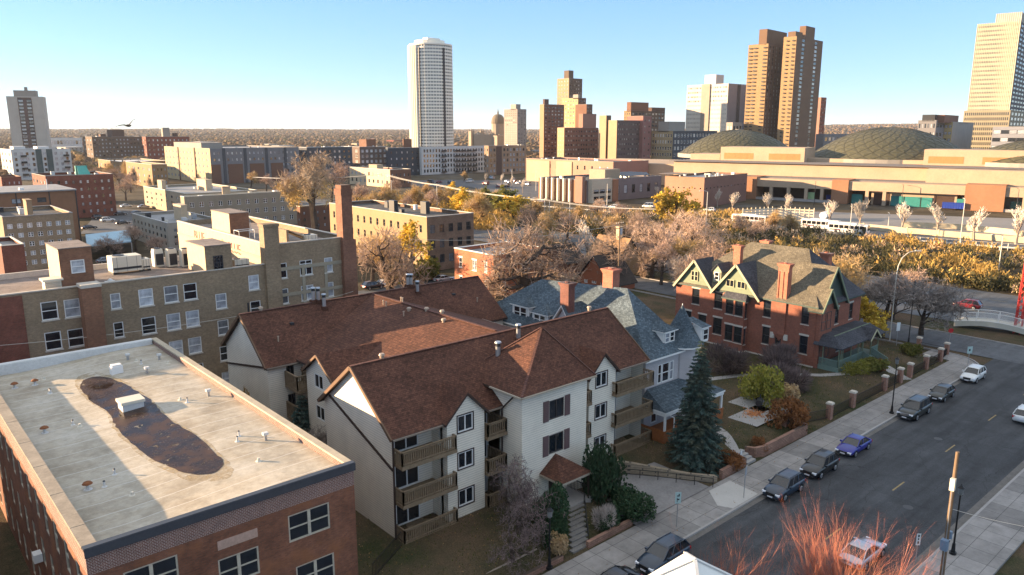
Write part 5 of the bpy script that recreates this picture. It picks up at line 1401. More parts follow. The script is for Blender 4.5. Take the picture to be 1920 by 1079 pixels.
o, lx, ly, H = gb('brick_building', 'buff brick apartment block with paired windows in front of the brown block at left', 'building', 4, 408, 512, None, 137, YBR, None, (7,5,.52,.5,'dh2'), LY=24, roof=TAR, pent=((.42,.25,.50,.42,3.0,TAN),), ret=True, gm_=GLASSB, fm_=WHITE, vents=3)
gb('brick_building', 'low red brick building with a pale parapet at the left edge', 'building', 2, 462, 560, None, 45, RBR, None, None, LY=14, roof=TARL, capm=CREAM)
o, lx, ly, H = gb('brick_building', 'dark red brick apartment block with a small green copper roof', 'building', 85, 331, 412, 60, 212, RBR, (4,5,.4,.45,'dh'), (9,5,.34,.42,'dh'), ret=True, roof=TAR, vents=6, gm_=GLASSB)
q = MB(); q.slab([(lx*.5,2,H+.2),(lx*.68,2,H+.2),(lx*.66,6,H+3),(lx*.52,6,H+3)],.3); q.box(lx*.5,6,H-1,lx*.68,7,H+3.2); q.build('copper_roof', plain('copper_green', (.05,.28,.24), .6, .15), o)
gb('brick_building', 'dark red brick block with a tan parapet behind the brown block at left', 'building', 2, 333, 380, None, 40, RED, None, (4,3,.3,.4), LY=18, roof=TAR, capm=TAN)
gb('apartment_building', 'white and dark green panelled apartment building with balconies at far left', 'building', 20, 281, 338, 0, 132, WHI, (3,4,.4,.45), (10,5,.42,.55,'dh'), roof=TARL, capm=CONC, pent=((.1,.3,.3,.6,1.6,LGREY),(.5,.3,.7,.6,1.4,LGREY)), vents=6, gm_=GLASSB)
def front_panels(o, lx, H, spans, mat, name='panel'):
    for a, b in spans: q = MB(); q.box(lx*a,-.35,0,lx*b,-.02,H+.2); q.build(name, mat, o)
gw = bpy.data.objects[[x.name for x in bpy.data.objects if x.get('label','').startswith('white and dark green')][0]]
c, lxw, lyw = frame_of(20, 338, 0, 132, 0, 0.0, 281); hw_ = hz(20, 281, c[0], c[1])
for a in (.40, .58): q = MB(); q.box(lxw*a,-.4,.2,lxw*(a+.1),.0-.02,hw_+.25); q.build('green_panel', GRN, gw)
for a in (.14, .86):
    for k in range(4): q = MB(); q.box(lxw*a,-1.5,3+k*4.0,lxw*(a+.1),-.01,3.2+k*4.0); q.box(lxw*a,-1.5,3.2+k*4,lxw*(a+.1),-1.42,4.2+k*4); q.build('balcony', BLACK, gw)
gb('apartment_building', 'grey-brown apartment block with rooftop boxes below the horizon at left', 'building', 172, 257, 304, 155, 270, CHO, (3,5,.4,.4), (14,6,.4,.42), pent=((.42,.2,.66,.7,7.0,DBR),(.2,.2,.3,.6,2.5,DBR)), roof=TAR, vents=4)
o = gb('brick_building', 'dark red brick block with a square church-like tower at left', 'building', 273, 257, 305, 266, 355, RED, (2,5,.4,.4), (10,5,.32,.4), roof=TAR, pent=((.42,.3,.58,.7,9,CON),(.66,.3,.76,.6,3.5,DBR)))
gb('warehouse', 'low whitish building with blue glass beside the white and green apartments', 'building', 92, 259, 290, None, 153, WHI, None, (10,2,.7,.5), LY=40)
gb('brick_building', 'low flat-roofed brick building with a white roof edge among bare trees at left', 'building', 228, 304, 333, 184, 312, OCH, (5,2,.3,.4), (7,2,.3,.4), capm=WHI, roof=WHI, vents=3)
gb('brick_building', 'low orange brick building with a white cornice left of the beige apartments', 'building', 284, 309, 352, 236, 313, OCH, (5,3,.3,.4), (4,3,.3,.4), capm=WHI, roof=TARL)
# --- middle left
gb('brick_building', 'long white-painted brick building with rows of dark arched windows', 'building', 313, 419, 470, 249, 412, fm((.42,.385,.32),'old_white_paint'), (9,3,.36,.5,'bare'), (4,3,.2,.4,'bare'), capm=WHI, roof=TARL, vents=8, pent=((.5,.3,.62,.5,3.5,LTB),), gm_=GLASSD)
gb('apartment_building', 'cream apartment block with a pale flat roof behind the white-painted building', 'building', 349, 364, 405, 270, 482, BEI, (8,3,.3,.45,'dh'), (8,3,.3,.45,'dh'), roof=TARL, capm=CREAM, vents=7, pent=((.55,.4,.64,.6,3.5,LTB),(.1,.7,.16,.8,3,LTB)))
o, lx, ly, H = gb('apartment_building', 'grey-beige three-storey apartment block with bay windows behind the willow tree', 'building', 345, 370, 436, 338, 556, fm((.36,.31,.235),'grey_beige_brick'), (2,3,.3,.45,'dh'), (12,3,.42,.5,'dh2'), roof=TAR, capm=CREAM, vents=8, gm_=GLASSD, fm_=WHITE, ret=True, pent=((.33,.2,.4,.3,2.5,LTB),))
gb('brick_building', 'brown brick block with cream trim right of the willow tree trunk', 'building', 562, 388, 436, 556, 640, BRN, (1,3,.3,.4,'dh'), (6,3,.3,.45,'dh'), roof=TAR, capm=CREAM)
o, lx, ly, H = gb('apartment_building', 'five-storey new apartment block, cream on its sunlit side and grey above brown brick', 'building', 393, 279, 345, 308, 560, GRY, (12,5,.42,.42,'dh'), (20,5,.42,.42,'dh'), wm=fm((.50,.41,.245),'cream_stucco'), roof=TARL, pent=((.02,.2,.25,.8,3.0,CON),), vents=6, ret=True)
for k, (a, b) in enumerate(((0,.1),(.18,.34),(.42,.58),(.66,.8))): q = MB(); q.box(lx*a,-.3,0,lx*b,-.02,H*.55); q.build('brick_panel', BRN, o)
for a in (.13, .36, .6, .82): q = MB(); q.box(lx*a,-.35,0,lx*(a+.03),-.02,H+.1); q.build('dark_panel', DGR, o)
for f_ in (.3, .66): q = MB(); q.box(-.35,ly*f_,0,-.02,ly*f_+1.6,H+.1); q.build('dark_panel', DBR, o)
gb('apartment_building', 'dark grey apartment wing behind the big bare tree', 'building', 575, 277, 335, 560, 660, DGR, (2,5,.4,.4), (9,5,.4,.42,'dh'), roof=WHI, capm=LGREY, vents=4)
gb('apartment_building', 'brown and grey apartment block with white-framed windows left of the navy block', 'building', 674, 276, 330, 640, 726, fm((.14,.10,.085),'umber_panel'), (3,5,.4,.45), (6,5,.5,.5,'dh2'), fm_=WHITE, roof=WHI, capm=LGREY, vents=3, pent=((.45,.3,.8,.7,5,BRN),))
gb('apartment_building', 'navy-black apartment block with a few small windows', 'building', 727, 278, 330, 723, 789, NAVY, None, (6,4,.22,.35,'dh'), roof=WHI, capm=LGREY, pent=((.5,.4,.75,.8,6,BRN),))
o, lx, ly, H = gb('apartment_building', 'white five-storey apartment block with rows of dark windows and balconies below the round tower', 'building', 790, 276, 328, 786, 913, WHI, None, (22,5,.5,.62,'bare'), roof=WHI, capm=WHI, vents=4, ret=True, gm_=GLASSD)
for i in (.28, .48, .57, .66, .75):
    for k in range(5): q = MB(); q.box(lx*i,-1.6,1.2+k*H/5.3,lx*i+4.5,-.02,1.45+k*H/5.3); q.box(lx*i,-1.6,1.45+k*H/5.3,lx*i+4.5,-1.5,2.5+k*H/5.3); q.build('balcony', DARK, o)
o, lx, ly, H = gb('apartment_building', 'pinkish tan five-storey apartment block right of the white block', 'building', 916, 274, 328, 908, 986, fm((.38,.25,.16),'pale_tan_brick'), (2,5,.4,.5), (11,5,.5,.55,'dh2'), roof=TARL, capm=CONC, vents=3, ret=True)
q = MB(); q.box(lx*.2,-.3,0,lx*.34,-.02,H*.98); q.build('dark_panel', DBR, o)
gb('brick_building', 'two-storey cream brick building with a bright flat roof among trees at centre', 'building', 731, 319, 352, 655, 770, BRN, (9,2,.34,.5,'dh'), (5,2,.3,.4,'dh'), wm=LTB, roof=WHI, capm=CREAM, pent=((.2,.4,.5,.6,2.0,BEI),), vents=2)
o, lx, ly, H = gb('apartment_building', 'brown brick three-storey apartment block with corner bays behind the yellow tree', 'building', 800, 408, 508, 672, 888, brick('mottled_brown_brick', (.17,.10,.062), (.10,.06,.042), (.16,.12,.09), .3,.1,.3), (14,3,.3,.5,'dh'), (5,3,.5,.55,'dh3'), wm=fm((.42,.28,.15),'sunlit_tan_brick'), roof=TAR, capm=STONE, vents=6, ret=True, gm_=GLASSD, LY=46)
for (x, y) in ((lx*.3,20),(lx*.6,12)): q = MB(); q.box(x,y,H-.8,x+1.2,y+2.4,H+2.2); q.build('chimney', DARK, o)
# --- red brick two-storey house with arched windows, houses by the street
o = thing('brick_building', 'orange-red brick two-storey building with arched white windows behind the apartments', 'building', (92.5,110,-.2), 0, None, True)
q = MB(); OBR = brick('bright_red_brick', (.36,.105,.045), (.28,.08,.035), (.22,.14,.1), .26, .09, .2)
wins(q, o, (0,12.4), -pi/2, 12.4, 0, 8.6, [(1.6,5.0,1.0,2.0,'dh',WHITE,GLASSB),(5.9,4.9,1.3,2.1,'slide',WHITE,GLASSB),(9.6,5.0,.9,2.0,'dh',WHITE,GLASSB),(1.6,1.2,1.0,1.9,'dh',WHITE,GLASSB),(5.9,1.2,1.3,1.9,'slide',WHITE,GLASSB),(9.6,1.2,.9,1.9,'dh',WHITE,GLASSB)], .15, .08, sill=WHITE, lintel=WHITE)
wins(q, o, (0,0), 0, 14, 0, 8.6, [(2,1.2,1.2,2,'dh',WHITE,GLASSB),(9,4.8,1.2,2,'dh',WHITE,GLASSB)], .15, .08)
wall(q, (14,0), pi/2, 12.4, 0, 8.6); wall(q, (14,12.4), pi, 14, 0, 8.6); q.build('wall', OBR, o)
q = MB(); q.poly([(0,0,7.9),(14,0,7.9),(14,12.4,7.9),(0,12.4,7.9)]); q.build('roof', TARL, o)
coping('coping', o, 0, 0, 14, 12.4, 8.6, WHITE, .35, .16)
house('gabled_house', 'orange-red gabled cottage with dark brown roof beside the utility pole', 114.0, 121.5, 98.8, 108.2, -.2, 1.6, 6.9, 'x', RPAINT, BRSH, W=[(2.0,2.1-1.2,1.0,1.4,'dh2'),(4.2,2.0-.9,1.2,1.5,'dh2'),(6.6,1.0,1.0,1.4,'dh2')], S=[(2,0.2,1.1,1.2,'dh')])
h_ = house('gabled_house', 'house with tan shingled hip roof and a pale chimney behind the cottage', 127, 136.5, 109, 118, -.2, 3.2, 8.2, 'y', OCH, shingle('ochre_shingles', (.26,.16,.085), (.20,.12,.06), .2, .3))
q = MB(); q.box(131.2,111.5,6.5,132.2,112.6,10.4); q.box(131.1,111.4,10.4,132.3,112.7,10.6); q.build('chimney', LTB, h_)
house('gabled_house', 'low dark gabled roof behind the tan-roofed house', 122, 128, 119, 128, -.2, 2.6, 6.2, 'x', BRN, BRSH)
h_ = house('garden_shed', 'small white and orange gabled shed glimpsed through the bare tree', 93.5, 97.5, 90, 94.2, .4, 3.2, 5.2, 'x', WHITE, BRSH)
# --- far centre and right: blocks and towers
FW = dict(fm_=DARK, gm_=WG)
gb('tower', 'beige checkered apartment tower beside the dome', 'tower', 970, 205, 292, 945, 987, fm((.33,.27,.235),'checker_concrete'), (6,20,.45,.45), (3,20,.3,.4), pent=((-.0,.1,.5,.5,6,CON),), **FW)
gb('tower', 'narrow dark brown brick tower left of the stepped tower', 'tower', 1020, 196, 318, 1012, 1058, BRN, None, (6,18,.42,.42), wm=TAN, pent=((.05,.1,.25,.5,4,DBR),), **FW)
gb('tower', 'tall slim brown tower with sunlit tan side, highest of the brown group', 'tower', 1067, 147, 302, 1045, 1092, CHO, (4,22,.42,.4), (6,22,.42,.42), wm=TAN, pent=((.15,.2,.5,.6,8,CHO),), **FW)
gb('tower', 'stepped brown brick tower with a sunlit bright tan side', 'tower', 1084, 184, 310, 1053, 1099, BRN, (6,18,.4,.4), (3,18,.35,.4), wm=fm((.50,.36,.19),'sunlit_bright_tan_brick'), pent=((.0,.0,.3,.3,3,CON),), **FW)
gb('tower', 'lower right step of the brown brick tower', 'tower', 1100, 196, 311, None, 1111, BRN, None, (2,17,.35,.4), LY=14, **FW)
gb('apartment_building', 'brown brick slab block with paired windows in front of the stepped tower', 'building', 1058, 240, 321, 1045, 1122, fm((.20,.095,.065),'warm_brown_brick'), (3,9,.3,.4), (13,9,.45,.42), wm=fm((.52,.37,.21),'sunlit_peach_brick'), pent=((.55,.1,.95,.7,11,PNK),), **FW)
gb('tower', 'blank sunlit tan slab standing left of the dark brick block', 'tower', 1137, 217, 322, 1124, 1146, CHO, None, None, wm=fm((.46,.33,.2),'sunlit_tan_slab'))
gb('apartment_building', 'dark brick block with small scattered windows and a blank sunlit tan end', 'building', 1157, 226, 324, 1141, 1206, fm((.13,.085,.075),'plum_brick'), None, (12,10,.28,.38), wm=fm((.46,.33,.2),'sunlit_tan_slab'), roof=TARL, capm=CONC, **FW)
gb('apartment_building', 'narrow pinkish red block joined to the dark brick block', 'building', 1206, 218, 322, None, 1222, fm((.28,.13,.11),'dusty_pink'), None, (2,9,.2,.3), LY=16, **FW)
gb('tower', 'stepped dark glass and brick tower behind the narrow pink block', 'tower', 1183, 208, 300, 1170, 1247, CHO, (3,12,.4,.5), (10,12,.5,.5), wm=OCH, pent=((.0,.0,.5,.6,9,BRN),(.6,.0,1,.9,4,DBR)), **FW)
gb('apartment_building', 'long block with a chequered white and dark window grid left of the first dome', 'building', 1262, 246, 322, 1222, 1345, DGR, (8,6,.5,.5), (14,6,.5,.5), wm=fm((.48,.36,.2),'yellow_brick'), fm_=WHITE, gm_=WG, pent=((.0,.2,.35,.7,7,CON),))
o, lx, ly, H = gb('tower', 'wide white slab tower with rows of small windows and a blue-grey end', 'tower', 1366, 157, 302, 1289, 1402, fm((.30,.33,.40),'blue_grey_panel'), (26,17,.6,.4), None, wm=fm((.70,.64,.53),'white_concrete'), fm_=CON, gm_=WG, pent=((.1,.35,.5,.62,10,WHI),), ret=True)
q = MB(); q.box(-1.2,ly*.42,0,-.02,ly*.62,H+.5); q.build('stair_shaft', fm((.40,.34,.27),'taupe_panel'), o)
q = MB(); q.box(lx*.48,-.6,0,lx*.62,-.02,H); q.build('dark_strip', DGR, o)
gb('apartment_building', 'small pale block at the foot of the wide white tower', 'building', 1374, 230, 305, 1362, 1392, CON, (2,4,.5,.5), (3,4,.5,.5))
TWB_ = fm((.165,.10,.062), 'tower_brown'); TWL = fm((.38,.245,.125), 'tower_brown_sunlit')  # shaded and sunlit brown of the same towers, light put into the colour
def twin(label, xc, ytop, ybase, xl, xr, up, nw, ns):
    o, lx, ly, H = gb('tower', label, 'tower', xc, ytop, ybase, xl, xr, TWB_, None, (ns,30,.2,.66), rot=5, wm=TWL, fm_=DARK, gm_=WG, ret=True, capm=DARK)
    for f_ in nw:
        for k in range(31): 
            q = MB(); q.box(-1.1,ly*f_,3+k*H/32,-.02,ly*f_+ly*.14,3.25+k*H/32)
            q.box(-1.1,ly*f_,3.25+k*H/32,-1.0,ly*f_+ly*.14,4.2+k*H/32); q.build('balcony', DARK, o)
    for (a, b, c_, d, h_) in up: q = MB(); q.box(lx*a,ly*b,H-1,lx*c_,ly*d,H+h_); q.build('penthouse', TWB_, o)
    return o
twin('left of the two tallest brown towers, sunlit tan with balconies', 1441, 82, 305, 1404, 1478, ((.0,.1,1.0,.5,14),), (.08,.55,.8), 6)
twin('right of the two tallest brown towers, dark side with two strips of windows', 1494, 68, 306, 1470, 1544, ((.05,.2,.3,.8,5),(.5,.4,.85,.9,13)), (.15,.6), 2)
gb('tower', 'small distant reddish tower right of the twin brown towers', 'tower', 1540, 183, 292, 1534, 1550, RED, None, (3,14,.4,.4), wm=PNK, **FW)
o, lx, ly, H = gb('tower', 'golden glass and stone office tower at the right edge', 'tower', 1914, 40, 293, 1834, 1990, DGR, (24,30,.66,.46), (16,30,.66,.46), rot=8, wm=GOLD, fm_=GOLD, gm_=glass('gold_tower_glass', (.04,.038,.03), (.20,.18,.12), .2, .1), ret=True)
q = MB(); q.box(lx*.1,ly*.12,H-1,lx*.9,ly*.72,H+16); q.build('crown', fm((.38,.36,.30),'crown_grid'), o)
for k in range(13):
    q = MB(); q.box(lx*.1-.25,ly*(.12+.6*k/12)-.3,H-1,lx*.1-.01,ly*(.12+.6*k/12)+.3,H+16); q.build('fin', WHI, o)
for k in range(25):
    q = MB(); q.box(-.45,ly*k/24-.28,2,-.01,ly*k/24+.28,H+.6); q.build('pier', GOLD, o)
gb('office_building', 'stone office block with close-set windows at the foot of the golden tower', 'building', 1895, 207, 295, 1808, 1960, fm((.34,.29,.19),'buff_stone'), (22,9,.55,.6), (12,9,.55,.6), rot=8)
gb('office_building', 'blue-grey horizontal-banded block in front of the golden tower', 'building', 1925, 238, 316, 1862, 1990, fm((.28,.29,.32),'banded_grey'), (4,5,.95,.5), (4,5,.95,.5), rot=8)
gb('office_building', 'pale yellow office block with a dark rooftop right of the second dome', 'building', 1787, 229, 308, 1756, 1826, CON, (4,6,.7,.42), None, rot=8, wm=fm((.55,.45,.22),'pale_yellow_panel'), pent=((-.3,.1,.3,.8,6,BRN),(.25,-.02,.7,.0,-1,DARK)))
gb('office_building', 'grey office block left of the pale yellow block', 'building', 1756, 226, 310, 1722, 1775, GRY, (6,5,.5,.5), (3,5,.7,.4), rot=8, pent=((-.0,.1,.9,.8,5,DARK),))
gb('apartment_building', 'low dark building between the twin towers and the second dome', 'building', 1545, 252, 300, 1530, 1600, GRY, None, (8,3,.6,.5), rot=8)
# white-strip residential tower at far left
o, lx, ly, H = gb('tower', 'pale concrete residential tower with a dark central window strip at far left', 'tower', 11, 181, 302, None, 80, fm((.56,.51,.44),'tower_pale_concrete'), None, None, rot=-20, LY=16, ret=True)
q = MB(); q.box(lx*.30,-.5,1,lx*.68,-.02,H-1); q.build('brick_strip', fm((.11,.07,.065),'strip_brick'), o)
WCn = winmesh(lx*.11, H/18*.42, 'far', WHI, GLASSB)[0]; BKn = winmesh(lx*.13, H/18*.9, 'bare', BLACK, GLASSD)[0]
for j in range(17):
    for f_ in (.33, .55):
        inst(BKn, 'window_recess', o, (lx*(f_-.01), -.52, 1.5+j*(H-4)/17)); inst(WCn, 'window', o, (lx*f_, -.58, 2.4+j*(H-4)/17))
q = MB(); q.box(lx*.2,2,H-1,lx*.82,12,H+6.5); q.box(lx*.5,3,H+6.5,lx*.58,6,H+10); q.build('penthouse', CON, o)
# round glass tower
c = at(812, 312); o = thing('tower', 'tall white round-fronted glass apartment tower alone against the sky', 'tower', (c[0],c[1],-.3), 0, None, True)
Hh = hz(812, 86, c[0], c[1]); rr = 39.5/1450*hypot(c[0],c[1])
nf = 38; fh = Hh/nf; TWH = plain('tower_white', (.72,.69,.60), .7, .05); GT = glass('tower_glass', (.20,.21,.20), (.52,.52,.46), .4, .15)
q = MB(); q.prism([(rr*.965*cos(t*pi/24), rr*.965*sin(t*pi/24)) for t in range(48)], 0, Hh-1); q.build('glass_wall', GT, o)
for k in range(nf+1):
    q = MB(); z = k*fh
    P_ = [(rr*cos(t*pi/24), rr*sin(t*pi/24)) for t in range(48)]
    q.prism(P_, z-.55, z+.85); q.build('floor_band', TWH, o)
for t in range(48):
    a = t*pi/24
    if not (pi*.7 < a < pi*1.85): continue
    q = MB(); w_ = .3 if a > pi*1.10 else 3.4
    q.bar((rr*.985*cos(a), rr*.985*sin(a), 0), (rr*.985*cos(a), rr*.985*sin(a), Hh-.5), w_, .5); q.build('mullion', TWH, o)
for a in (pi*1.13, pi*1.50):
    q = MB(); q.bar((rr*.99*cos(a), rr*.99*sin(a), 1), (rr*.99*cos(a), rr*.99*sin(a), Hh-3), 2.0, .8); q.build('balcony_recess', DARK, o)
q = MB(); q.prism([(rr*.7*cos(t*pi/12)-1, rr*.7*sin(t*pi/12)) for t in range(24)], Hh-.5, Hh+4); q.box(-rr*.3,-rr*.2,Hh+4,rr*.4,rr*.2,Hh+6.5); q.build('crown', TWH, o)
# domed church
c = at(934, 290); o = thing('domed_church', 'stone church with a green-brown dome and two square towers', 'church', (c[0],c[1],-.3), 0, None, True)
D_ = hypot(c[0],c[1]); s = D_/1450; zt = lambda y: hz(934,y,c[0],c[1])
STN = fm((.40,.33,.25),'church_stone'); CPD = fm((.17,.14,.10),'dome_copper')
q = MB(); q.box(-14*s,-14*s,0,14*s,14*s,zt(254)); q.prism([(12.5*s*cos(t*pi/6),12.5*s*sin(t*pi/6)) for t in range(12)], zt(252), zt(232)); q.build('drum', STN, o)
q = MB(); z0, z1 = zt(232), zt(214); pr = [(13*s*cos(i*pi/16)**.7, z0+(z1-z0)*sin(i*pi/16)) for i in range(8)]+[(1.2*s,z1)]
for i in range(len(pr)-1): q.tube((0,0,pr[i][1]),(0,0,pr[i+1][1]),pr[i][0],pr[i+1][0],16)
q.build('dome', CPD, o)
q = MB(); q.cyl(0,0,z1-1,zt(210),1.6*s,8); q.cyl(0,0,zt(210),zt(203),1.2*s,8,0,.15*s); q.build('lantern', CPD, o)
u = Vector((sin(YAW), -cos(YAW)))
for dx in (-50, -32):
    q = MB(); x, y = u.x*dx*s, u.y*dx*s; q.box(x-4*s,y-4*s,0,x+4*s,y+4*s,zt(246))
    for (i, j) in ((-3,-3),(3,-3),(3,3),(-3,3)): q.cyl(x+i*s,y+j*s,zt(246),zt(240),1.1*s,6,0,.1)
    q.build('bell_tower', STN, o)
q = MB(); q.bar((u.x*-45*s,u.y*-45*s,zt(265)), (0,0,zt(265)), 18*s, abs(zt(252)-zt(278))); q.build('nave', STN, o)
# ================================================================ convention hall with three domes
CA = R(12.7); cc = at(1450, 374)
def CW(u_, v_):                              # u along the facade to the right (towards -Y), v behind it
    return (cc[0]+sin(CA)*u_+cos(CA)*v_, cc[1]-cos(CA)*u_+sin(CA)*v_)
HALL = thing('convention_hall', 'sprawling sandstone convention hall with stepped blank walls and loading docks', 'building', (cc[0],cc[1],-.3), CA-pi/2, None, True)
# local frame: x along facade (right), y behind
q = MB()
q.box(-60,20,0,190,120,16.2); q.box(62,8,0,190,20.2,16.0); q.box(-52,46,16,190,118,18.2)
q.box(-150,62,0,-60,130,12.5)
q.build('upper_wall', SAND, HALL)
q = MB(); q.box(-8,-.6,6.1,26,12,9.9); q.box(33,-.6,6.1,78,12,9.9); q.box(92,-.6,6.1,190,12,9.9); q.box(-60,10,0,190,20,6); q.build('fascia', SAND, HALL)
for a, b in ((26,33),(78,92),(-14,-8)): q = MB(); q.box(a,-1.4,0,b,12,10.6); q.build('brick_pier', fm((.40,.20,.11),'orange_block'), HALL)
for x in (-2,6,14,21,40,47,98,112,126): q = MB(); q.box(x,-.5,0,x+1.4,.9,6.1); q.build('dock_column', SAND, HALL)
TEAL = plain('teal_dock_door', (.035,.20,.18), .5, .15); DKB = plain('dark_brown_dock', (.06,.035,.025), .8, .2)
q = MB(); q.box(-8,9.7,0,190,9.98,6); q.build('dock_recess', DKB, HALL)
for a, b, m_ in ((34,38.5,TEAL),(50,55,TEAL),(55.5,61.5,TEAL),(62,66,TEAL),(75,78,TEAL),(14,18,plain('pale_green_door',(.35,.5,.25),.6,.1)),(94,110,plain('dark_teal_door',(.04,.10,.08),.6,.15))):
    q = MB(); q.box(a,2.2,0,b,2.5,4.2); q.build('dock_door', m_, HALL)
q = MB(); q.box(42,2.6,0,75,9.6,6.05); q.build('dock_wall', SAND, HALL)
for a, b in ((43,49.5),(66.5,74)): q = MB(); q.box(a,2.5,0,b,2.59,5.2); q.build('dock_door', DKB, HALL)
for a, b in ((-8,26),(92,190)): q = MB(); q.box(a,-1.0,0,b,2,1.1); q.build('dock_platform', CONC, HALL)
q = MB(); q.box(-62,6,9.92,191,20.5,10.15); q.box(-62,18,16.2,191,122,16.35); q.build('roof', plain('hall_roof', (.16,.14,.13), .9, .2, .05, .5), HALL)
for (x0, y0, x1, y1, z1) in ((-42,40,2,60,23.5),(56,40,96,60,23.5),(152,40,190,60,24.0),(100,40,122,58,19),(-60,42,-43,62,19.5),(130,70,190,90,27)):
    q = MB(); q.box(x0,y0,16,x1,y1,z1); q.build('roof_block', SAND, HALL)
    if z1 > 22 and z1 < 25:
        for k in range(10):
            xx = x0+2+(k if k < 5 else k+2.5)*(x1-x0-4)/12.5; q = MB(); q.box(xx,y0-.06,17.2,xx+(x1-x0)/14,y0-.01,20.4); q.build('vent_panel', fm((.50,.25,.10),'orange_louvre'), HALL)
DOM = plain('dome_cladding', (.068,.064,.036), .55, .12, .05, .4)
def dome(px, ybase, ytop, hw, label):
    # tilted triangular facets on a shallow dome, with raised ribs
    Dd = {1668: 455, 1384: 500, 1960: 430}[px]
    r_ = ray(px, 260); k = Dd/hypot(r_[0], r_[1]); x, y = r_[0]*k, r_[1]*k
    R_ = hw/1450*Dd; zb = 17.6; zt_ = CAMH+(248-ytop)/1450*Dd
    o = thing('hall_dome', label, 'dome', (x,y,zb), 0, None, True); h = zt_-zb
    n, m = 32, 11; V = []; q = MB(); rib = MB()
    def pt(i, j):
        f_ = i/m; rad = R_*(1-f_**1.25*.97) if i else R_; a = 2*pi*(j+(i%2)*.5)/n
        return (rad*cos(a), rad*sin(a), h*(1-(rad/R_)**2.0))
    for i in range(m):
        for j in range(n):
            o0 = (0 if i%2 == 0 else 1)
            A_, B_, C_ = pt(i,j), pt(i,j+1), pt(i+1,j if i%2 == 0 else j+1)
            for tri in ((A_,B_,C_),(pt(i+1,j),pt(i,j+(0 if i%2 else 0)),pt(i+1,j+1)) if False else (C_,B_,pt(i+1,j+1 if i%2 == 0 else j+2))):
                cx_ = tuple(sum(p[t] for p in tri)/3 for t in range(3)); L = sqrt(cx_[0]**2+cx_[1]**2)+1e-6
                cx_ = (cx_[0]*(1+.15/L), cx_[1]*(1+.15/L), cx_[2]+.22*(1-.5*i/m))
                for a, b in ((0,1),(1,2),(2,0)): q.poly([tri[a],tri[b],cx_])
            rib.tube(A_, C_, .14, .14, 4); rib.tube(B_, C_, .14, .14, 4)
    ob = q.build('dome_shell', DOM, o, fixn=False)
    rib.build('ribs', plain('dome_ribs', (.035,.032,.02), .6, .1), o)
    q = MB(); q.cyl(0,0,-2,.3,R_*1.02,48); q.build('rim', CON, o)
    q = MB(); q.cyl(0,0,h-.6,h+.3,R_*.06,12); q.build('cap', CON, o)
dome(1668, 298, 243, 128, 'faceted bronze dome in the middle of the convention hall, largest in view')
dome(1384, 290, 247, 103, 'faceted bronze dome left of the middle one, below the twin towers')
dome(1960, 300, 262, 110, 'faceted bronze dome cut off by the right edge')
for x in (5, 30): pass
for (px, py, c_) in ((1567,377,'left'),(1787,392,'right')):
    p = at(px, py, 0); t = thing('dumpster', 'blue waste container beside the '+c_+' orange pier of the loading dock', 'container', p, CA-pi/2, None, True)
    q = MB(); q.prism([(-4,-1.2),(4,-1.2),(4,1.2),(-4,1.2)], .2, 2.4); q.box(-4.1,-1.3,2.4,4.1,1.3,2.6); q.build('body', plain('blue_container_paint', (.02,.05,.28), .5, .15), t)
    for k in range(9): q = MB(); q.box(-3.9+k*.97,-1.3,.3,-3.8+k*.97,-1.2,2.4); q.build('rib', plain('blue_container_paint',(.02,.05,.28)), t)
# --- low brick buildings by the highway
o, lx, ly, H = gb('brick_building', 'tan and pink brick row with a blank sunlit wall behind the highway', 'building', 1150, 304, 350, 986, 1216, fm((.25,.145,.125),'shaded_pink_brick'), (12,2,.22,.4), None, wm=fm((.46,.27,.19),'sunlit_pink_brick'), roof=TAR, capm=CONC, vents=10, ret=True)
for a, b in ((.44,.62),(.70,.98)): q = MB(); q.box(-.5,ly*a,0,-.02,ly*b,H-1); q.build('cream_panel', fm((.50,.41,.26),'cream_yellow_brick'), o)
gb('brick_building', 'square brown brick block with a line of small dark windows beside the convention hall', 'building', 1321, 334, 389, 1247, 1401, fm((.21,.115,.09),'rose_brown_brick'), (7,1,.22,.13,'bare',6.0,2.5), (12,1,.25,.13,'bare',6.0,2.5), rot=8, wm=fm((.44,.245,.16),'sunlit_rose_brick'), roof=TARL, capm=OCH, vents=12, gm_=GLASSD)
o, lx, ly, H = gb('school_building', 'low modern brick building with upright fins and a white front by the highway', 'building', 1100, 339, 380, 1010, 1240, fm((.19,.16,.16),'mauve_grey_brick'), None, (9,1,.4,.5), wm=fm((.38,.18,.10),'orange_fin_brick'), roof=TAR, capm=CONC, vents=8, ret=True)
for k in range(6): q = MB(); q.box(-1.4,ly*(.3+.12*k),0,-.02,ly*(.3+.12*k)+.7,H+.4); q.build('fin', CREAM, o)
q = MB(); q.box(-2.2,ly*.02,0,-.03,ly*.16,H+1.8); q.build('entrance_tower', PNK, o)
q = MB(); q.box(lx*.02,-2.5,0,lx*.27,-.03,H+.6); q.build('white_front', fm((.66,.56,.42),'warm_white_panel'), o)
for k in range(3):
    for j in range(2): put_window(o, (lx*(.04+.075*k), -2.52, 1.2+j*3), 0, lx*.06, 1.7, 'far', DARK, GLASSB, 0)
q = MB(); q.box(lx*.27,-3,0,lx*.34,-.03,H); q.build('brick_front', fm((.38,.18,.10),'orange_fin_brick'), o)
q = MB(); q.box(lx*.35,6,H-1,lx*.55,16,H+4); q.build('penthouse', BEI, o)
for k in range(4):
    q = MB(); q.slab([(lx*.58,4+k*3,H+.6),(lx*.92,4+k*3,H+.6),(lx*.92,6+k*3,H+1.8),(lx*.58,6+k*3,H+1.8)],.1); q.build('solar_panel', plain('solar_glass',(.05,.06,.08),.25,.1), o)
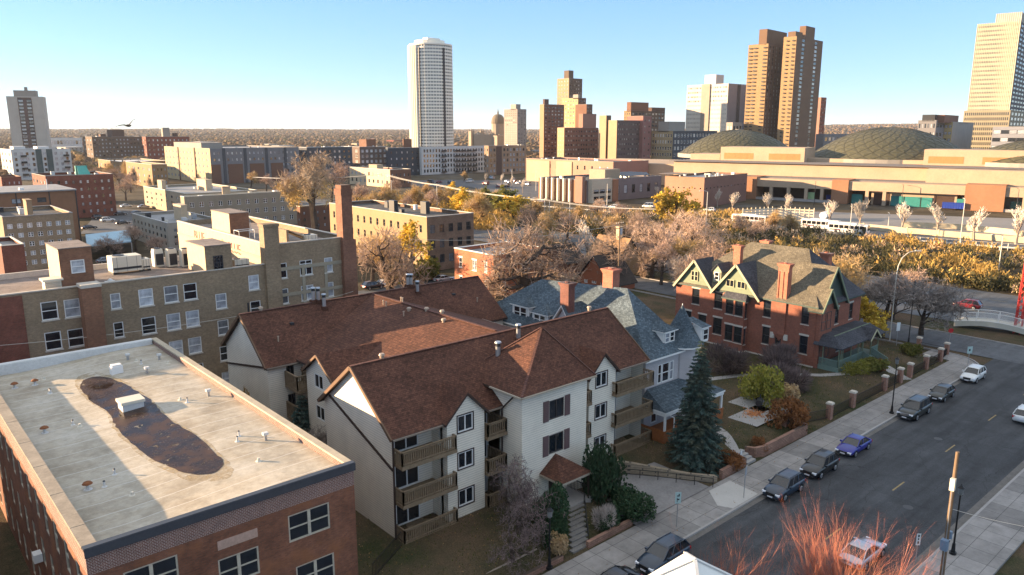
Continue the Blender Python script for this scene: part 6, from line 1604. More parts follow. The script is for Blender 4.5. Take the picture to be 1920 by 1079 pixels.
# --- small indistinguishable buildings out to the horizon
rg = random.Random(21); far_m = (CHO, RED, BRN, CON, WHI, OCH, GRY, BEI)
GRP = 'low buildings scattered toward the horizon'
for k in range(90):
    px = rg.uniform(0, 1900); py = 252+rg.random()**1.3*40
    if 765 < px < 860 and py > 262: continue
    x, y, _ = at(px, py+9, 0)
    if hypot(x,y) < 480: continue
    o = thing('low_building', 'low flat-roofed building far off below the horizon', 'building', (x,y,-.3), rg.choice((0,R(12))), GRP, True)
    a, b, h_ = rg.uniform(12,38), rg.uniform(12,30), rg.uniform(5,13); m_ = rg.choice(far_m); q = MB()
    n_ = max(2,int(a/5)); ks_ = max(1,int(h_/3.4))
    wall(q,(0,0),0,a,0,h_,[(g[0],g[1],g[0]+g[2],g[1]+g[3]) for g in grid(a,n_,1.6,1.5,[1+i*3.3 for i in range(ks_)])],.25,0,1); wall(q,(0,b),-pi/2,b,0,h_); wall(q,(a,0),pi/2,b,0,h_); wall(q,(a,b),pi,a,0,h_)
    for g in grid(a,n_,1.6,1.5,[1+i*3.3 for i in range(ks_)]): q.poly([(g[0],.24,g[1]),(g[0]+g[2],.24,g[1]),(g[0]+g[2],.24,g[1]+g[3]),(g[0],.24,g[1]+g[3])],1)
    q.build('wall', [m_, GLASSD], o); q = MB(); q.box(-.2,-.2,h_,a+.2,b+.2,h_+.3); q.build('roof', rg.choice((TARL,WHI,TAR)), o)
# ================================================================ woodland to the horizon (one mass)
def lump(q, x, y, z, r, h, rg):
    n = len(q.v); k = 7; a0 = rg.random()*6
    for (f_, zz) in ((.62,.12),(1.0,.45),(.62,.82)):
        for i in range(k):
            a = a0+2*pi*i/k; rr_ = r*f_*rg.uniform(.7,1.2); q.v.append((x+rr_*cos(a), y+rr_*sin(a), z+h*zz*rg.uniform(.85,1.15)))
    q.v.append((x, y, z+h))
    for L in range(2):
        for i in range(k): j = (i+1)%k; q.f.append((n+L*k+i,n+L*k+j,n+L*k+k+j,n+L*k+k+i)); q.m.append(0)
    for i in range(k): q.f.append((n+2*k+i,n+2*k+(i+1)%k,n+3*k)); q.m.append(0)
def woodmat():
    m, nt, b = newmat('autumn_woodland'); co = ocoord(nt); ge = N(nt, 'ShaderNodeNewGeometry')
    c = ramp(nt, ge.outputs['Random Per Island'], [(0,(.085,.055,.036)),(.4,(.13,.09,.058)),(.75,(.17,.115,.07)),(.92,(.20,.13,.06)),(1,(.07,.075,.04))])
    c = mix(nt, c, ramp(nt, noise_(nt, co, .4, 4, .8), [(.3,.55),(.7,1.45)]), 1, 'MULTIPLY')
    nt.links.new(c, b.inputs['Base Color']); b.inputs['Roughness'].default_value = .95; b.inputs['Specular IOR Level'].default_value = .05
    return m
WDM = woodmat()
q = MB(); rg = random.Random(5)
for k in range(26000):
    a = YAW+rg.uniform(-.70,.70); u_ = rg.random(); r_ = 620*(7800/620)**u_
    x, y = r_*cos(a), r_*sin(a); sz = rg.uniform(2.6,5.2)*(1+r_/4500)
    if noise.noise((x*.004, y*.004, 2)) < -.28 and r_ < 2200: continue
    lump(q, x, y, farz(x,y)-.5, sz, min(11,sz*rg.uniform(1.0,1.6)), rg)
props(q.build('woodland', WDM), kind='stuff')

q = MB(); P_ = [at(160,440,3.4), at(243,431,3.4), at(246,452,3.4), at(163,461,3.4)]; q.slab(P_, .35)
for p in P_: q.cyl(p[0]*.995,p[1]*.995,-.2,3.1,.15,6,1)
o = thing('carport', 'light blue flat carport roof below the left parking lot', 'carport', (P_[0][0],P_[0][1],-.2)); q.build('roof', [plain('pale_blue_roof',(.30,.44,.52),.5,.1), GALV], o)
# ================================================================ vehicles
TYRE = plain('tyre_rubber', (.014,.014,.015), .85, .1); RIM = plain('wheel_alloy', (.45,.45,.46), .3, .05, metal=.8)
CGL = plain('car_glass', (.012,.014,.018), .04, .1, spec=.9); HLT = plain('headlight_lens', (.75,.76,.78), .1, .05, spec=.9); TLT = plain('tail_light_lens', (.35,.012,.012), .15, .05, spec=.8)
PLT = plain('number_plate', (.6,.6,.62), .5, .05); CHR = plain('chrome_trim', (.6,.6,.62), .15, .05, metal=1.0)
def car(label, cat, mat, loc, rz, kind='suv', group=None, name='parked_car'):
    o = thing(name, label, cat, loc, rz, group, True)
    if kind == 'suv': L, Wd, Ht, bz, hz_, fw, rf, rr, rb, wb = 4.7, 1.88, 1.70, 1.08, 1.04, 1.05, .25, -1.75, -2.2, 1.38
    elif kind == 'sedan': L, Wd, Ht, bz, hz_, fw, rf, rr, rb, wb = 4.8, 1.84, 1.46, .94, .90, 1.0, .15, -1.05, -1.85, 1.42
    elif kind == 'hatch': L, Wd, Ht, bz, hz_, fw, rf, rr, rb, wb = 4.35, 1.80, 1.50, .96, .92, 1.1, .3, -1.45, -2.0, 1.32
    elif kind == 'pickup': L, Wd, Ht, bz, hz_, fw, rf, rr, rb, wb = 5.6, 1.98, 1.88, 1.15, 1.16, 1.25, .5, -2.1, -2.5, 1.65
    else: L, Wd, Ht, bz, hz_, fw, rf, rr, rb, wb = 5.3, 2.0, 2.2, 1.2, 1.1, 1.9, 1.2, -2.45, -2.6, 1.7
    w = Wd/2; q = MB()
    st = [(-L/2,.52,bz-.22,.80),(-L/2+.1,.36,bz-.06,.93),(-L/2+.45,.26,bz,.985),(-wb,.25,bz,1.0),(-wb*.4,.24,bz,1.0),(.4,.24,bz-.01,1.0),(fw,.24,bz-.03,1.0),(wb,.25,hz_-.03,.99),(L/2-.55,.27,hz_-.10,.96),(L/2-.18,.32,hz_-.22,.90),(L/2,.42,hz_-.38,.78)]
    rings = []
    for (x, zb, zt, k) in st:
        ww = w*k; zm = (zb+zt)/2
        half = [(ww*.86,zb),(ww*.97,zb+.13),(ww,zm+.08),(ww*.97,zt-.09),(ww*.88,zt),(ww*.45,zt+.035)]
        ring = [(x,-y,z) for y,z in half]+[(x,0,zt+.045)]+[(x,y,z) for y,z in half[::-1]]
        rings.append(ring)
    n = len(rings[0])
    for r_ in rings: q.v += r_
    for i in range(len(rings)-1):
        for j in range(n-1): a = i*n+j; q.f.append((a,a+n,a+n+1,a+1)); q.m.append(0)
        a = i*n; q.f.append((a+n-1,a+2*n-1,a+n,a)); q.m.append(0)
    q.f.append(tuple(range(n))); q.m.append(0); q.f.append(tuple(range(len(q.v)-1,len(q.v)-n-1,-1))); q.m.append(0)
    b = q.build('body', mat, o, smooth=True, fixn=True)
    q = MB(); yb, yt = w*.90, w*.70; zr = Ht-.05
    bot = [(rb,-yb,bz-.02),(fw,-yb,bz-.03),(fw,yb,bz-.03),(rb,yb,bz-.02)]; top = [(rr,-yt,zr),(rf,-yt,zr),(rf,yt,zr),(rr,yt,zr)]
    for i in range(4): j = (i+1)%4; q.poly([bot[i],bot[j],top[j],top[i]])
    q.build('window', CGL, o)
    q = MB()
    m_ = [(rr-.06,zr-.03,yt+.02),(rr+.12,zr+.04,yt),(0.5*(rr+rf),zr+.07,yt),(rf-.12,zr+.04,yt),(rf+.05,zr-.02,yt+.02)]
    for (x, z, y) in m_: q.v += [(x,-y-.03,z-.05),(x,-y*.8,z+.01),(x,0,z+.03),(x,y*.8,z+.01),(x,y+.03,z-.05)]
    for i in range(len(m_)-1):
        for j in range(4): a = i*5+j; q.f.append((a,a+5,a+6,a+1)); q.m.append(0)
    for s_ in (-1, 1):
        for (xb, xt) in ((fw,rf),(rb,rr)): q.bar((xb,s_*(yb+.005),bz),(xt,s_*(yt+.01),zr),.07,.09)
        for f_ in ((.30,.62) if kind != 'sedan' else (.5,)):
            xb = rb+(fw-rb)*(f_+.06); xt = rr+(rf-rr)*f_; q.bar((xb,s_*(yb+.008),bz),(xt,s_*(yt+.012),zr),.05,.09)
        if kind in ('suv','pickup'): q.bar((rr+.2,s_*yt*.93,zr+.09),(rf-.2,s_*yt*.93,zr+.09),.05,.05)
    q.build('roof', mat, o, smooth=False)
    wh = .36 if kind in ('suv','van') else .40 if kind == 'pickup' else .325
    for sx in (-1, 1):
        for s_ in (-1, 1):
            q = MB(); x, y = sx*wb, s_*(w-.12); q.tube((x,y-s_*.14,wh),(x,y+s_*.135,wh),wh,wh,18,0,True)
            t = q.build('wheel', TYRE, o)
            q = MB(); q.tube((x,y+s_*.13,wh),(x,y+s_*.145,wh),wh*.68,wh*.6,12,0,True)
            for k in range(5): a = 2*pi*k/5; q.bar((x,y+s_*.15,wh),(x+wh*.6*cos(a),y+s_*.15,wh+wh*.6*sin(a)),.03,.08)
            q.build('rim', RIM, t)
            q = MB(); k0 = [(x+(wh+.075)*cos(a), y+s_*.125, wh+(wh+.075)*sin(a)) for a in [pi*i/12 for i in range(13)]]
            q.poly([(p[0],w*s_*1.003,p[2]) for p in k0]); q.build('wheel_arch', BLACK, o)
    for s_ in (-1, 1):
        q = MB(); q.box(L/2-.32,s_*w*.50-.02,hz_-.42,L/2-.02,s_*w*.86,hz_-.25) if s_ > 0 else q.box(L/2-.32,-w*.86,hz_-.42,L/2-.02,-w*.50,hz_-.25); q.build('headlight', HLT, o)
        q = MB(); y0, y1 = sorted((s_*w*.62, s_*w*.93)); q.box(-L/2+.01,y0,bz-.36,-L/2+.16,y1,bz-.12); q.build('tail_light', TLT, o)
        q = MB(); y0, y1 = sorted((s_*(w-.02), s_*(w+.17))); q.box(fw-.38,y0,bz-.02,fw-.22,y1,bz+.14); q.build('mirror', mat, o)
    q = MB(); q.box(L/2-.06,-w*.46,hz_-.50,L/2+.015,w*.46,hz_-.24); q.build('grille', CHR if kind == 'pickup' else BLACK, o)
    q = MB(); q.box(L/2-.1,-w*.74,.34,L/2+.03,w*.74,.48); q.build('bumper', DARK, o)
    q = MB(); q.box(-L/2-.03,-.26,bz-.46,-L/2+.02,.26,bz-.30); q.build('number_plate', PLT, o)
    q = MB(); q.box(L/2+.01,-.24,.40,L/2+.045,.24,.52); q.build('number_plate', PLT, o)
    if kind == 'pickup':
        q = MB()
    return o
PB = paint('slate_blue_paint', (.014,.028,.05)); PK = paint('black_paint', (.008,.008,.010)); PBL = paint('deep_blue_paint', (.006,.010,.20)); PW = paint('white_car_paint', (.62,.62,.60)); PS = paint('silver_paint', (.42,.43,.46), .25, .5)
PDG = paint('dark_green_black_paint', (.008,.012,.012)); PR = paint('dark_red_paint', (.13,.006,.012)); PG = paint('grey_car_paint', (.16,.17,.18), .3, .4)
G1 = 'cars parked along the street'; ST = RZ
car('slate-blue SUV parked at the kerb next to the new concrete apron, first of its row', 'car', PB, (60.3,31.15,ST), pi, 'suv', G1)
car('black crossover SUV parked between the slate-blue SUV and the bright blue sedan', 'car', PK, (66.9,31.15,ST), pi, 'suv', G1)
car('bright deep-blue sedan parked in front of the curved brick garden wall', 'car', PBL, (74.2,31.2,ST), pi, 'sedan', G1)
car('black and grey pickup-sized SUV parked by the black street lamp', 'car', PDG, (89.3,31.1,ST), pi, 'pickup', G1)
car('dark green-black hatchback parked behind the big black SUV', 'car', PDG, (97.8,31.2,ST), pi, 'hatch', G1)
car('white SUV parked nearest the street corner', 'car', PW, (108.4,31.1,ST), pi, 'suv', G1)
car('dark blue SUV parked at the bottom of the frame near the tall thin sign', 'car', PB, (42.9,31.3,ST), pi, 'suv', G1)
car('black car mostly cut off by the bottom edge of the frame', 'car', PK, (37.2,31.4,ST), pi, 'sedan', G1)
car('white car with red tail lights driving off at the right edge', 'car', PW, (97.2,22.0,ST), 0, 'suv', None, 'moving_car')
car('silver car half hidden behind the red-twigged tree', 'car', PS, (54.9,21.6,ST), 0, 'sedan', G1)
car('dark red estate car driving on the freeway by the white footbridge', 'car', PR, (152.9,46.3,ST), pi/2, 'suv', None, 'moving_car')
G2 = 'cars parked along the side street'
for (px, py, m_, k, l) in ((1395,577-0,None,None,None),) if False else ():
    pass
def ground_car(px, py, mat, rz, kind, label, group=None, z=RZ+.02, name='parked_car', cat='car'):
    p = at(px, py, z); return car(label, cat, mat, p, rz, kind, group, name)
ground_car(1400-5, 586, PW, pi/2, 'sedan', 'white car') if False else None
for (px, py, m_, k, l) in ((832,528,PS,'sedan','silver sedan on the side street below the dark green bush'),(800,523,PG,'suv','grey SUV parked on the side street under the yellow tree'),(775,525,PK,'sedan','dark car parked at the far kerb of the side street'),(700,542,PK,'suv','dark SUV parked beside the leaning tree'),(723,537,PW,'sedan','white car parked beside the leaning tree')):
    ground_car(px, py, m_, 0, k, l, G2)
car('small white car parked by the white fence behind the apartment roof', 'car', PW, (80.5,93.5,.45), 2.2, 'hatch')
G3 = 'cars in the parking lots at left'
for i, (px, py, m_, k) in enumerate(((237,389,PW,'sedan'),(270,390,PS,'sedan'),(226,404,PK,'sedan'),(202,416,PW,'suv'),(231,421,PK,'sedan'),(186,411,PK,'suv'),(168,430,PK,'sedan'),(258,402,PK,'sedan'),(212,458,PBL,'sedan'),(200,493,PG,'sedan'))):
    ground_car(px, py, m_, .1, k, ('white sedan nearest the far trees of the left parking lot','pale silver car at the right end of the far parked row','black car under the white-roofed corner','white SUV in the middle of the left parking lot','black car beside the white-painted building','black SUV behind the white SUV','black car at the front of the left parking lot','black car at the parking lot edge by the white wall','blue car behind the small leafless tree','grey car half hidden behind the white air handler')[i], G3)
G4 = 'cars on the upper highway'
for (px, py, m_, k, l) in ((1128,390,PW,'sedan','white car on the highway, left of the white and black pair'),(1150,391,PW,'suv','white car just ahead of a black one on the highway'),(1163,392,PK,'sedan','black car touching the white one on the highway'),(1216,390,PW,'van','white van on the highway'),(1330,397,PW,'suv','white SUV on the ramp below the square brown block'),(1000,377,PW,'sedan','white car on the highway left of the tall white poles'),(1012,380,PS,'sedan','silver car on the highway beside the tall white poles')):
    ground_car(px, py, m_, R(105), k, l, G4)
rg = random.Random(3)
for i in range(16):
    px = 800+rg.random()*190; py = 333+rg.random()*22
    ground_car(px, py, rg.choice((PW,PS,PK,PR,PBL)), rg.choice((0,pi/2)), rg.choice(('sedan','suv','van')), 'distant car in the busy junction below the white apartment block', 'distant cars at the junction')
# buses
def bus(px, py, rz, label):
    p = at(px, py, .0); o = thing('bus', label, 'bus', p, rz, 'white buses on the highway', True)
    q = MB(); L, w = 12.2, 1.3
    for (x0, x1, z0, z1, yy) in ((-L/2,L/2,.35,1.5,w),(-L/2+.05,L/2-.1,1.5,2.95,w-.04),(-L/2+.15,L/2-.25,2.95,3.2,w-.2)): q.box(x0,-yy,z0,x1,yy,z1)
    q.build('body', PW, o)
    q = MB(); q.box(-3,-.9,3.2,2.5,.9,3.45); q.build('roof_unit', LGREY, o)
    for s_ in (-1, 1):
        for k in range(7):
            y0, y1 = sorted((s_*(w-.03), s_*(w+.0))); q = MB(); q.box(-5.6+k*1.55,y0,1.65,-4.3+k*1.55,y1,2.65); q.build('window', CGL, o)
        for x in (-3.4, 4.0): q = MB(); q.tube((x,s_*(w-.3),.5),(x,s_*(w+.01),.5),.5,.5,14,0,True); q.build('wheel', TYRE, o)
        q = MB(); y0, y1 = sorted((s_*(w-.02), s_*(w+.012))); q.box(4.6,y0,.45,5.6,y1,2.6); q.build('door', CGL, o)
        q = MB(); q.box(-5.2,y0,1.0,-2.0,y1,1.3); q.build('stripe', PR, o)
    q = MB(); q.box(L/2-.12,-w*.88,1.4,L/2+.02,w*.88,2.8); q.build('windscreen', CGL, o)
    for s_ in (-.9,.9): q = MB(); q.cyl(L/2+.0,s_,.7,.95,.14,8); q.build('headlight', HLT, o)
    return o
bus(1590,438,R(-82),'white bus nearest the right, half hidden by brush'); bus(1538,430,R(-82),'white bus in the middle of the three'); bus(1405,420,R(-80),'white and red bus farthest left behind the oak'); 
# ================================================================ trees, shrubs, brush
GT1 = 'bare and brown trees in the wooded strip behind the houses'
put_tree(WILL, at(592,440), 27.5, 'large weeping tree with yellow hanging leaves left of the tall brick chimney', 'tree', rz=.6)
put_tree(BARE[0], at(548,412), 19, 'bare tree leaning left beside the large weeping tree', 'tree')
put_tree(BARE[1], at(622,380), 22, 'bare grey tree in front of the dark grey apartment wing', 'tree')
put_tree(PINK[0], (75,119.5,-.2), 16.5, 'brown-leaved tree with a leaning trunk right of the tall brick chimney', 'tree', wide=1.0)
put_tree(LEAFB[0], (81,136,-.2), 13, 'tan bare tree behind the side street, left of the yellow tree', 'tree', wide=1.2)
put_tree(YELT[0], (92,137,-.2), 13.5, 'bright yellow tree in front of the brown brick apartments', 'tree', wide=1.05)
put_tree(LEAFB[1], (70,134,-.2), 12, 'pinkish tan tree beside the tall brick chimney', 'tree', wide=1.3)
put_bush(OLB, (93,134.8,-.2), (4.2,4.2,5.0), 'dark green bush under the yellow tree by the side street', 'bush'); put_bush(OLB, (88,135,-.2), (3.4,3.4,4.2), 'olive bush left of the dark green bush by the side street', 'bush')
put_tree(PINK[1], (91.5,99.5,.2), 17, 'large bare tree with pinkish twigs behind the blue-grey Victorian roof', 'tree', wide=1.55, rz=4.0)
put_tree(BARE[2], (99,108,-.2), 14, 'bare tree beside the orange-red brick building', 'tree')
put_tree(VASE[0], (134,124,-.2), 11.5, 'pale upright bare tree behind the gabled cottage', 'tree', wide=1.5)
put_tree(PINK[0], (160,111,-.2), 14, 'broad oak with dark heavy limbs left of the mansion chimneys', 'tree', wide=1.55, rz=2.1)
put_tree(PINK[1], (142,108,-.2), 12.5, 'pinkish leaved tree behind the tan-roofed house', 'tree', wide=1.3)
put_tree(YELT[1], (192,140,-.2), 15.5, 'pale yellow tree in front of the square brown block', 'tree', wide=1.15)
put_tree(BARE[0], (128,97,-.2), 11, 'bare tree beside the utility pole and cottage', 'tree', wide=1.2)
put_tree(GREYT[0], (124,86,-.2), 9, 'bare grey tree between the cottage and the mansion', 'tree', wide=1.3)
put_tree(LEAFB[0], (115.6,52.4,.1), 14.6, 'tall orange-topped tree directly behind the right end of the mansion', 'tree', wide=1.35)
put_tree(BARE[2], (110,72,.2), 15, 'tall bare tree added for shade behind the mansion rear wing', 'tree', wide=1.2); put_tree(LEAFB[1], (116,66,-.1), 13, 'brown tree added for shade behind the mansion by the frontage road', 'tree', wide=1.2); put_tree(BARE[0], (117,78,-.1), 13, 'bare tree added for shade farthest behind the mansion', 'tree', wide=1.2)  # added trees, placed to shade the frontage road and footbridge
put_tree(LEAFB[1], (135,62,-.2), 11, 'tan bare tree between the frontage road and the freeway, left of the others', 'tree', wide=1.6); put_tree(BARE[2], (134,78,-.2), 11, 'bare tree beside the freeway behind the mansion roof', 'tree', wide=1.7); put_tree(LEAFB[0], (135,94,-.2), 11, 'tan tree beside the freeway behind the mansion chimneys', 'tree', wide=1.7); put_tree(PINK[0], (118,104,-.2), 12, 'bare tree behind the cottage roof', 'tree', wide=1.4); put_tree(LEAFB[1], (126,130,-.2), 10, 'tan tree at the end of the side street', 'tree', wide=1.7); put_tree(BARE[1], (117,128,-.2), 10, 'bare tree at the end of the side street beside the low dark roof', 'tree', wide=1.7)
put_tree(YELT[0], (115.2,48.6,-.1), 7.5, 'yellow and green tree beside the mansion porch', 'tree', wide=1.0)
put_tree(GREYT[1], (120.5,48,-.2), 11, 'grey bare tree by the curved street lamp', 'tree', wide=1.5); put_tree(GREYT[0], (127,44.5,-.2), 10.5, 'grey bare tree in front of the freeway', 'tree', wide=1.6, rz=1.0)
put_tree(BARE[1], (134,52,-.2), 10.5, 'brown bare tree on the strip between the roads', 'tree', wide=1.6)
i = 0
TS = 'trees in the golden wooded strip at centre'
rg = random.Random(17)
for (px, py, h_) in ((668,398,11),(700,402,10),(716,388,11),(742,398,11),(760,405,9),(782,395,11),(806,402,11),(826,390,10),(848,398,11),(872,392,9),(905,404,12),(928,396,10),(945,410,12),(870,420,13),(900,425,12),(960,420,10),(690,420,10),(735,376,10),(800,372,9),(850,372,8)):
    pr = rg.choice((LEAFB[0],LEAFB[1],YELT[0],YELT[1],LEAFB[0],OLVT[0])) if px > 840 else rg.choice((LEAFB[0],LEAFB[1],LEAFB[0],BARE[0]))
    put_tree(pr, at(px, py), h_*rg.uniform(.9,1.15), 'golden brown tree in the wooded strip below the white apartment block', 'tree', TS, wide=1.35)
TL = 'autumn trees around the buildings at left'
for (px, py, h_) in ((185,350,12),(205,345,14),(225,352,13),(245,360,11),(180,372,11),(212,378,13),(236,375,12),(165,335,12),(250,340,14),(268,330,12),(150,315,12),(255,318,12),(262,292,11),(430,330,12),(470,352,10),(500,360,10)):
    put_tree(rg.choice((LEAFB[0],LEAFB[1],BARE[0],BARE[1],GREYT[0])), at(px, py), h_, 'brown autumn tree among the flat-roofed buildings at left', 'tree', TL, wide=1.3)
for (px, py, h_, l) in ((255,470,8,'bare brown tree behind the rooftop air handler'),(300,488,7,'bare tree left of the white-painted building wall'),(210,490,7,'bare brown tree behind the rooftop shed'),(350,478,8,'bare twiggy tree below the red lettering')):
    put_tree(BARE[int(px)%3], at(px, py), h_, l, 'tree', wide=1.4)
TB = 'bare trees mixed in the brush by the highway'
for (px, py, h_) in ((1010,425,9),(1050,430,8),(1160,420,8),(1185,445,9),(1205,460,9),(1230,470,9),(1255,455,8),(1290,470,9),(1390,440,8),(1420,452,8),(1160,470,8),(1140,455,8),(1195,505,8),(1220,520,8),(1065,450,9),(1030,455,9),(985,440,9),(1085,415,7),(1120,405,6),(1450,440,7),(1475,445,7)):
    put_tree(rg.choice((LEAFB[0],LEAFB[1],PINK[0],PINK[1],BARE[2])), at(px, py), h_*rg.uniform(.9,1.2), 'bare tree with pinkish brown twigs in the brush beside the highway', 'tree', TB, wide=1.35)
GS = 'young bare street trees along the loading yard'
for (px, py, yt) in ((1440,398,360),(1475,408,363),(1555,425,374),(1613,428,373),(1690,432,374),(1756,440,378),(1826,450,386),(1905,458,384),(1372,398,358),(1110,372,338),(1150,372,342),(1080,368,336)):
    p = at(px, py); put_tree(VASE[px%2], p, hz(px,yt,p[0],p[1]), 'young bare vase-shaped street tree with pale twigs along the loading yard', 'tree', GS, wide=1.8)
for (px, py, h_) in ((960,352,7),(940,347,7),(910,345,7),(870,340,7),(1175,360,6),(1230,372,6),(1200,368,6),(1345,388,8),(980,362,8)):
    put_tree(rg.choice(LEAFB+VASE), at(px, py), h_, 'small street tree near the highway junction', 'tree', 'small street trees near the junction', wide=1.3)
put_tree(SPR1, (58.8,39.6,.4), 12.4, 'tall blue-green spruce in front of the Victorian house', 'tree', rz=.4, wide=.98)
put_tree(SPR2, (31.0,75.0-9,.2), 6.6, 'small dark spruce in the apartment courtyard', 'tree', wide=1.1)
put_tree(DARKT[0], (36.3,40.6,.6), 6.6, 'dark bare crab-apple tree in the front lawn left of the apartment steps', 'tree', wide=1.05)
put_tree(DARKT[1], (38.6,41.8,.6), 6.0, 'bare twiggy tree against the square entrance tower', 'tree', wide=.9)
put_tree(DARKT[0], (34.0,38.6,.3), 5.0, 'low dark bare tree near the brick building corner', 'tree', wide=1.1, rz=2.0)
put_tree(GREYT[0], (30.5,62.5,.2), 5.2, 'grey leafless bush tree in the apartment courtyard', 'tree', wide=1.2)
put_bush(RSB, (29.8,60.6,.2), (2.2,2.2,3.0), 'rust-brown shrub between the near roof and the cream gable wall', 'shrub')
put_bush(GLD, (26.3,70.0,.2), (1.4,1.4,6.6), 'dry golden shrub rising behind the near flat roof', 'shrub')
put_bush(YEW, (46.6,40.5,.3), (2.2,2.0,5.0), 'tall dark evergreen shrub right of the entrance porch', 'shrub')
put_bush(YEW, (39.4,40.0,.5), (1.7,1.7,3.4), 'tall dark evergreen shrub left of the entrance porch', 'shrub')
put_bush(YEW, (47.2,37.9,.1), (3.0,2.2,1.9), 'low rounded dark shrub at the corner of the driveway', 'shrub')
put_bush(TWB2, (42.9,37.6,.3), (1.3,1.1,1.8), 'pale ornamental grass clump beside the steps', 'grass')
put_bush(YEW, (43.4,37.3,.3), (1.3,1.1,1.3), 'small dark shrub behind the pale grass clump', 'shrub')
put_bush(GLD, (37.6,37.2,.2), (.9,.9,1.5), 'small golden shrub left of the steps', 'shrub')
put_bush(YEW, (38.2,38.4,.4), (1.5,1.3,2.0), 'dark low shrub behind the black yard lamp', 'shrub')
put_bush(RSB, (60.8,37.3,.3), (1.7,1.3,1.6), 'red-brown shrub in the brick planter beside the steps', 'shrub')
put_bush(RSB, (74.0,38.6,.4), (2.6,2.2,3.4), 'rust-brown shrub at the end of the curved brick wall', 'shrub')
put_bush(RSB, (66.5,37.4,.4), (1.4,1.0,1.1), 'low rust shrub above the curved brick wall', 'shrub')
put_bush(YGB, (77.0,43.6,.9), (3.4,3.2,4.2), 'yellow-green rounded shrub on the mansion lawn', 'shrub')
put_bush(GLD, (80.0,41.5,.9), (1.8,1.6,1.9), 'tan shrub between the yellow-green shrub and the brick pillar', 'shrub')
for i, (x, y, s_, l) in enumerate(((84,52,(3.6,3.4,3.4),'wide bare purple-brown thicket below the mansion bay'),(86.5,46.5,(4.2,3.4,3.8),'dark bare thicket in the middle of the mansion lawn'),(83.5,43,(3.4,2.8,3.0),'dark bare thicket right of the yellow-green shrub'),(90.5,49,(3.2,2.8,2.8),'bare brown thicket left of the green porch'),(79.5,56,(2.6,2.4,2.4),'bare grey shrub at the foot of the mansion wall'))):
    put_bush(TWB, (x,y,.9), s_, l, 'thicket')
put_bush(YEW, (77,55,.9), (2.0,1.8,2.0), 'dark evergreen shrub beside the blue bins', 'shrub')
put_bush(OLB, (98.6,40.6,.8), (2.6,1.7,1.7), 'olive shrub in front of the green porch', 'shrub'); put_bush(YGB, (95.8,40.9,.8), (2.2,1.6,1.7), 'yellowish shrub at the porch corner', 'shrub'); put_bush(RSB, (100.4,40.2,.8), (1.3,1.2,1.6), 'red-brown shrub by the porch steps', 'shrub')
put_bush(OLB, (111,40.5,.4), (1.8,1.6,1.8), 'green shrub in the corner garden behind the brick pillars', 'shrub')
for (px, py, s_) in ((690,470,4),(720,455,4),(745,470,4.5),(668,440,4),(780,462,4)):
    p = at(px, py+20); put_bush(GLD, p, (s_,s_,s_*.9), 'golden brown bush beside the brown brick apartments', 'bush', 'golden bushes by the brown brick apartments')
# brush on the freeway banks
spots = []; spots2 = []; spots3 = []
rg = random.Random(41)
for k in range(900):
    x = 174+rg.random()*52; y = -10+rg.random()*190
    f_ = (x-174)/52; h_ = rg.uniform(1.6,4.2)
    (spots if noise.noise((x*.06, y*.04, 1)) > -.02+max(0,(y-70)/170)-.12*(x < 205) else spots2 if rg.random() < .72 else spots3).append((x, y, -.3+f_*1.0, rg.uniform(1.2,2.6), h_))
for k in range(650):
    px = 960+rg.random()*450; py = 398+rg.random()*70; x, y, _ = at(px, py)
    if 119 < x < 132 or 139 < x < 173: continue
    if noise.noise((x*.05,y*.05,7)) < -.25: continue
    (spots if rg.random() < .7 else spots3).append((x, y, -.3, rg.uniform(1.5,3), rg.uniform(1.5,4)))
for k in range(900):
    px = 660+rg.random()*300; py = 372+rg.random()*58; x, y, _ = at(px, py); spots.append((x, y, -.3, rg.uniform(2,3.8), rg.uniform(2,5)))
for k in range(420):
    x = 173.5+rg.random()*8; y = -5+rg.random()*180; spots2.append((x,y,-.3,rg.uniform(1.2,2.2),rg.uniform(2,4.6)))
GOLDB = leafmat('golden_grass', (.34,.21,.055), (.45,.30,.09), (.22,.155,.055), .15); OLIB = leafmat('olive_brush', (.035,.036,.016), (.085,.072,.03), None, .05); TANB = leafmat('tan_brush', (.26,.17,.10), (.42,.30,.20), None, .12)
brush('golden_brush', spots, GOLDB, 1); brush('olive_brush', spots2, OLIB, 2); brush('tan_brush', spots3, TANB, 3)
# lawn grass and fallen leaves near the street
rg = random.Random(9); q = MB()
for k in range(15000):
    x = 22+rg.random()*98; y = 36.3+rg.random()**1.6*17
    if 45 < x < 58 and y < 43: continue
    if noise.noise((x*.3,y*.3,3)) < -.15: continue
    ribb(q, Vector((x,y,gh(x,y))), Vector((rg.uniform(-.06,.06),rg.uniform(-.06,.06),rg.uniform(.07,.2))), .03, rg)
props(q.build('grass', leafmat('lawn_grass', (.035,.05,.014), (.09,.085,.03), None, .1)), kind='stuff')
q = MB()
for k in range(5200):
    x = 22+rg.random()*98; y = 32.6+rg.random()**1.2*18
    if y < 36.2 and rg.random() < .85: continue
    leaf(q, Vector((x,y,max(gh(x,y),0 if y < 36.2 else -9)+.03)), rg.uniform(.03,.075), rg)
props(q.build('fallen_leaves', leafmat('fallen_leaf', (.14,.075,.03), (.28,.18,.08), None, 0)), kind='stuff')
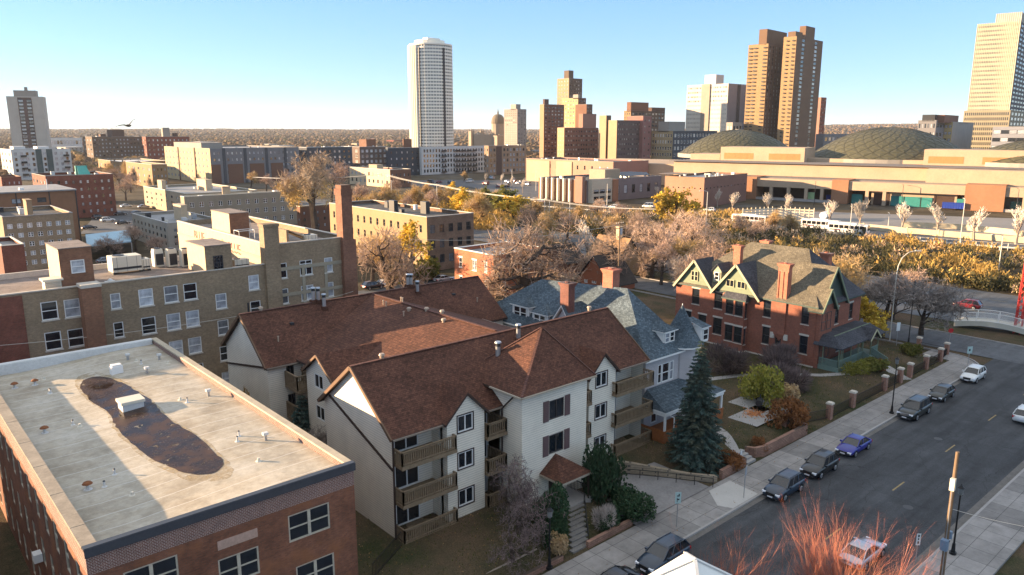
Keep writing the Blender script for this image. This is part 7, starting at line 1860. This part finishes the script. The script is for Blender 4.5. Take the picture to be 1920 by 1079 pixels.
# foreground red-twigged tree on the near pavement
rg = random.Random(77)
def red_tree(loc, h, spread, n, label, seed):
    rg = random.Random(seed); o = thing('red_twig_tree', label, 'tree', loc); T = MB(); Cn = MB()
    T.tube(loc, (loc[0],loc[1],loc[2]+h*.3), .13, .10, 8)
    def twig(p, d, L, r, l):
        k = 3
        for s_ in range(k):
            d = (d+rv(rg)*.10+Vector((0,0,.07))).normalized(); p2 = p+d*L/k; r2 = r*.78
            if l == 0: T.tube(p, p2, r, r2, 5)
            elif r > .009: Cn.tube(p, p2, r, r2, 4)
            else: Cn.tube(p, p2, r, r2, 3)
            if l < 3:
                for _ in range((3,2,2)[l]):
                    dd = (d+rv(rg)*(.40,.45,.5)[l]+Vector((0,0,.1))).normalized()
                    twig(p.lerp(p2, rg.random()), dd, L*rg.uniform(.35,.62), r2*.62, l+1)
            p = p2; r = r2
    for i in range(n):
        a = rg.uniform(0,6.28); t_ = spread*sqrt(rg.random()); d = Vector((cos(a)*t_, sin(a)*t_, 1)).normalized()
        twig(Vector((loc[0],loc[1],loc[2]+h*rg.uniform(.2,.32))), d, h*.62*rg.uniform(.8,1.1), .034, 0)
    T.build('trunk', REDT, o); Cn.build('crown', REDT, o)
red_tree((41.2,16.8,0), 8.4, .9, 40, 'red-twigged bare tree glowing in the sun at the bottom right of the street', 5)
red_tree((35.6,20.8,-.1), 7.7, .75, 30, 'smaller red-twigged bare tree beside the white pyramid roof at the bottom edge', 6)
# ================================================================ street furniture
def lamp_post(loc, h, label, group=None):
    o = thing('street_lamp', label, 'street lamp', loc, 0, group, True); q = MB()
    q.cyl(0,0,0,.18,.26,10,0); q.cyl(0,0,.18,.9,.16,10,0,.11); q.cyl(0,0,.9,h-.7,.075,8,0,.055); q.build('post', BLACK, o)
    q = MB(); q.cyl(0,0,h-.7,h-.55,.08,8,0,.2); q.cyl(0,0,h-.55,h-.1,.17,10,0,.22); q.build('lantern', plain('lantern_glass', (.16,.17,.17), .3, .1), o)
    q = MB(); q.cyl(0,0,h-.1,h+.12,.27,10,0,.06); q.cyl(0,0,h+.1,h+.25,.03,6); q.build('cap', BLACK, o)
lamp_post((87.6,32.9,0), 6.6, 'black street lamp standing beside the black pickup-sized SUV'); lamp_post((60.6,17.2,0), 5.6, 'black street lamp right behind the wooden utility pole at lower right')
lamp_post((120.2,43.8,-.1), 9.6, 'tall black street lamp in front of the grey bare trees'); lamp_post((35.9,36.4,0), 4.8, 'black yard lamp in front of the dark crab-apple tree at the bottom')
def sign_post(loc, h, w, hh, col, label, rz=0, marks=(), name='road_sign', cat='sign', shape=None, z0=None):
    o = thing(name, label, cat, loc, rz, None, True); q = MB(); q.tube((0,0,0),(0,0,h),.035,.035,6); q.build('post', GALV, o)
    q = MB(); z1 = h; zz = h-hh
    if shape == 'oct': q.v = []; P_ = [(w/2*cos(pi/8+k*pi/4), h-hh/2+hh/2*sin(pi/8+k*pi/4)) for k in range(8)]; q.poly([(x,-.06,z) for x,z in P_]); q.poly([(x,-.045,z) for x,z in P_][::-1])
    else: q.box(-w/2,-.06,zz,w/2,-.045,z1)
    b = q.build('panel', col, o)
    if marks:
        q = MB()
        for (x0,y0,x1,y1) in marks: q.box(-w/2+w*x0,-.066,zz+hh*y0,-w/2+w*x1,-.061,zz+hh*y1)
        q.build('marks', marks and DARK, o)['kind'] = 'stuff'
    return o
SWH = plain('sign_white', (.62,.64,.64), .4, .06); SGR = plain('sign_pale_green', (.36,.48,.46), .4, .08); SRD = plain('sign_red', (.45,.02,.025), .4, .06); SGY = plain('sign_back_grey', (.28,.31,.35), .4, .1)
sign_post((48.0,33.8,0), 3.1, .5, 1.0, SGR, 'tall thin post with a pale green parking sign on the pavement by the driveway', R(-35), [(.3,.62,.75,.72),(.55,.72,.75,.86),(.3,.3,.72,.42),(.3,.12,.4,.5)])
sign_post((56.6,32.9,0), 2.9, .75, .75, SGY, 'square grey sign on a post standing on the new concrete apron', R(20))
o = sign_post((57.4,18.7,0), 2.3, .32, .95, SWH, 'narrow white parking sign at the right kerb beside the red-twigged tree', R(-40), [(.3,.7,.7,.9),(.35,.45,.65,.62),(.3,.12,.7,.34)])
sign_post((113.6,33.4,0), 2.9, .8, 1.0, SGR, 'pale green sign on a post at the street corner', R(-30), [(.3,.35,.6,.65)])
sign_post((123.6,39.2,-.1), 2.7, .76, .76, SRD, 'red stop sign at the corner before the footbridge', R(-45), (), 'stop_sign', 'stop sign', 'oct')
sign_post((117.5,44.5,-.1), 3.6, .6, 1.3, SWH, 'white sign on a post left of the tall black lamp', R(-30))
sign_post((62.4,36.9,.2), 1.3, .5, .5, SWH, 'small white yard sign above the curved brick wall', R(15))
# wooden utility pole, lower right
o = thing('utility_pole', 'weathered wooden utility pole with a sunlit top and grey boxes at lower right', 'utility pole', (56.3,16.5,0), 0, None, True)
q = MB(); q.tube((0,0,0),(.05,.0,9.9),.17,.13,10,0,True); q.build('pole', PWOOD, o)
q = MB(); q.box(-.42,-.2,7.1,-.12,.12,8.0); q.build('meter_box', CREAM, o)
q = MB(); q.box(-.55,-.25,2.5,-.15,.2,3.3); q.build('switch_box', plain('blue_grey_box',(.16,.22,.30),.5,.1), o)
q = MB(); q.cyl(.3,-.1,3.2,3.75,.16,8); q.build('junction_box', plain('blue_grey_box',(.16,.22,.30)), o)
q = MB(); q.tube((-.2,-.06,.2),(-.2,-.02,7.1),.035,.035,6); q.build('conduit', GALV, o)
q = MB(); q.bar((0,-.12,3.0),(.3,-.12,3.0),.1,.12); q.build('bracket', BLACK, o)
def pole(loc, h, label, mat=PWOOD, r=.15, arm=True, trans=False, group=None, rz=0, light=False):
    o = thing('utility_pole' if not light else 'light_pole', label, 'utility pole' if not light else 'light pole', loc, rz, group, True)
    q = MB(); q.tube((0,0,0),(0,0,h),r,r*.7,8,0,True); q.build('pole', mat, o)
    if arm:
        for dz in ((.5,) if not trans else (.5,1.4)): q = MB(); q.bar((-1.2,0,h-dz),(1.2,0,h-dz),.1,.12); q.build('crossarm', mat, o)
        for x in (-1.0,-.4,.4,1.0): q = MB(); q.cyl(x,0,h-.44,h-.22,.05,6); q.build('insulator', LGREY, o)
    if trans: q = MB(); q.cyl(.35,0,h-2.6,h-1.5,.3,10); q.build('transformer', plain('pale_grey_tank',(.42,.46,.5),.4,.08), o)
    if light: q = MB(); q.tube((0,0,h),(.9,0,h+.35),r*.6,r*.5,6); q.tube((.9,0,h+.35),(2.0,0,h+.35),r*.5,r*.4,6); q.build('arm', mat, o); q = MB(); q.box(1.9,-.15,h+.22,2.6,.15,h+.38); q.build('lamp_head', mat, o)
    return o
pole((34.5,86.2,0), 12.0, 'dark alley utility pole with a pale transformer against the buff brick wall', DARK, .17, False, True)
pole((113.6,96.6,0), 14.6, 'wooden utility pole with crossarm standing beside the orange-red cottage', PWOOD, .16, True, True)
WPL = plain('white_pole', (.55,.52,.46), .6, .08)
for (px, pb, yt, l) in ((722,385,325,'white utility pole left of centre above the golden trees'),(735,388,338,'short pale pole beside the left white pole'),(820,398,345,'pale pole in the middle of the golden trees'),(1021,425,372,'white pole at the left end of the highway brush'),(1030,425,376,'second white pole at the left end of the highway brush'),(1068,420,358,'thin white pole in the highway brush'),(960,348,318,'pale pole at the junction'),(1005,358,320,'thin pale signal pole at the junction, right of the cars'),(1138,385,345,'thin pole in front of the white school front')):
    p = at(px, pb); pole(p, max(6, hz(px, yt, p[0], p[1])), l, WPL, .16, px in (722,735,820))
for (px, pb, yt, l, rz) in ((1322,455,360,'tall white highway light pole in front of the square brown block',2.6),(1872,508,442,'white light pole on the brush bank at right',2.4),(1526,386,343,'dark yard light pole left of the orange pier',.5),(1690,388,348,'dark yard light pole in front of the teal doors',.5),(1800,455,375,'brown light pole beside the pale retaining wall',.5),(1905,400,356,'light pole by the right loading dock',.5),(1593,440,386,'pale light pole at the right of the buses',.5),(1665,428,402,'short pale lamp on the yard wall',.5)):
    p = at(px, pb); pole(p, hz(px, yt, p[0], p[1]), l, WPL if 'white' in l or 'pale' in l else RUST if 'brown' in l else DARK, .13, False, False, None, rz, True)
o = thing('light_pole', 'tall pale street light with a curved arm behind the mansion', 'street lamp', (119.2,46.2,-.1), -.9, None, True)
q = MB(); pts = [(0,0,0),(0,0,10.5),(.15,0,12.0),(.6,0,13.2),(1.4,0,14.0),(2.4,0,14.3)]
for i in range(len(pts)-1): q.tube(pts[i],pts[i+1],.085-.008*i,.078-.008*i,8)
q.build('pole', WPL, o); q = MB(); q.box(2.3,-.14,14.2,3.1,.14,14.36); q.build('lamp_head', WPL, o)
# overhead wires
def wire(a, b, sag, r, label, mat=None, group=None):
    a = Vector(a); b = Vector(b); q = MB(); n = 14; prev = a
    for i in range(1, n+1):
        t = i/n; c = a.lerp(b, t)-Vector((0,0,sag*4*t*(1-t))); q.tube(prev, c, r, r, 4); prev = c
    props(q.build('overhead_wire', mat or WPL), label, 'wire', group)
pA = at(722,385); pB = at(820,398); pC = at(1021,425); pD = at(480,372)
hA, hB, hC = hz(722,325,*pA[:2])-.4, hz(820,345,*pB[:2])-.4, hz(1021,372,*pC[:2])
GWr = 'overhead wires across the wooded strip'; lw = 'pale overhead wire strung between the white poles above the golden trees'
pE = at(1255,440)
for dx in (-1,.0,1.0):
    wire((pD[0]+dx,pD[1],10),(pA[0]+dx,pA[1],hA),1.2,.07,lw,None,GWr); wire((pA[0]+dx,pA[1],hA),(pB[0]+dx,pB[1],hB),.6,.06,lw,None,GWr); wire((pB[0]+dx,pB[1],hB),(pC[0]+dx,pC[1],hC-.5),.8,.06,lw,None,GWr); wire((pC[0]+dx,pC[1],hC-.5),(pE[0]+dx,pE[1],8),1.0,.05,lw,None,GWr)
wire((113.6,96.6,13.9),(79,118,12),1.2,.03,'thin wire from the cottage utility pole toward the leaning tree'); wire((34.5,86.2,10.6),(4,86.5,12),.5,.02,'thin wire along the buff brick wall'); wire((34.5,86.2,10.6),(49,87,11.2),.3,.02,'thin wire from the alley pole to the tall chimney')
wire((56.3,16.4,5.6),(62,9,4.5),.3,.015,'pale guy wire from the wooden utility pole',WPL)
# brick pillars and iron fence along the mansion garden
PILB = brick('pillar_brick', (.24,.09,.055), (.18,.065,.042), (.25,.2,.16), .22, .075, .2); GP = 'brick gate pillars along the mansion fence'
pl = [(73.8,38.6),(80.6,36.9),(86.3,36.9),(95.1,36.9),(99.8,36.9),(102.9,36.9),(108.3,36.9),(113.6,36.95),(117.8,37.6),(118.0,41.5)]
for i, (x, y) in enumerate(pl):
    l = ('brick pillar half hidden by the rust-brown shrub','brick pillar with a pale cap above the open grass, leftmost fully clear','brick pillar second from the left along the fence','brick pillar left of the gateway walk','brick pillar on the left side of the garden gateway','brick pillar on the right side of the garden gateway','brick pillar midway between gateway and corner','brick pillar near the street corner','brick pillar at the very corner of the fence','brick pillar around the corner behind the others')[i]
    z = gh(x,y); o = thing('brick_pillar', l, 'pillar', (x,y,z), 0, GP, True); q = MB(); q.box(-.28,-.28,-.2,.28,.28,1.75); q.build('shaft', PILB, o); q = MB(); q.box(-.36,-.36,1.75,.36,.36,1.9); q.prism([(-.3,-.3),(.3,-.3),(.3,.3),(-.3,.3)],1.9,1.98); q.build('cap', STONE, o)
def fence(name, label, pts, h, mat, step=.16, rails=(.15,.95), zf_=None, r=.012, post=2.4, cat='fence'):
    o = thing(name, label, cat, (pts[0][0],pts[0][1],0)); q = MB(); zf_ = zf_ or (lambda x,y: gh(x,y))
    for i in range(len(pts)-1):
        a = Vector((*pts[i],0)); b = Vector((*pts[i+1],0)); L = (b-a).length; n = max(1,int(L/step))
        for k in range(n+1):
            c = a.lerp(b,k/n); z = zf_(c.x,c.y); q.box(c.x-r,c.y-r,z,c.x+r,c.y+r,z+h)
        m = max(1,int(L/post))
        for k in range(m):
            c = a.lerp(b,k/m); d = a.lerp(b,(k+1)/m)
            for f_ in rails: q.bar((c.x,c.y,zf_(c.x,c.y)+h*f_),(d.x,d.y,zf_(d.x,d.y)+h*f_),.04,.05)
    q.build('railing', mat, o); return o
fence('iron_fence', 'black iron fence running between the brick pillars in front of the mansion', [(74.2,38.4),(80.6,36.9),(99.5,36.9)], 1.25, BLACK)
fence('iron_fence', 'black iron fence right of the garden gateway to the street corner', [(103.2,36.9),(113.6,36.95),(117.8,37.5),(118,41.2)], 1.25, BLACK)
fence('handrail', 'low black metal railing along the driveway retaining wall', [(50.2,43.0),(51.2,42.4),(56.3,35.9)], 1.0, BLACK, 1.5, (.95,.5), lambda x,y: gh(x,y)*.6, .025, 2, 'railing')
fence('iron_fence', 'short black iron fence beside the steps above the low wall', [(42.6,38.0),(45.0,36.9)], .9, BLACK, .13)
fence('iron_fence', 'black chain fence between the brick building and the apartment house', [(24.5,42.5),(28.4,44.8)], 1.3, BLACK, .2)
# retaining walls
BLK = brick('buff_retaining_blocks', (.25,.20,.14), (.18,.145,.105), (.08,.07,.06), .45, .2, .25); RBK = brick('brown_retaining_blocks', (.23,.135,.095), (.18,.10,.075), (.07,.05,.04), .45, .18, .2)
def retain(label, pts, h0, h1, mat, th=.35, base=-.2):
    q = MB(); k = len(pts); z0 = [base]*k
    for i in range(k-1):
        a, b = pts[i], pts[i+1]; d = Vector((b[0]-a[0],b[1]-a[1])).normalized(); n = Vector((-d.y,d.x))*th
        ha = h0+(h1-h0)*i/(k-1); hb = h0+(h1-h0)*(i+1)/(k-1)
        A_, B_, Cc, Dd = (a[0],a[1]),(b[0],b[1]),(b[0]+n.x,b[1]+n.y),(a[0]+n.x,a[1]+n.y)
        q.poly([(*A_,base),(*B_,base),(*B_,hb),(*A_,ha)]); q.poly([(*Cc,base),(*Dd,base),(*Dd,ha),(*Cc,hb)]); q.poly([(*A_,ha),(*B_,hb),(*Cc,hb),(*Dd,ha)]); q.poly([(*Dd,base),(*A_,base),(*A_,ha),(*Dd,ha)]); q.poly([(*B_,base),(*Cc,base),(*Cc,hb),(*B_,hb)])
    props(q.build('retaining_wall', mat), label, 'wall')
retain('buff block retaining wall curving behind the driveway railing', [(50.8,43.6),(52.2,42.3),(53.8,40.2),(55.6,37.8),(57.6,36.3)], 1.7, .5, BLK)
retain('brown block planter wall left of the concrete steps', [(58.4,36.3),(62.6,36.35),(62.8,38)], .8, .8, RBK)
retain('curved brown block retaining wall in front of the rust shrubs', [(64.6,37.8),(65.0,36.8),(66,36.4),(74.6,36.35),(75.0,37.6)], .9, 1.15, RBK)
retain('low brick edging wall along the pavement by the apartment steps', [(40.2,36.4),(45.6,36.45)], .45, .45, RBK, .3)
retain('low stone edging at the bottom of the apartment lawn', [(30.0,36.5),(37.5,36.5)], .35, .35, RBK, .3)
q = MB()
for k in range(4): q.box(62.9,36.4+k*.42,-.2,64.4,36.85+k*.42,.16+k*.17)
props(q.build('garden_steps', CONC), 'concrete garden steps between the two brown block walls', 'steps')
q = MB(); q.tube((31.5,38.5,.35),(36.5,38.4,.45),.10,.07,6); props(q.build('fallen_branch', BARKL), 'pale fallen branch lying on the dark front lawn', 'branch')
# grill on the patio, bins by the mansion
o = thing('barrel_grill', 'dark barrel grill standing on the concrete patio', 'grill', (74.6,42.2,1.0), .4, None, True)
q = MB(); q.tube((-.6,0,1.0),(.6,0,1.0),.36,.36,14,0,True); q.build('barrel', DARK, o)
for x in (-.45,.45):
    for y in (-.22,.22): q = MB(); q.tube((x,y,0),(x,y,.8),.03,.03,5); q.build('leg', BLACK, o)
q = MB(); q.cyl(.4,0,1.3,1.75,.06,8); q.build('chimney', DARK, o)
q = MB(); q.tube((-.4,-.4,1.1),(.4,-.4,1.1),.025,.025,6); q.build('handle', GALV, o)
q = MB(); leafs = random.Random(4)
for k in range(500): a = leafs.uniform(0,6.28); d = abs(leafs.gauss(0,.7)); leaf(q, Vector((73.2+d*cos(a)*1.2,42.0+d*sin(a),1.06)), .09, leafs)
props(q.build('leaf_pile', leafmat('orange_leaf', (.30,.11,.04), (.40,.20,.09), None, 0)), kind='stuff')
for i, (x, y, l) in enumerate(((81.0,63.5,'blue wheeled bin, left of the pair beside the mansion wall'),(82.6,62.3,'blue wheeled bin, right of the pair beside the mansion wall'))):
    o = thing('wheeled_bin', l, 'bin', (x,y,.95), -.3, 'blue bins beside the mansion', True); BB = plain('blue_bin_plastic',(.012,.04,.22),.5,.1)
    q = MB(); q.v = []; q.prism([(-.45,-.4),(.45,-.4),(.45,.4),(-.45,.4)],.1,1.15); q.build('body', BB, o); q = MB(); q.slab([(-.5,-.46,1.2),(.5,-.46,1.2),(.5,.46,1.3),(-.5,.46,1.3)],.08); q.build('lid', BB, o)
    for s_ in (-.35,.35): q = MB(); q.tube((s_-.05,.4,.14),(s_+.05,.4,.14),.14,.14,10,0,True); q.build('wheel', TYRE, o)
# white vinyl fence behind the apartment roof
o = thing('vinyl_fence', 'white vinyl privacy fence behind the apartment roof', 'fence', (84,98,.2)); q = MB()
fp = [(83.2,105.5),(84.6,94.5),(91,94.5)]
for i in range(2):
    a, b = Vector((*fp[i],.2)), Vector((*fp[i+1],.2)); L = (b-a).length; n = int(L/.3)
    for k in range(n): c = a.lerp(b,(k+.5)/n); q.bar((c.x,c.y,.3),(c.x,c.y,2.0),.26,.05)
    q.bar(a+Vector((0,0,1.85)),b+Vector((0,0,1.85)),.1,.12); q.bar(a+Vector((0,0,.2)),b+Vector((0,0,.2)),.1,.12)
    for k in range(4): c = a.lerp(b,k/3); q.box(c.x-.08,c.y-.08,.1,c.x+.08,c.y+.08,2.3)
q.build('panel', WHITE, o)
# white footbridge and red mast
o = thing('footbridge', 'white railed pedestrian bridge with an arched concrete deck at the right edge', 'bridge', (136.8,42.2,-.2)); q = MB()
A_ = Vector((136.6,43.0,0)); B_ = Vector((138.8,32.5,0)); n = 14
def bz_(t): return .75+.62*sin(pi*t)
perp = Vector((.97,.2,0))*2.6
prev = None
for i in range(n+1):
    t = i/n; c = A_.lerp(B_,t); zt_ = bz_(t); zb = -.15+.75*sin(pi*t)
    cur = [(c.x,c.y,zt_),(c.x+perp.x,c.y+perp.y,zt_),(c.x+perp.x,c.y+perp.y,zb),(c.x,c.y,zb)]
    if prev:
        for k in range(4): q.poly([prev[k],prev[(k+1)%4],cur[(k+1)%4],cur[k]])
    prev = cur
q.build('deck', plain('bridge_concrete',(.46,.44,.37),.8,.12), o)
for s_ in (0,1):
    q = MB()
    for i in range(n): 
        t0, t1 = i/n, (i+1)/n; a = A_.lerp(B_,t0)+perp*s_; b = A_.lerp(B_,t1)+perp*s_; a.z, b.z = bz_(t0), bz_(t1)
        for h_, r_ in ((1.45,.05),(.1,.04)): q.tube(a+Vector((0,0,h_)), b+Vector((0,0,h_)), r_, r_, 5)
        for k in range(7): c = a.lerp(b,k/7); q.tube(c, c+Vector((0,0,1.45)), .014, .014, 3)
        if i % 4 == 0: q.tube(a, a+Vector((0,0,1.5)), .06, .06, 5)
    q.build('railing', WHITE, o)
o = thing('footbridge', 'concrete ramp with white railing continuing right from the arched bridge', 'bridge', (139.0,32,-.2)); q = MB(); q.slab([(138.9,32.4,.75),(141.5,33,.75),(143,24,1.9),(140.4,23.5,1.9)],.9); q.build('deck', plain('bridge_concrete',(.46,.44,.37)), o)
q = MB()
for k in range(40): t = k/40; c = Vector((138.9,32.4,.75)).lerp(Vector((140.4,23.5,1.9)),t); q.tube(c,c+Vector((0,0,1.45)),.018 if k%8 else .06,.018,4)
q.tube((138.9,32.4,2.2),(140.4,23.5,3.35),.06,.06,5); q.build('railing', WHITE, o)
o = thing('lattice_mast', 'red lattice mast at the right edge beside the footbridge', 'mast', (138.6,34.2,-.2)); q = MB(); RDM = plain('red_mast_paint',(.42,.035,.03),.5,.12)
q.build('base', CONC, o) if False else None
for i, (dx, dy) in enumerate(((-.45,-.45),(.45,-.45),(.45,.45),(-.45,.45))):
    q = MB(); q.tube((139.7+dx,34.6+dy,-.2),(139.9+dx*.6,34.6+dy*.6,12.5),.11,.09,6); q.build('leg', RDM, o)
q = MB()
for k in range(12):
    z = k*1.0; f0, f1 = 1-.4*z/12.5, 1-.4*(z+1)/12.5; c4_ = [(-.45,-.45),(.45,-.45),(.45,.45),(-.45,.45)]
    for i in range(4):
        a, b = c4_[i], c4_[(i+1)%4]; q.tube((139.7+.016*z+a[0]*f0,34.6+a[1]*f0,z),(139.7+.016*(z+1)+b[0]*f1,34.6+b[1]*f1,z+1),.05,.05,4)
q.build('bracing', RDM, o)
# guard rail, retaining wall and yard fence on the highway
def longwall(label, pts, h, th, mat, name='retaining_wall', cat='wall', z0=-.2, post=None):
    o = thing(name, label, cat, (*pts[0],z0)); q = MB()
    for i in range(len(pts)-1): a, b = pts[i], pts[i+1]; q.bar((a[0],a[1],z0+h/2),(b[0],b[1],z0+h/2),th,h)
    q.build('wall', mat, o)
    if post:
        for i in range(len(pts)-1):
            a = Vector((*pts[i],z0)); b = Vector((*pts[i+1],z0)); L = (b-a).length
            for k in range(int(L/post)): c = a.lerp(b,k*post/L); q = MB(); q.box(c.x-.25,c.y-.25,z0,c.x+.25,c.y+.25,z0+h+.25); q.build('pier', mat, o)
PWL = plain('pale_precast_concrete',(.48,.40,.27),.85,.15,.4,3)
longwall('long pale concrete retaining wall between the highway and the loading yard', [at(1400,418)[:2],at(1570,424)[:2],at(1700,437)[:2],at(1920,455)[:2],at(2100,475)[:2]], 1.8, .4, PWL, post=9)
longwall('second lower pale wall in front of the yard at right', [at(1690,425)[:2],at(1800,430)[:2],at(1920,443)[:2]], 1.9, .4, PWL)
gr = [at(1010,390)[:2],at(1110,398)[:2],at(1240,412)[:2]]
o = thing('guard_rail', 'pale guard rail along the brush edge of the highway at right', 'guard rail', (*at(1600,446)[:2],0)); q = MB()
gp = [at(1400,432)[:2],at(1500,437)[:2],at(1600,445)[:2],at(1700,455)[:2],at(1800,463)[:2],at(1920,472)[:2]]
for i in range(len(gp)-1):
    a, b = Vector((*gp[i],.0)), Vector((*gp[i+1],.0)); q.bar(a+Vector((0,0,.8)),b+Vector((0,0,.8)),.1,.35)
    for k in range(8): c = a.lerp(b,k/8); q.box(c.x-.08,c.y-.08,-.2,c.x+.08,c.y+.08,1.9 if k%2 == 0 else 1.0)
    q.bar(a+Vector((0,0,1.85)),b+Vector((0,0,1.85)),.05,.06)
q.build('rail', WPL, o)
o = thing('guard_rail', 'pale guard rail curving along the brush edge of the highway at centre', 'guard rail', (*gr[0],0)); q = MB()
for i in range(2):
    a, b = Vector((*gr[i],0)), Vector((*gr[i+1],0)); q.bar(a+Vector((0,0,.8)),b+Vector((0,0,.8)),.1,.4)
    for k in range(10): c = a.lerp(b,k/10); q.box(c.x-.08,c.y-.08,-.2,c.x+.08,c.y+.08,1.0)
q.build('rail', WPL, o)
o = thing('yard_fence', 'white posted equipment fence left of the loading yard', 'fence', (*at(1420,400)[:2],0)); q = MB(); fp = [at(1392,412)[:2],at(1455,408)[:2],at(1525,412)[:2]]
for i in range(2):
    a, b = Vector((*fp[i],0)), Vector((*fp[i+1],0))
    for k in range(9): c = a.lerp(b,k/8); q.box(c.x-.1,c.y-.1,-.2,c.x+.1,c.y+.1,4.2)
    for h_ in (.3,1.3,2.3,3.3): q.bar(a+Vector((0,0,h_)),b+Vector((0,0,h_)),.08,.5)
q.build('panel', plain('pale_fence_boards',(.52,.47,.36),.8,.2), o)
p = at(1548,412); o = thing('storage_tank', 'white covered tank trailer beside the yard wall', 'tank', p, .2, None, True); q = MB(); q.tube((-4,0,1.8),(4,0,1.8),1.3,1.3,14,0,True); q.build('tank', WHITE, o)
for x in (-3,3): q = MB(); q.box(x-.3,-1,0,x+.3,1,.8); q.build('support', GALV, o)
# white pyramid roof at the bottom edge, on the house under the camera
o = thing('corner_pavilion', 'white pyramid roof cut off by the bottom edge of the frame', 'building', (23.9,15.9,0)); q = MB(); q.box(22.0,13.9,-.2,25.9,17.6,13.4); q.build('wall', VW, o)
q = MB(); ap = (23.95,15.9,15.0); c4_ = [(21.6,13.6,13.4),(26.3,13.6,13.4),(26.3,18.0,13.4),(21.6,18.0,13.4)]
for i in range(4): q.poly([c4_[i],c4_[(i+1)%4],ap])
q.poly(c4_[::-1]); q.build('roof', plain('white_roof_membrane',(.60,.62,.60),.5,.06), o)
for i in range(4): part_bar('hip_cap', Vector(c4_[i])+Vector((0,0,.03)), Vector(ap)+Vector((0,0,.03)), .14, .05, LGREY, o)
# bird in flight
o = thing('bird', 'dark bird gliding with raised wings above the left horizon', 'bird', (13.0,48.1,32.25), 0, None, True)
bm_ = MB(); seg = [(-.26,.02),(-.2,.04),(-.08,.075),(.06,.085),(.16,.065),(.22,.05),(.28,.045),(.33,.012)]
for i in range(len(seg)-1): bm_.tube((seg[i][0],0,.02*sin(i)),(seg[i+1][0],0,.02*sin(i+1)),seg[i][1],seg[i+1][1],8)
for s_ in (-1,1):
    w_ = [(.12,.05,.04),(.16,.25,.16),(.06,.48,.22),(-.10,.66,.20)]; t_ = [(-.08,.05,.03),(-.06,.25,.13),(-.10,.48,.19),(-.16,.66,.19)]
    for i in range(3):
        a, b, c, d = [(p[0],s_*p[1],p[2]) for p in (w_[i],w_[i+1],t_[i+1],t_[i])]
        bm_.slab([a,b,c,d] if s_ > 0 else [d,c,b,a], .018)
bm_.slab([(-.24,.03,.01),(-.24,-.03,.01),(-.42,-.08,.0),(-.42,.08,.0)],.012)
bm_.build('body', plain('dark_feathers',(.03,.03,.034),.7,.2), o); o.rotation_euler = (.35,-.1,YAW-2.2)

# road wear: patches, manholes
q = MB(); rg = random.Random(12)
props(q.build('x', ASPH), kind='structure') if False else None
TARP = asphaltmat('tar_patch', .045, .15)
def patchsheet(name, x0, y0, x1, y1, mat):
    n = 10; P_ = [(x0+(x1-x0)*i/n, y0+.12*noise.noise((i*.7,x0,0)), RZ+.003) for i in range(n+1)]+[(x0+(x1-x0)*(n-i)/n, y1+.12*noise.noise((i*.7,x0,5)), RZ+.003) for i in range(n+1)]
    q = MB(); q.poly(P_); props(q.build(name, mat), kind='structure')
for a in ((44,19.4,58,21.3),(62,27.2,75,28.8),(80,19.0,86,24.0),(66,21.2,67.2,24.2),(92,26.0,112,27.4),(34,25.5,46,27.2)): patchsheet('tar_patch', *a, TARP)
for x, y in ((66,22.6),(84,26.6),(53,26.2)):
    q = MB(); q.prism([(x+.42*cos(k*.4), y+.42*sin(k*.4)) for k in range(16)], RZ, RZ+.008); props(q.build('manhole_cover', plain('cast_iron',(.05,.048,.045),.5,.2)), kind='structure')
q = MB(); q.poly([(-60,31.7,RZ+.0045),(113,31.7,RZ+.0045),(113,32.2,RZ+.0045),(-60,32.2,RZ+.0045)]); q.poly([(-60,18.25,RZ+.0045),(112,18.25,RZ+.0045),(112,18.9,RZ+.0045),(-60,18.9,RZ+.0045)]); props(q.build('gutter_pan', plain('dirty_concrete_gutter',(.13,.12,.11),.9,.3,.8,6)), kind='structure')
# haze
q = MB(); q.box(-6000,-6000,-1.5,9500,9500,190); hzm = bpy.data.materials.new('haze'); hzm.use_nodes = True; hn = hzm.node_tree; hn.nodes.remove(hn.nodes['Principled BSDF'])
pv = hn.nodes.new('ShaderNodeVolumePrincipled'); pv.inputs['Color'].default_value = (.80,.88,1,1); pv.inputs['Density'].default_value = .000035; pv.inputs['Anisotropy'].default_value = .2
hn.links.new(pv.outputs[0], hn.nodes['Material Output'].inputs['Volume'])
props(q.build('haze', hzm), kind='stuff')
flush_windows()
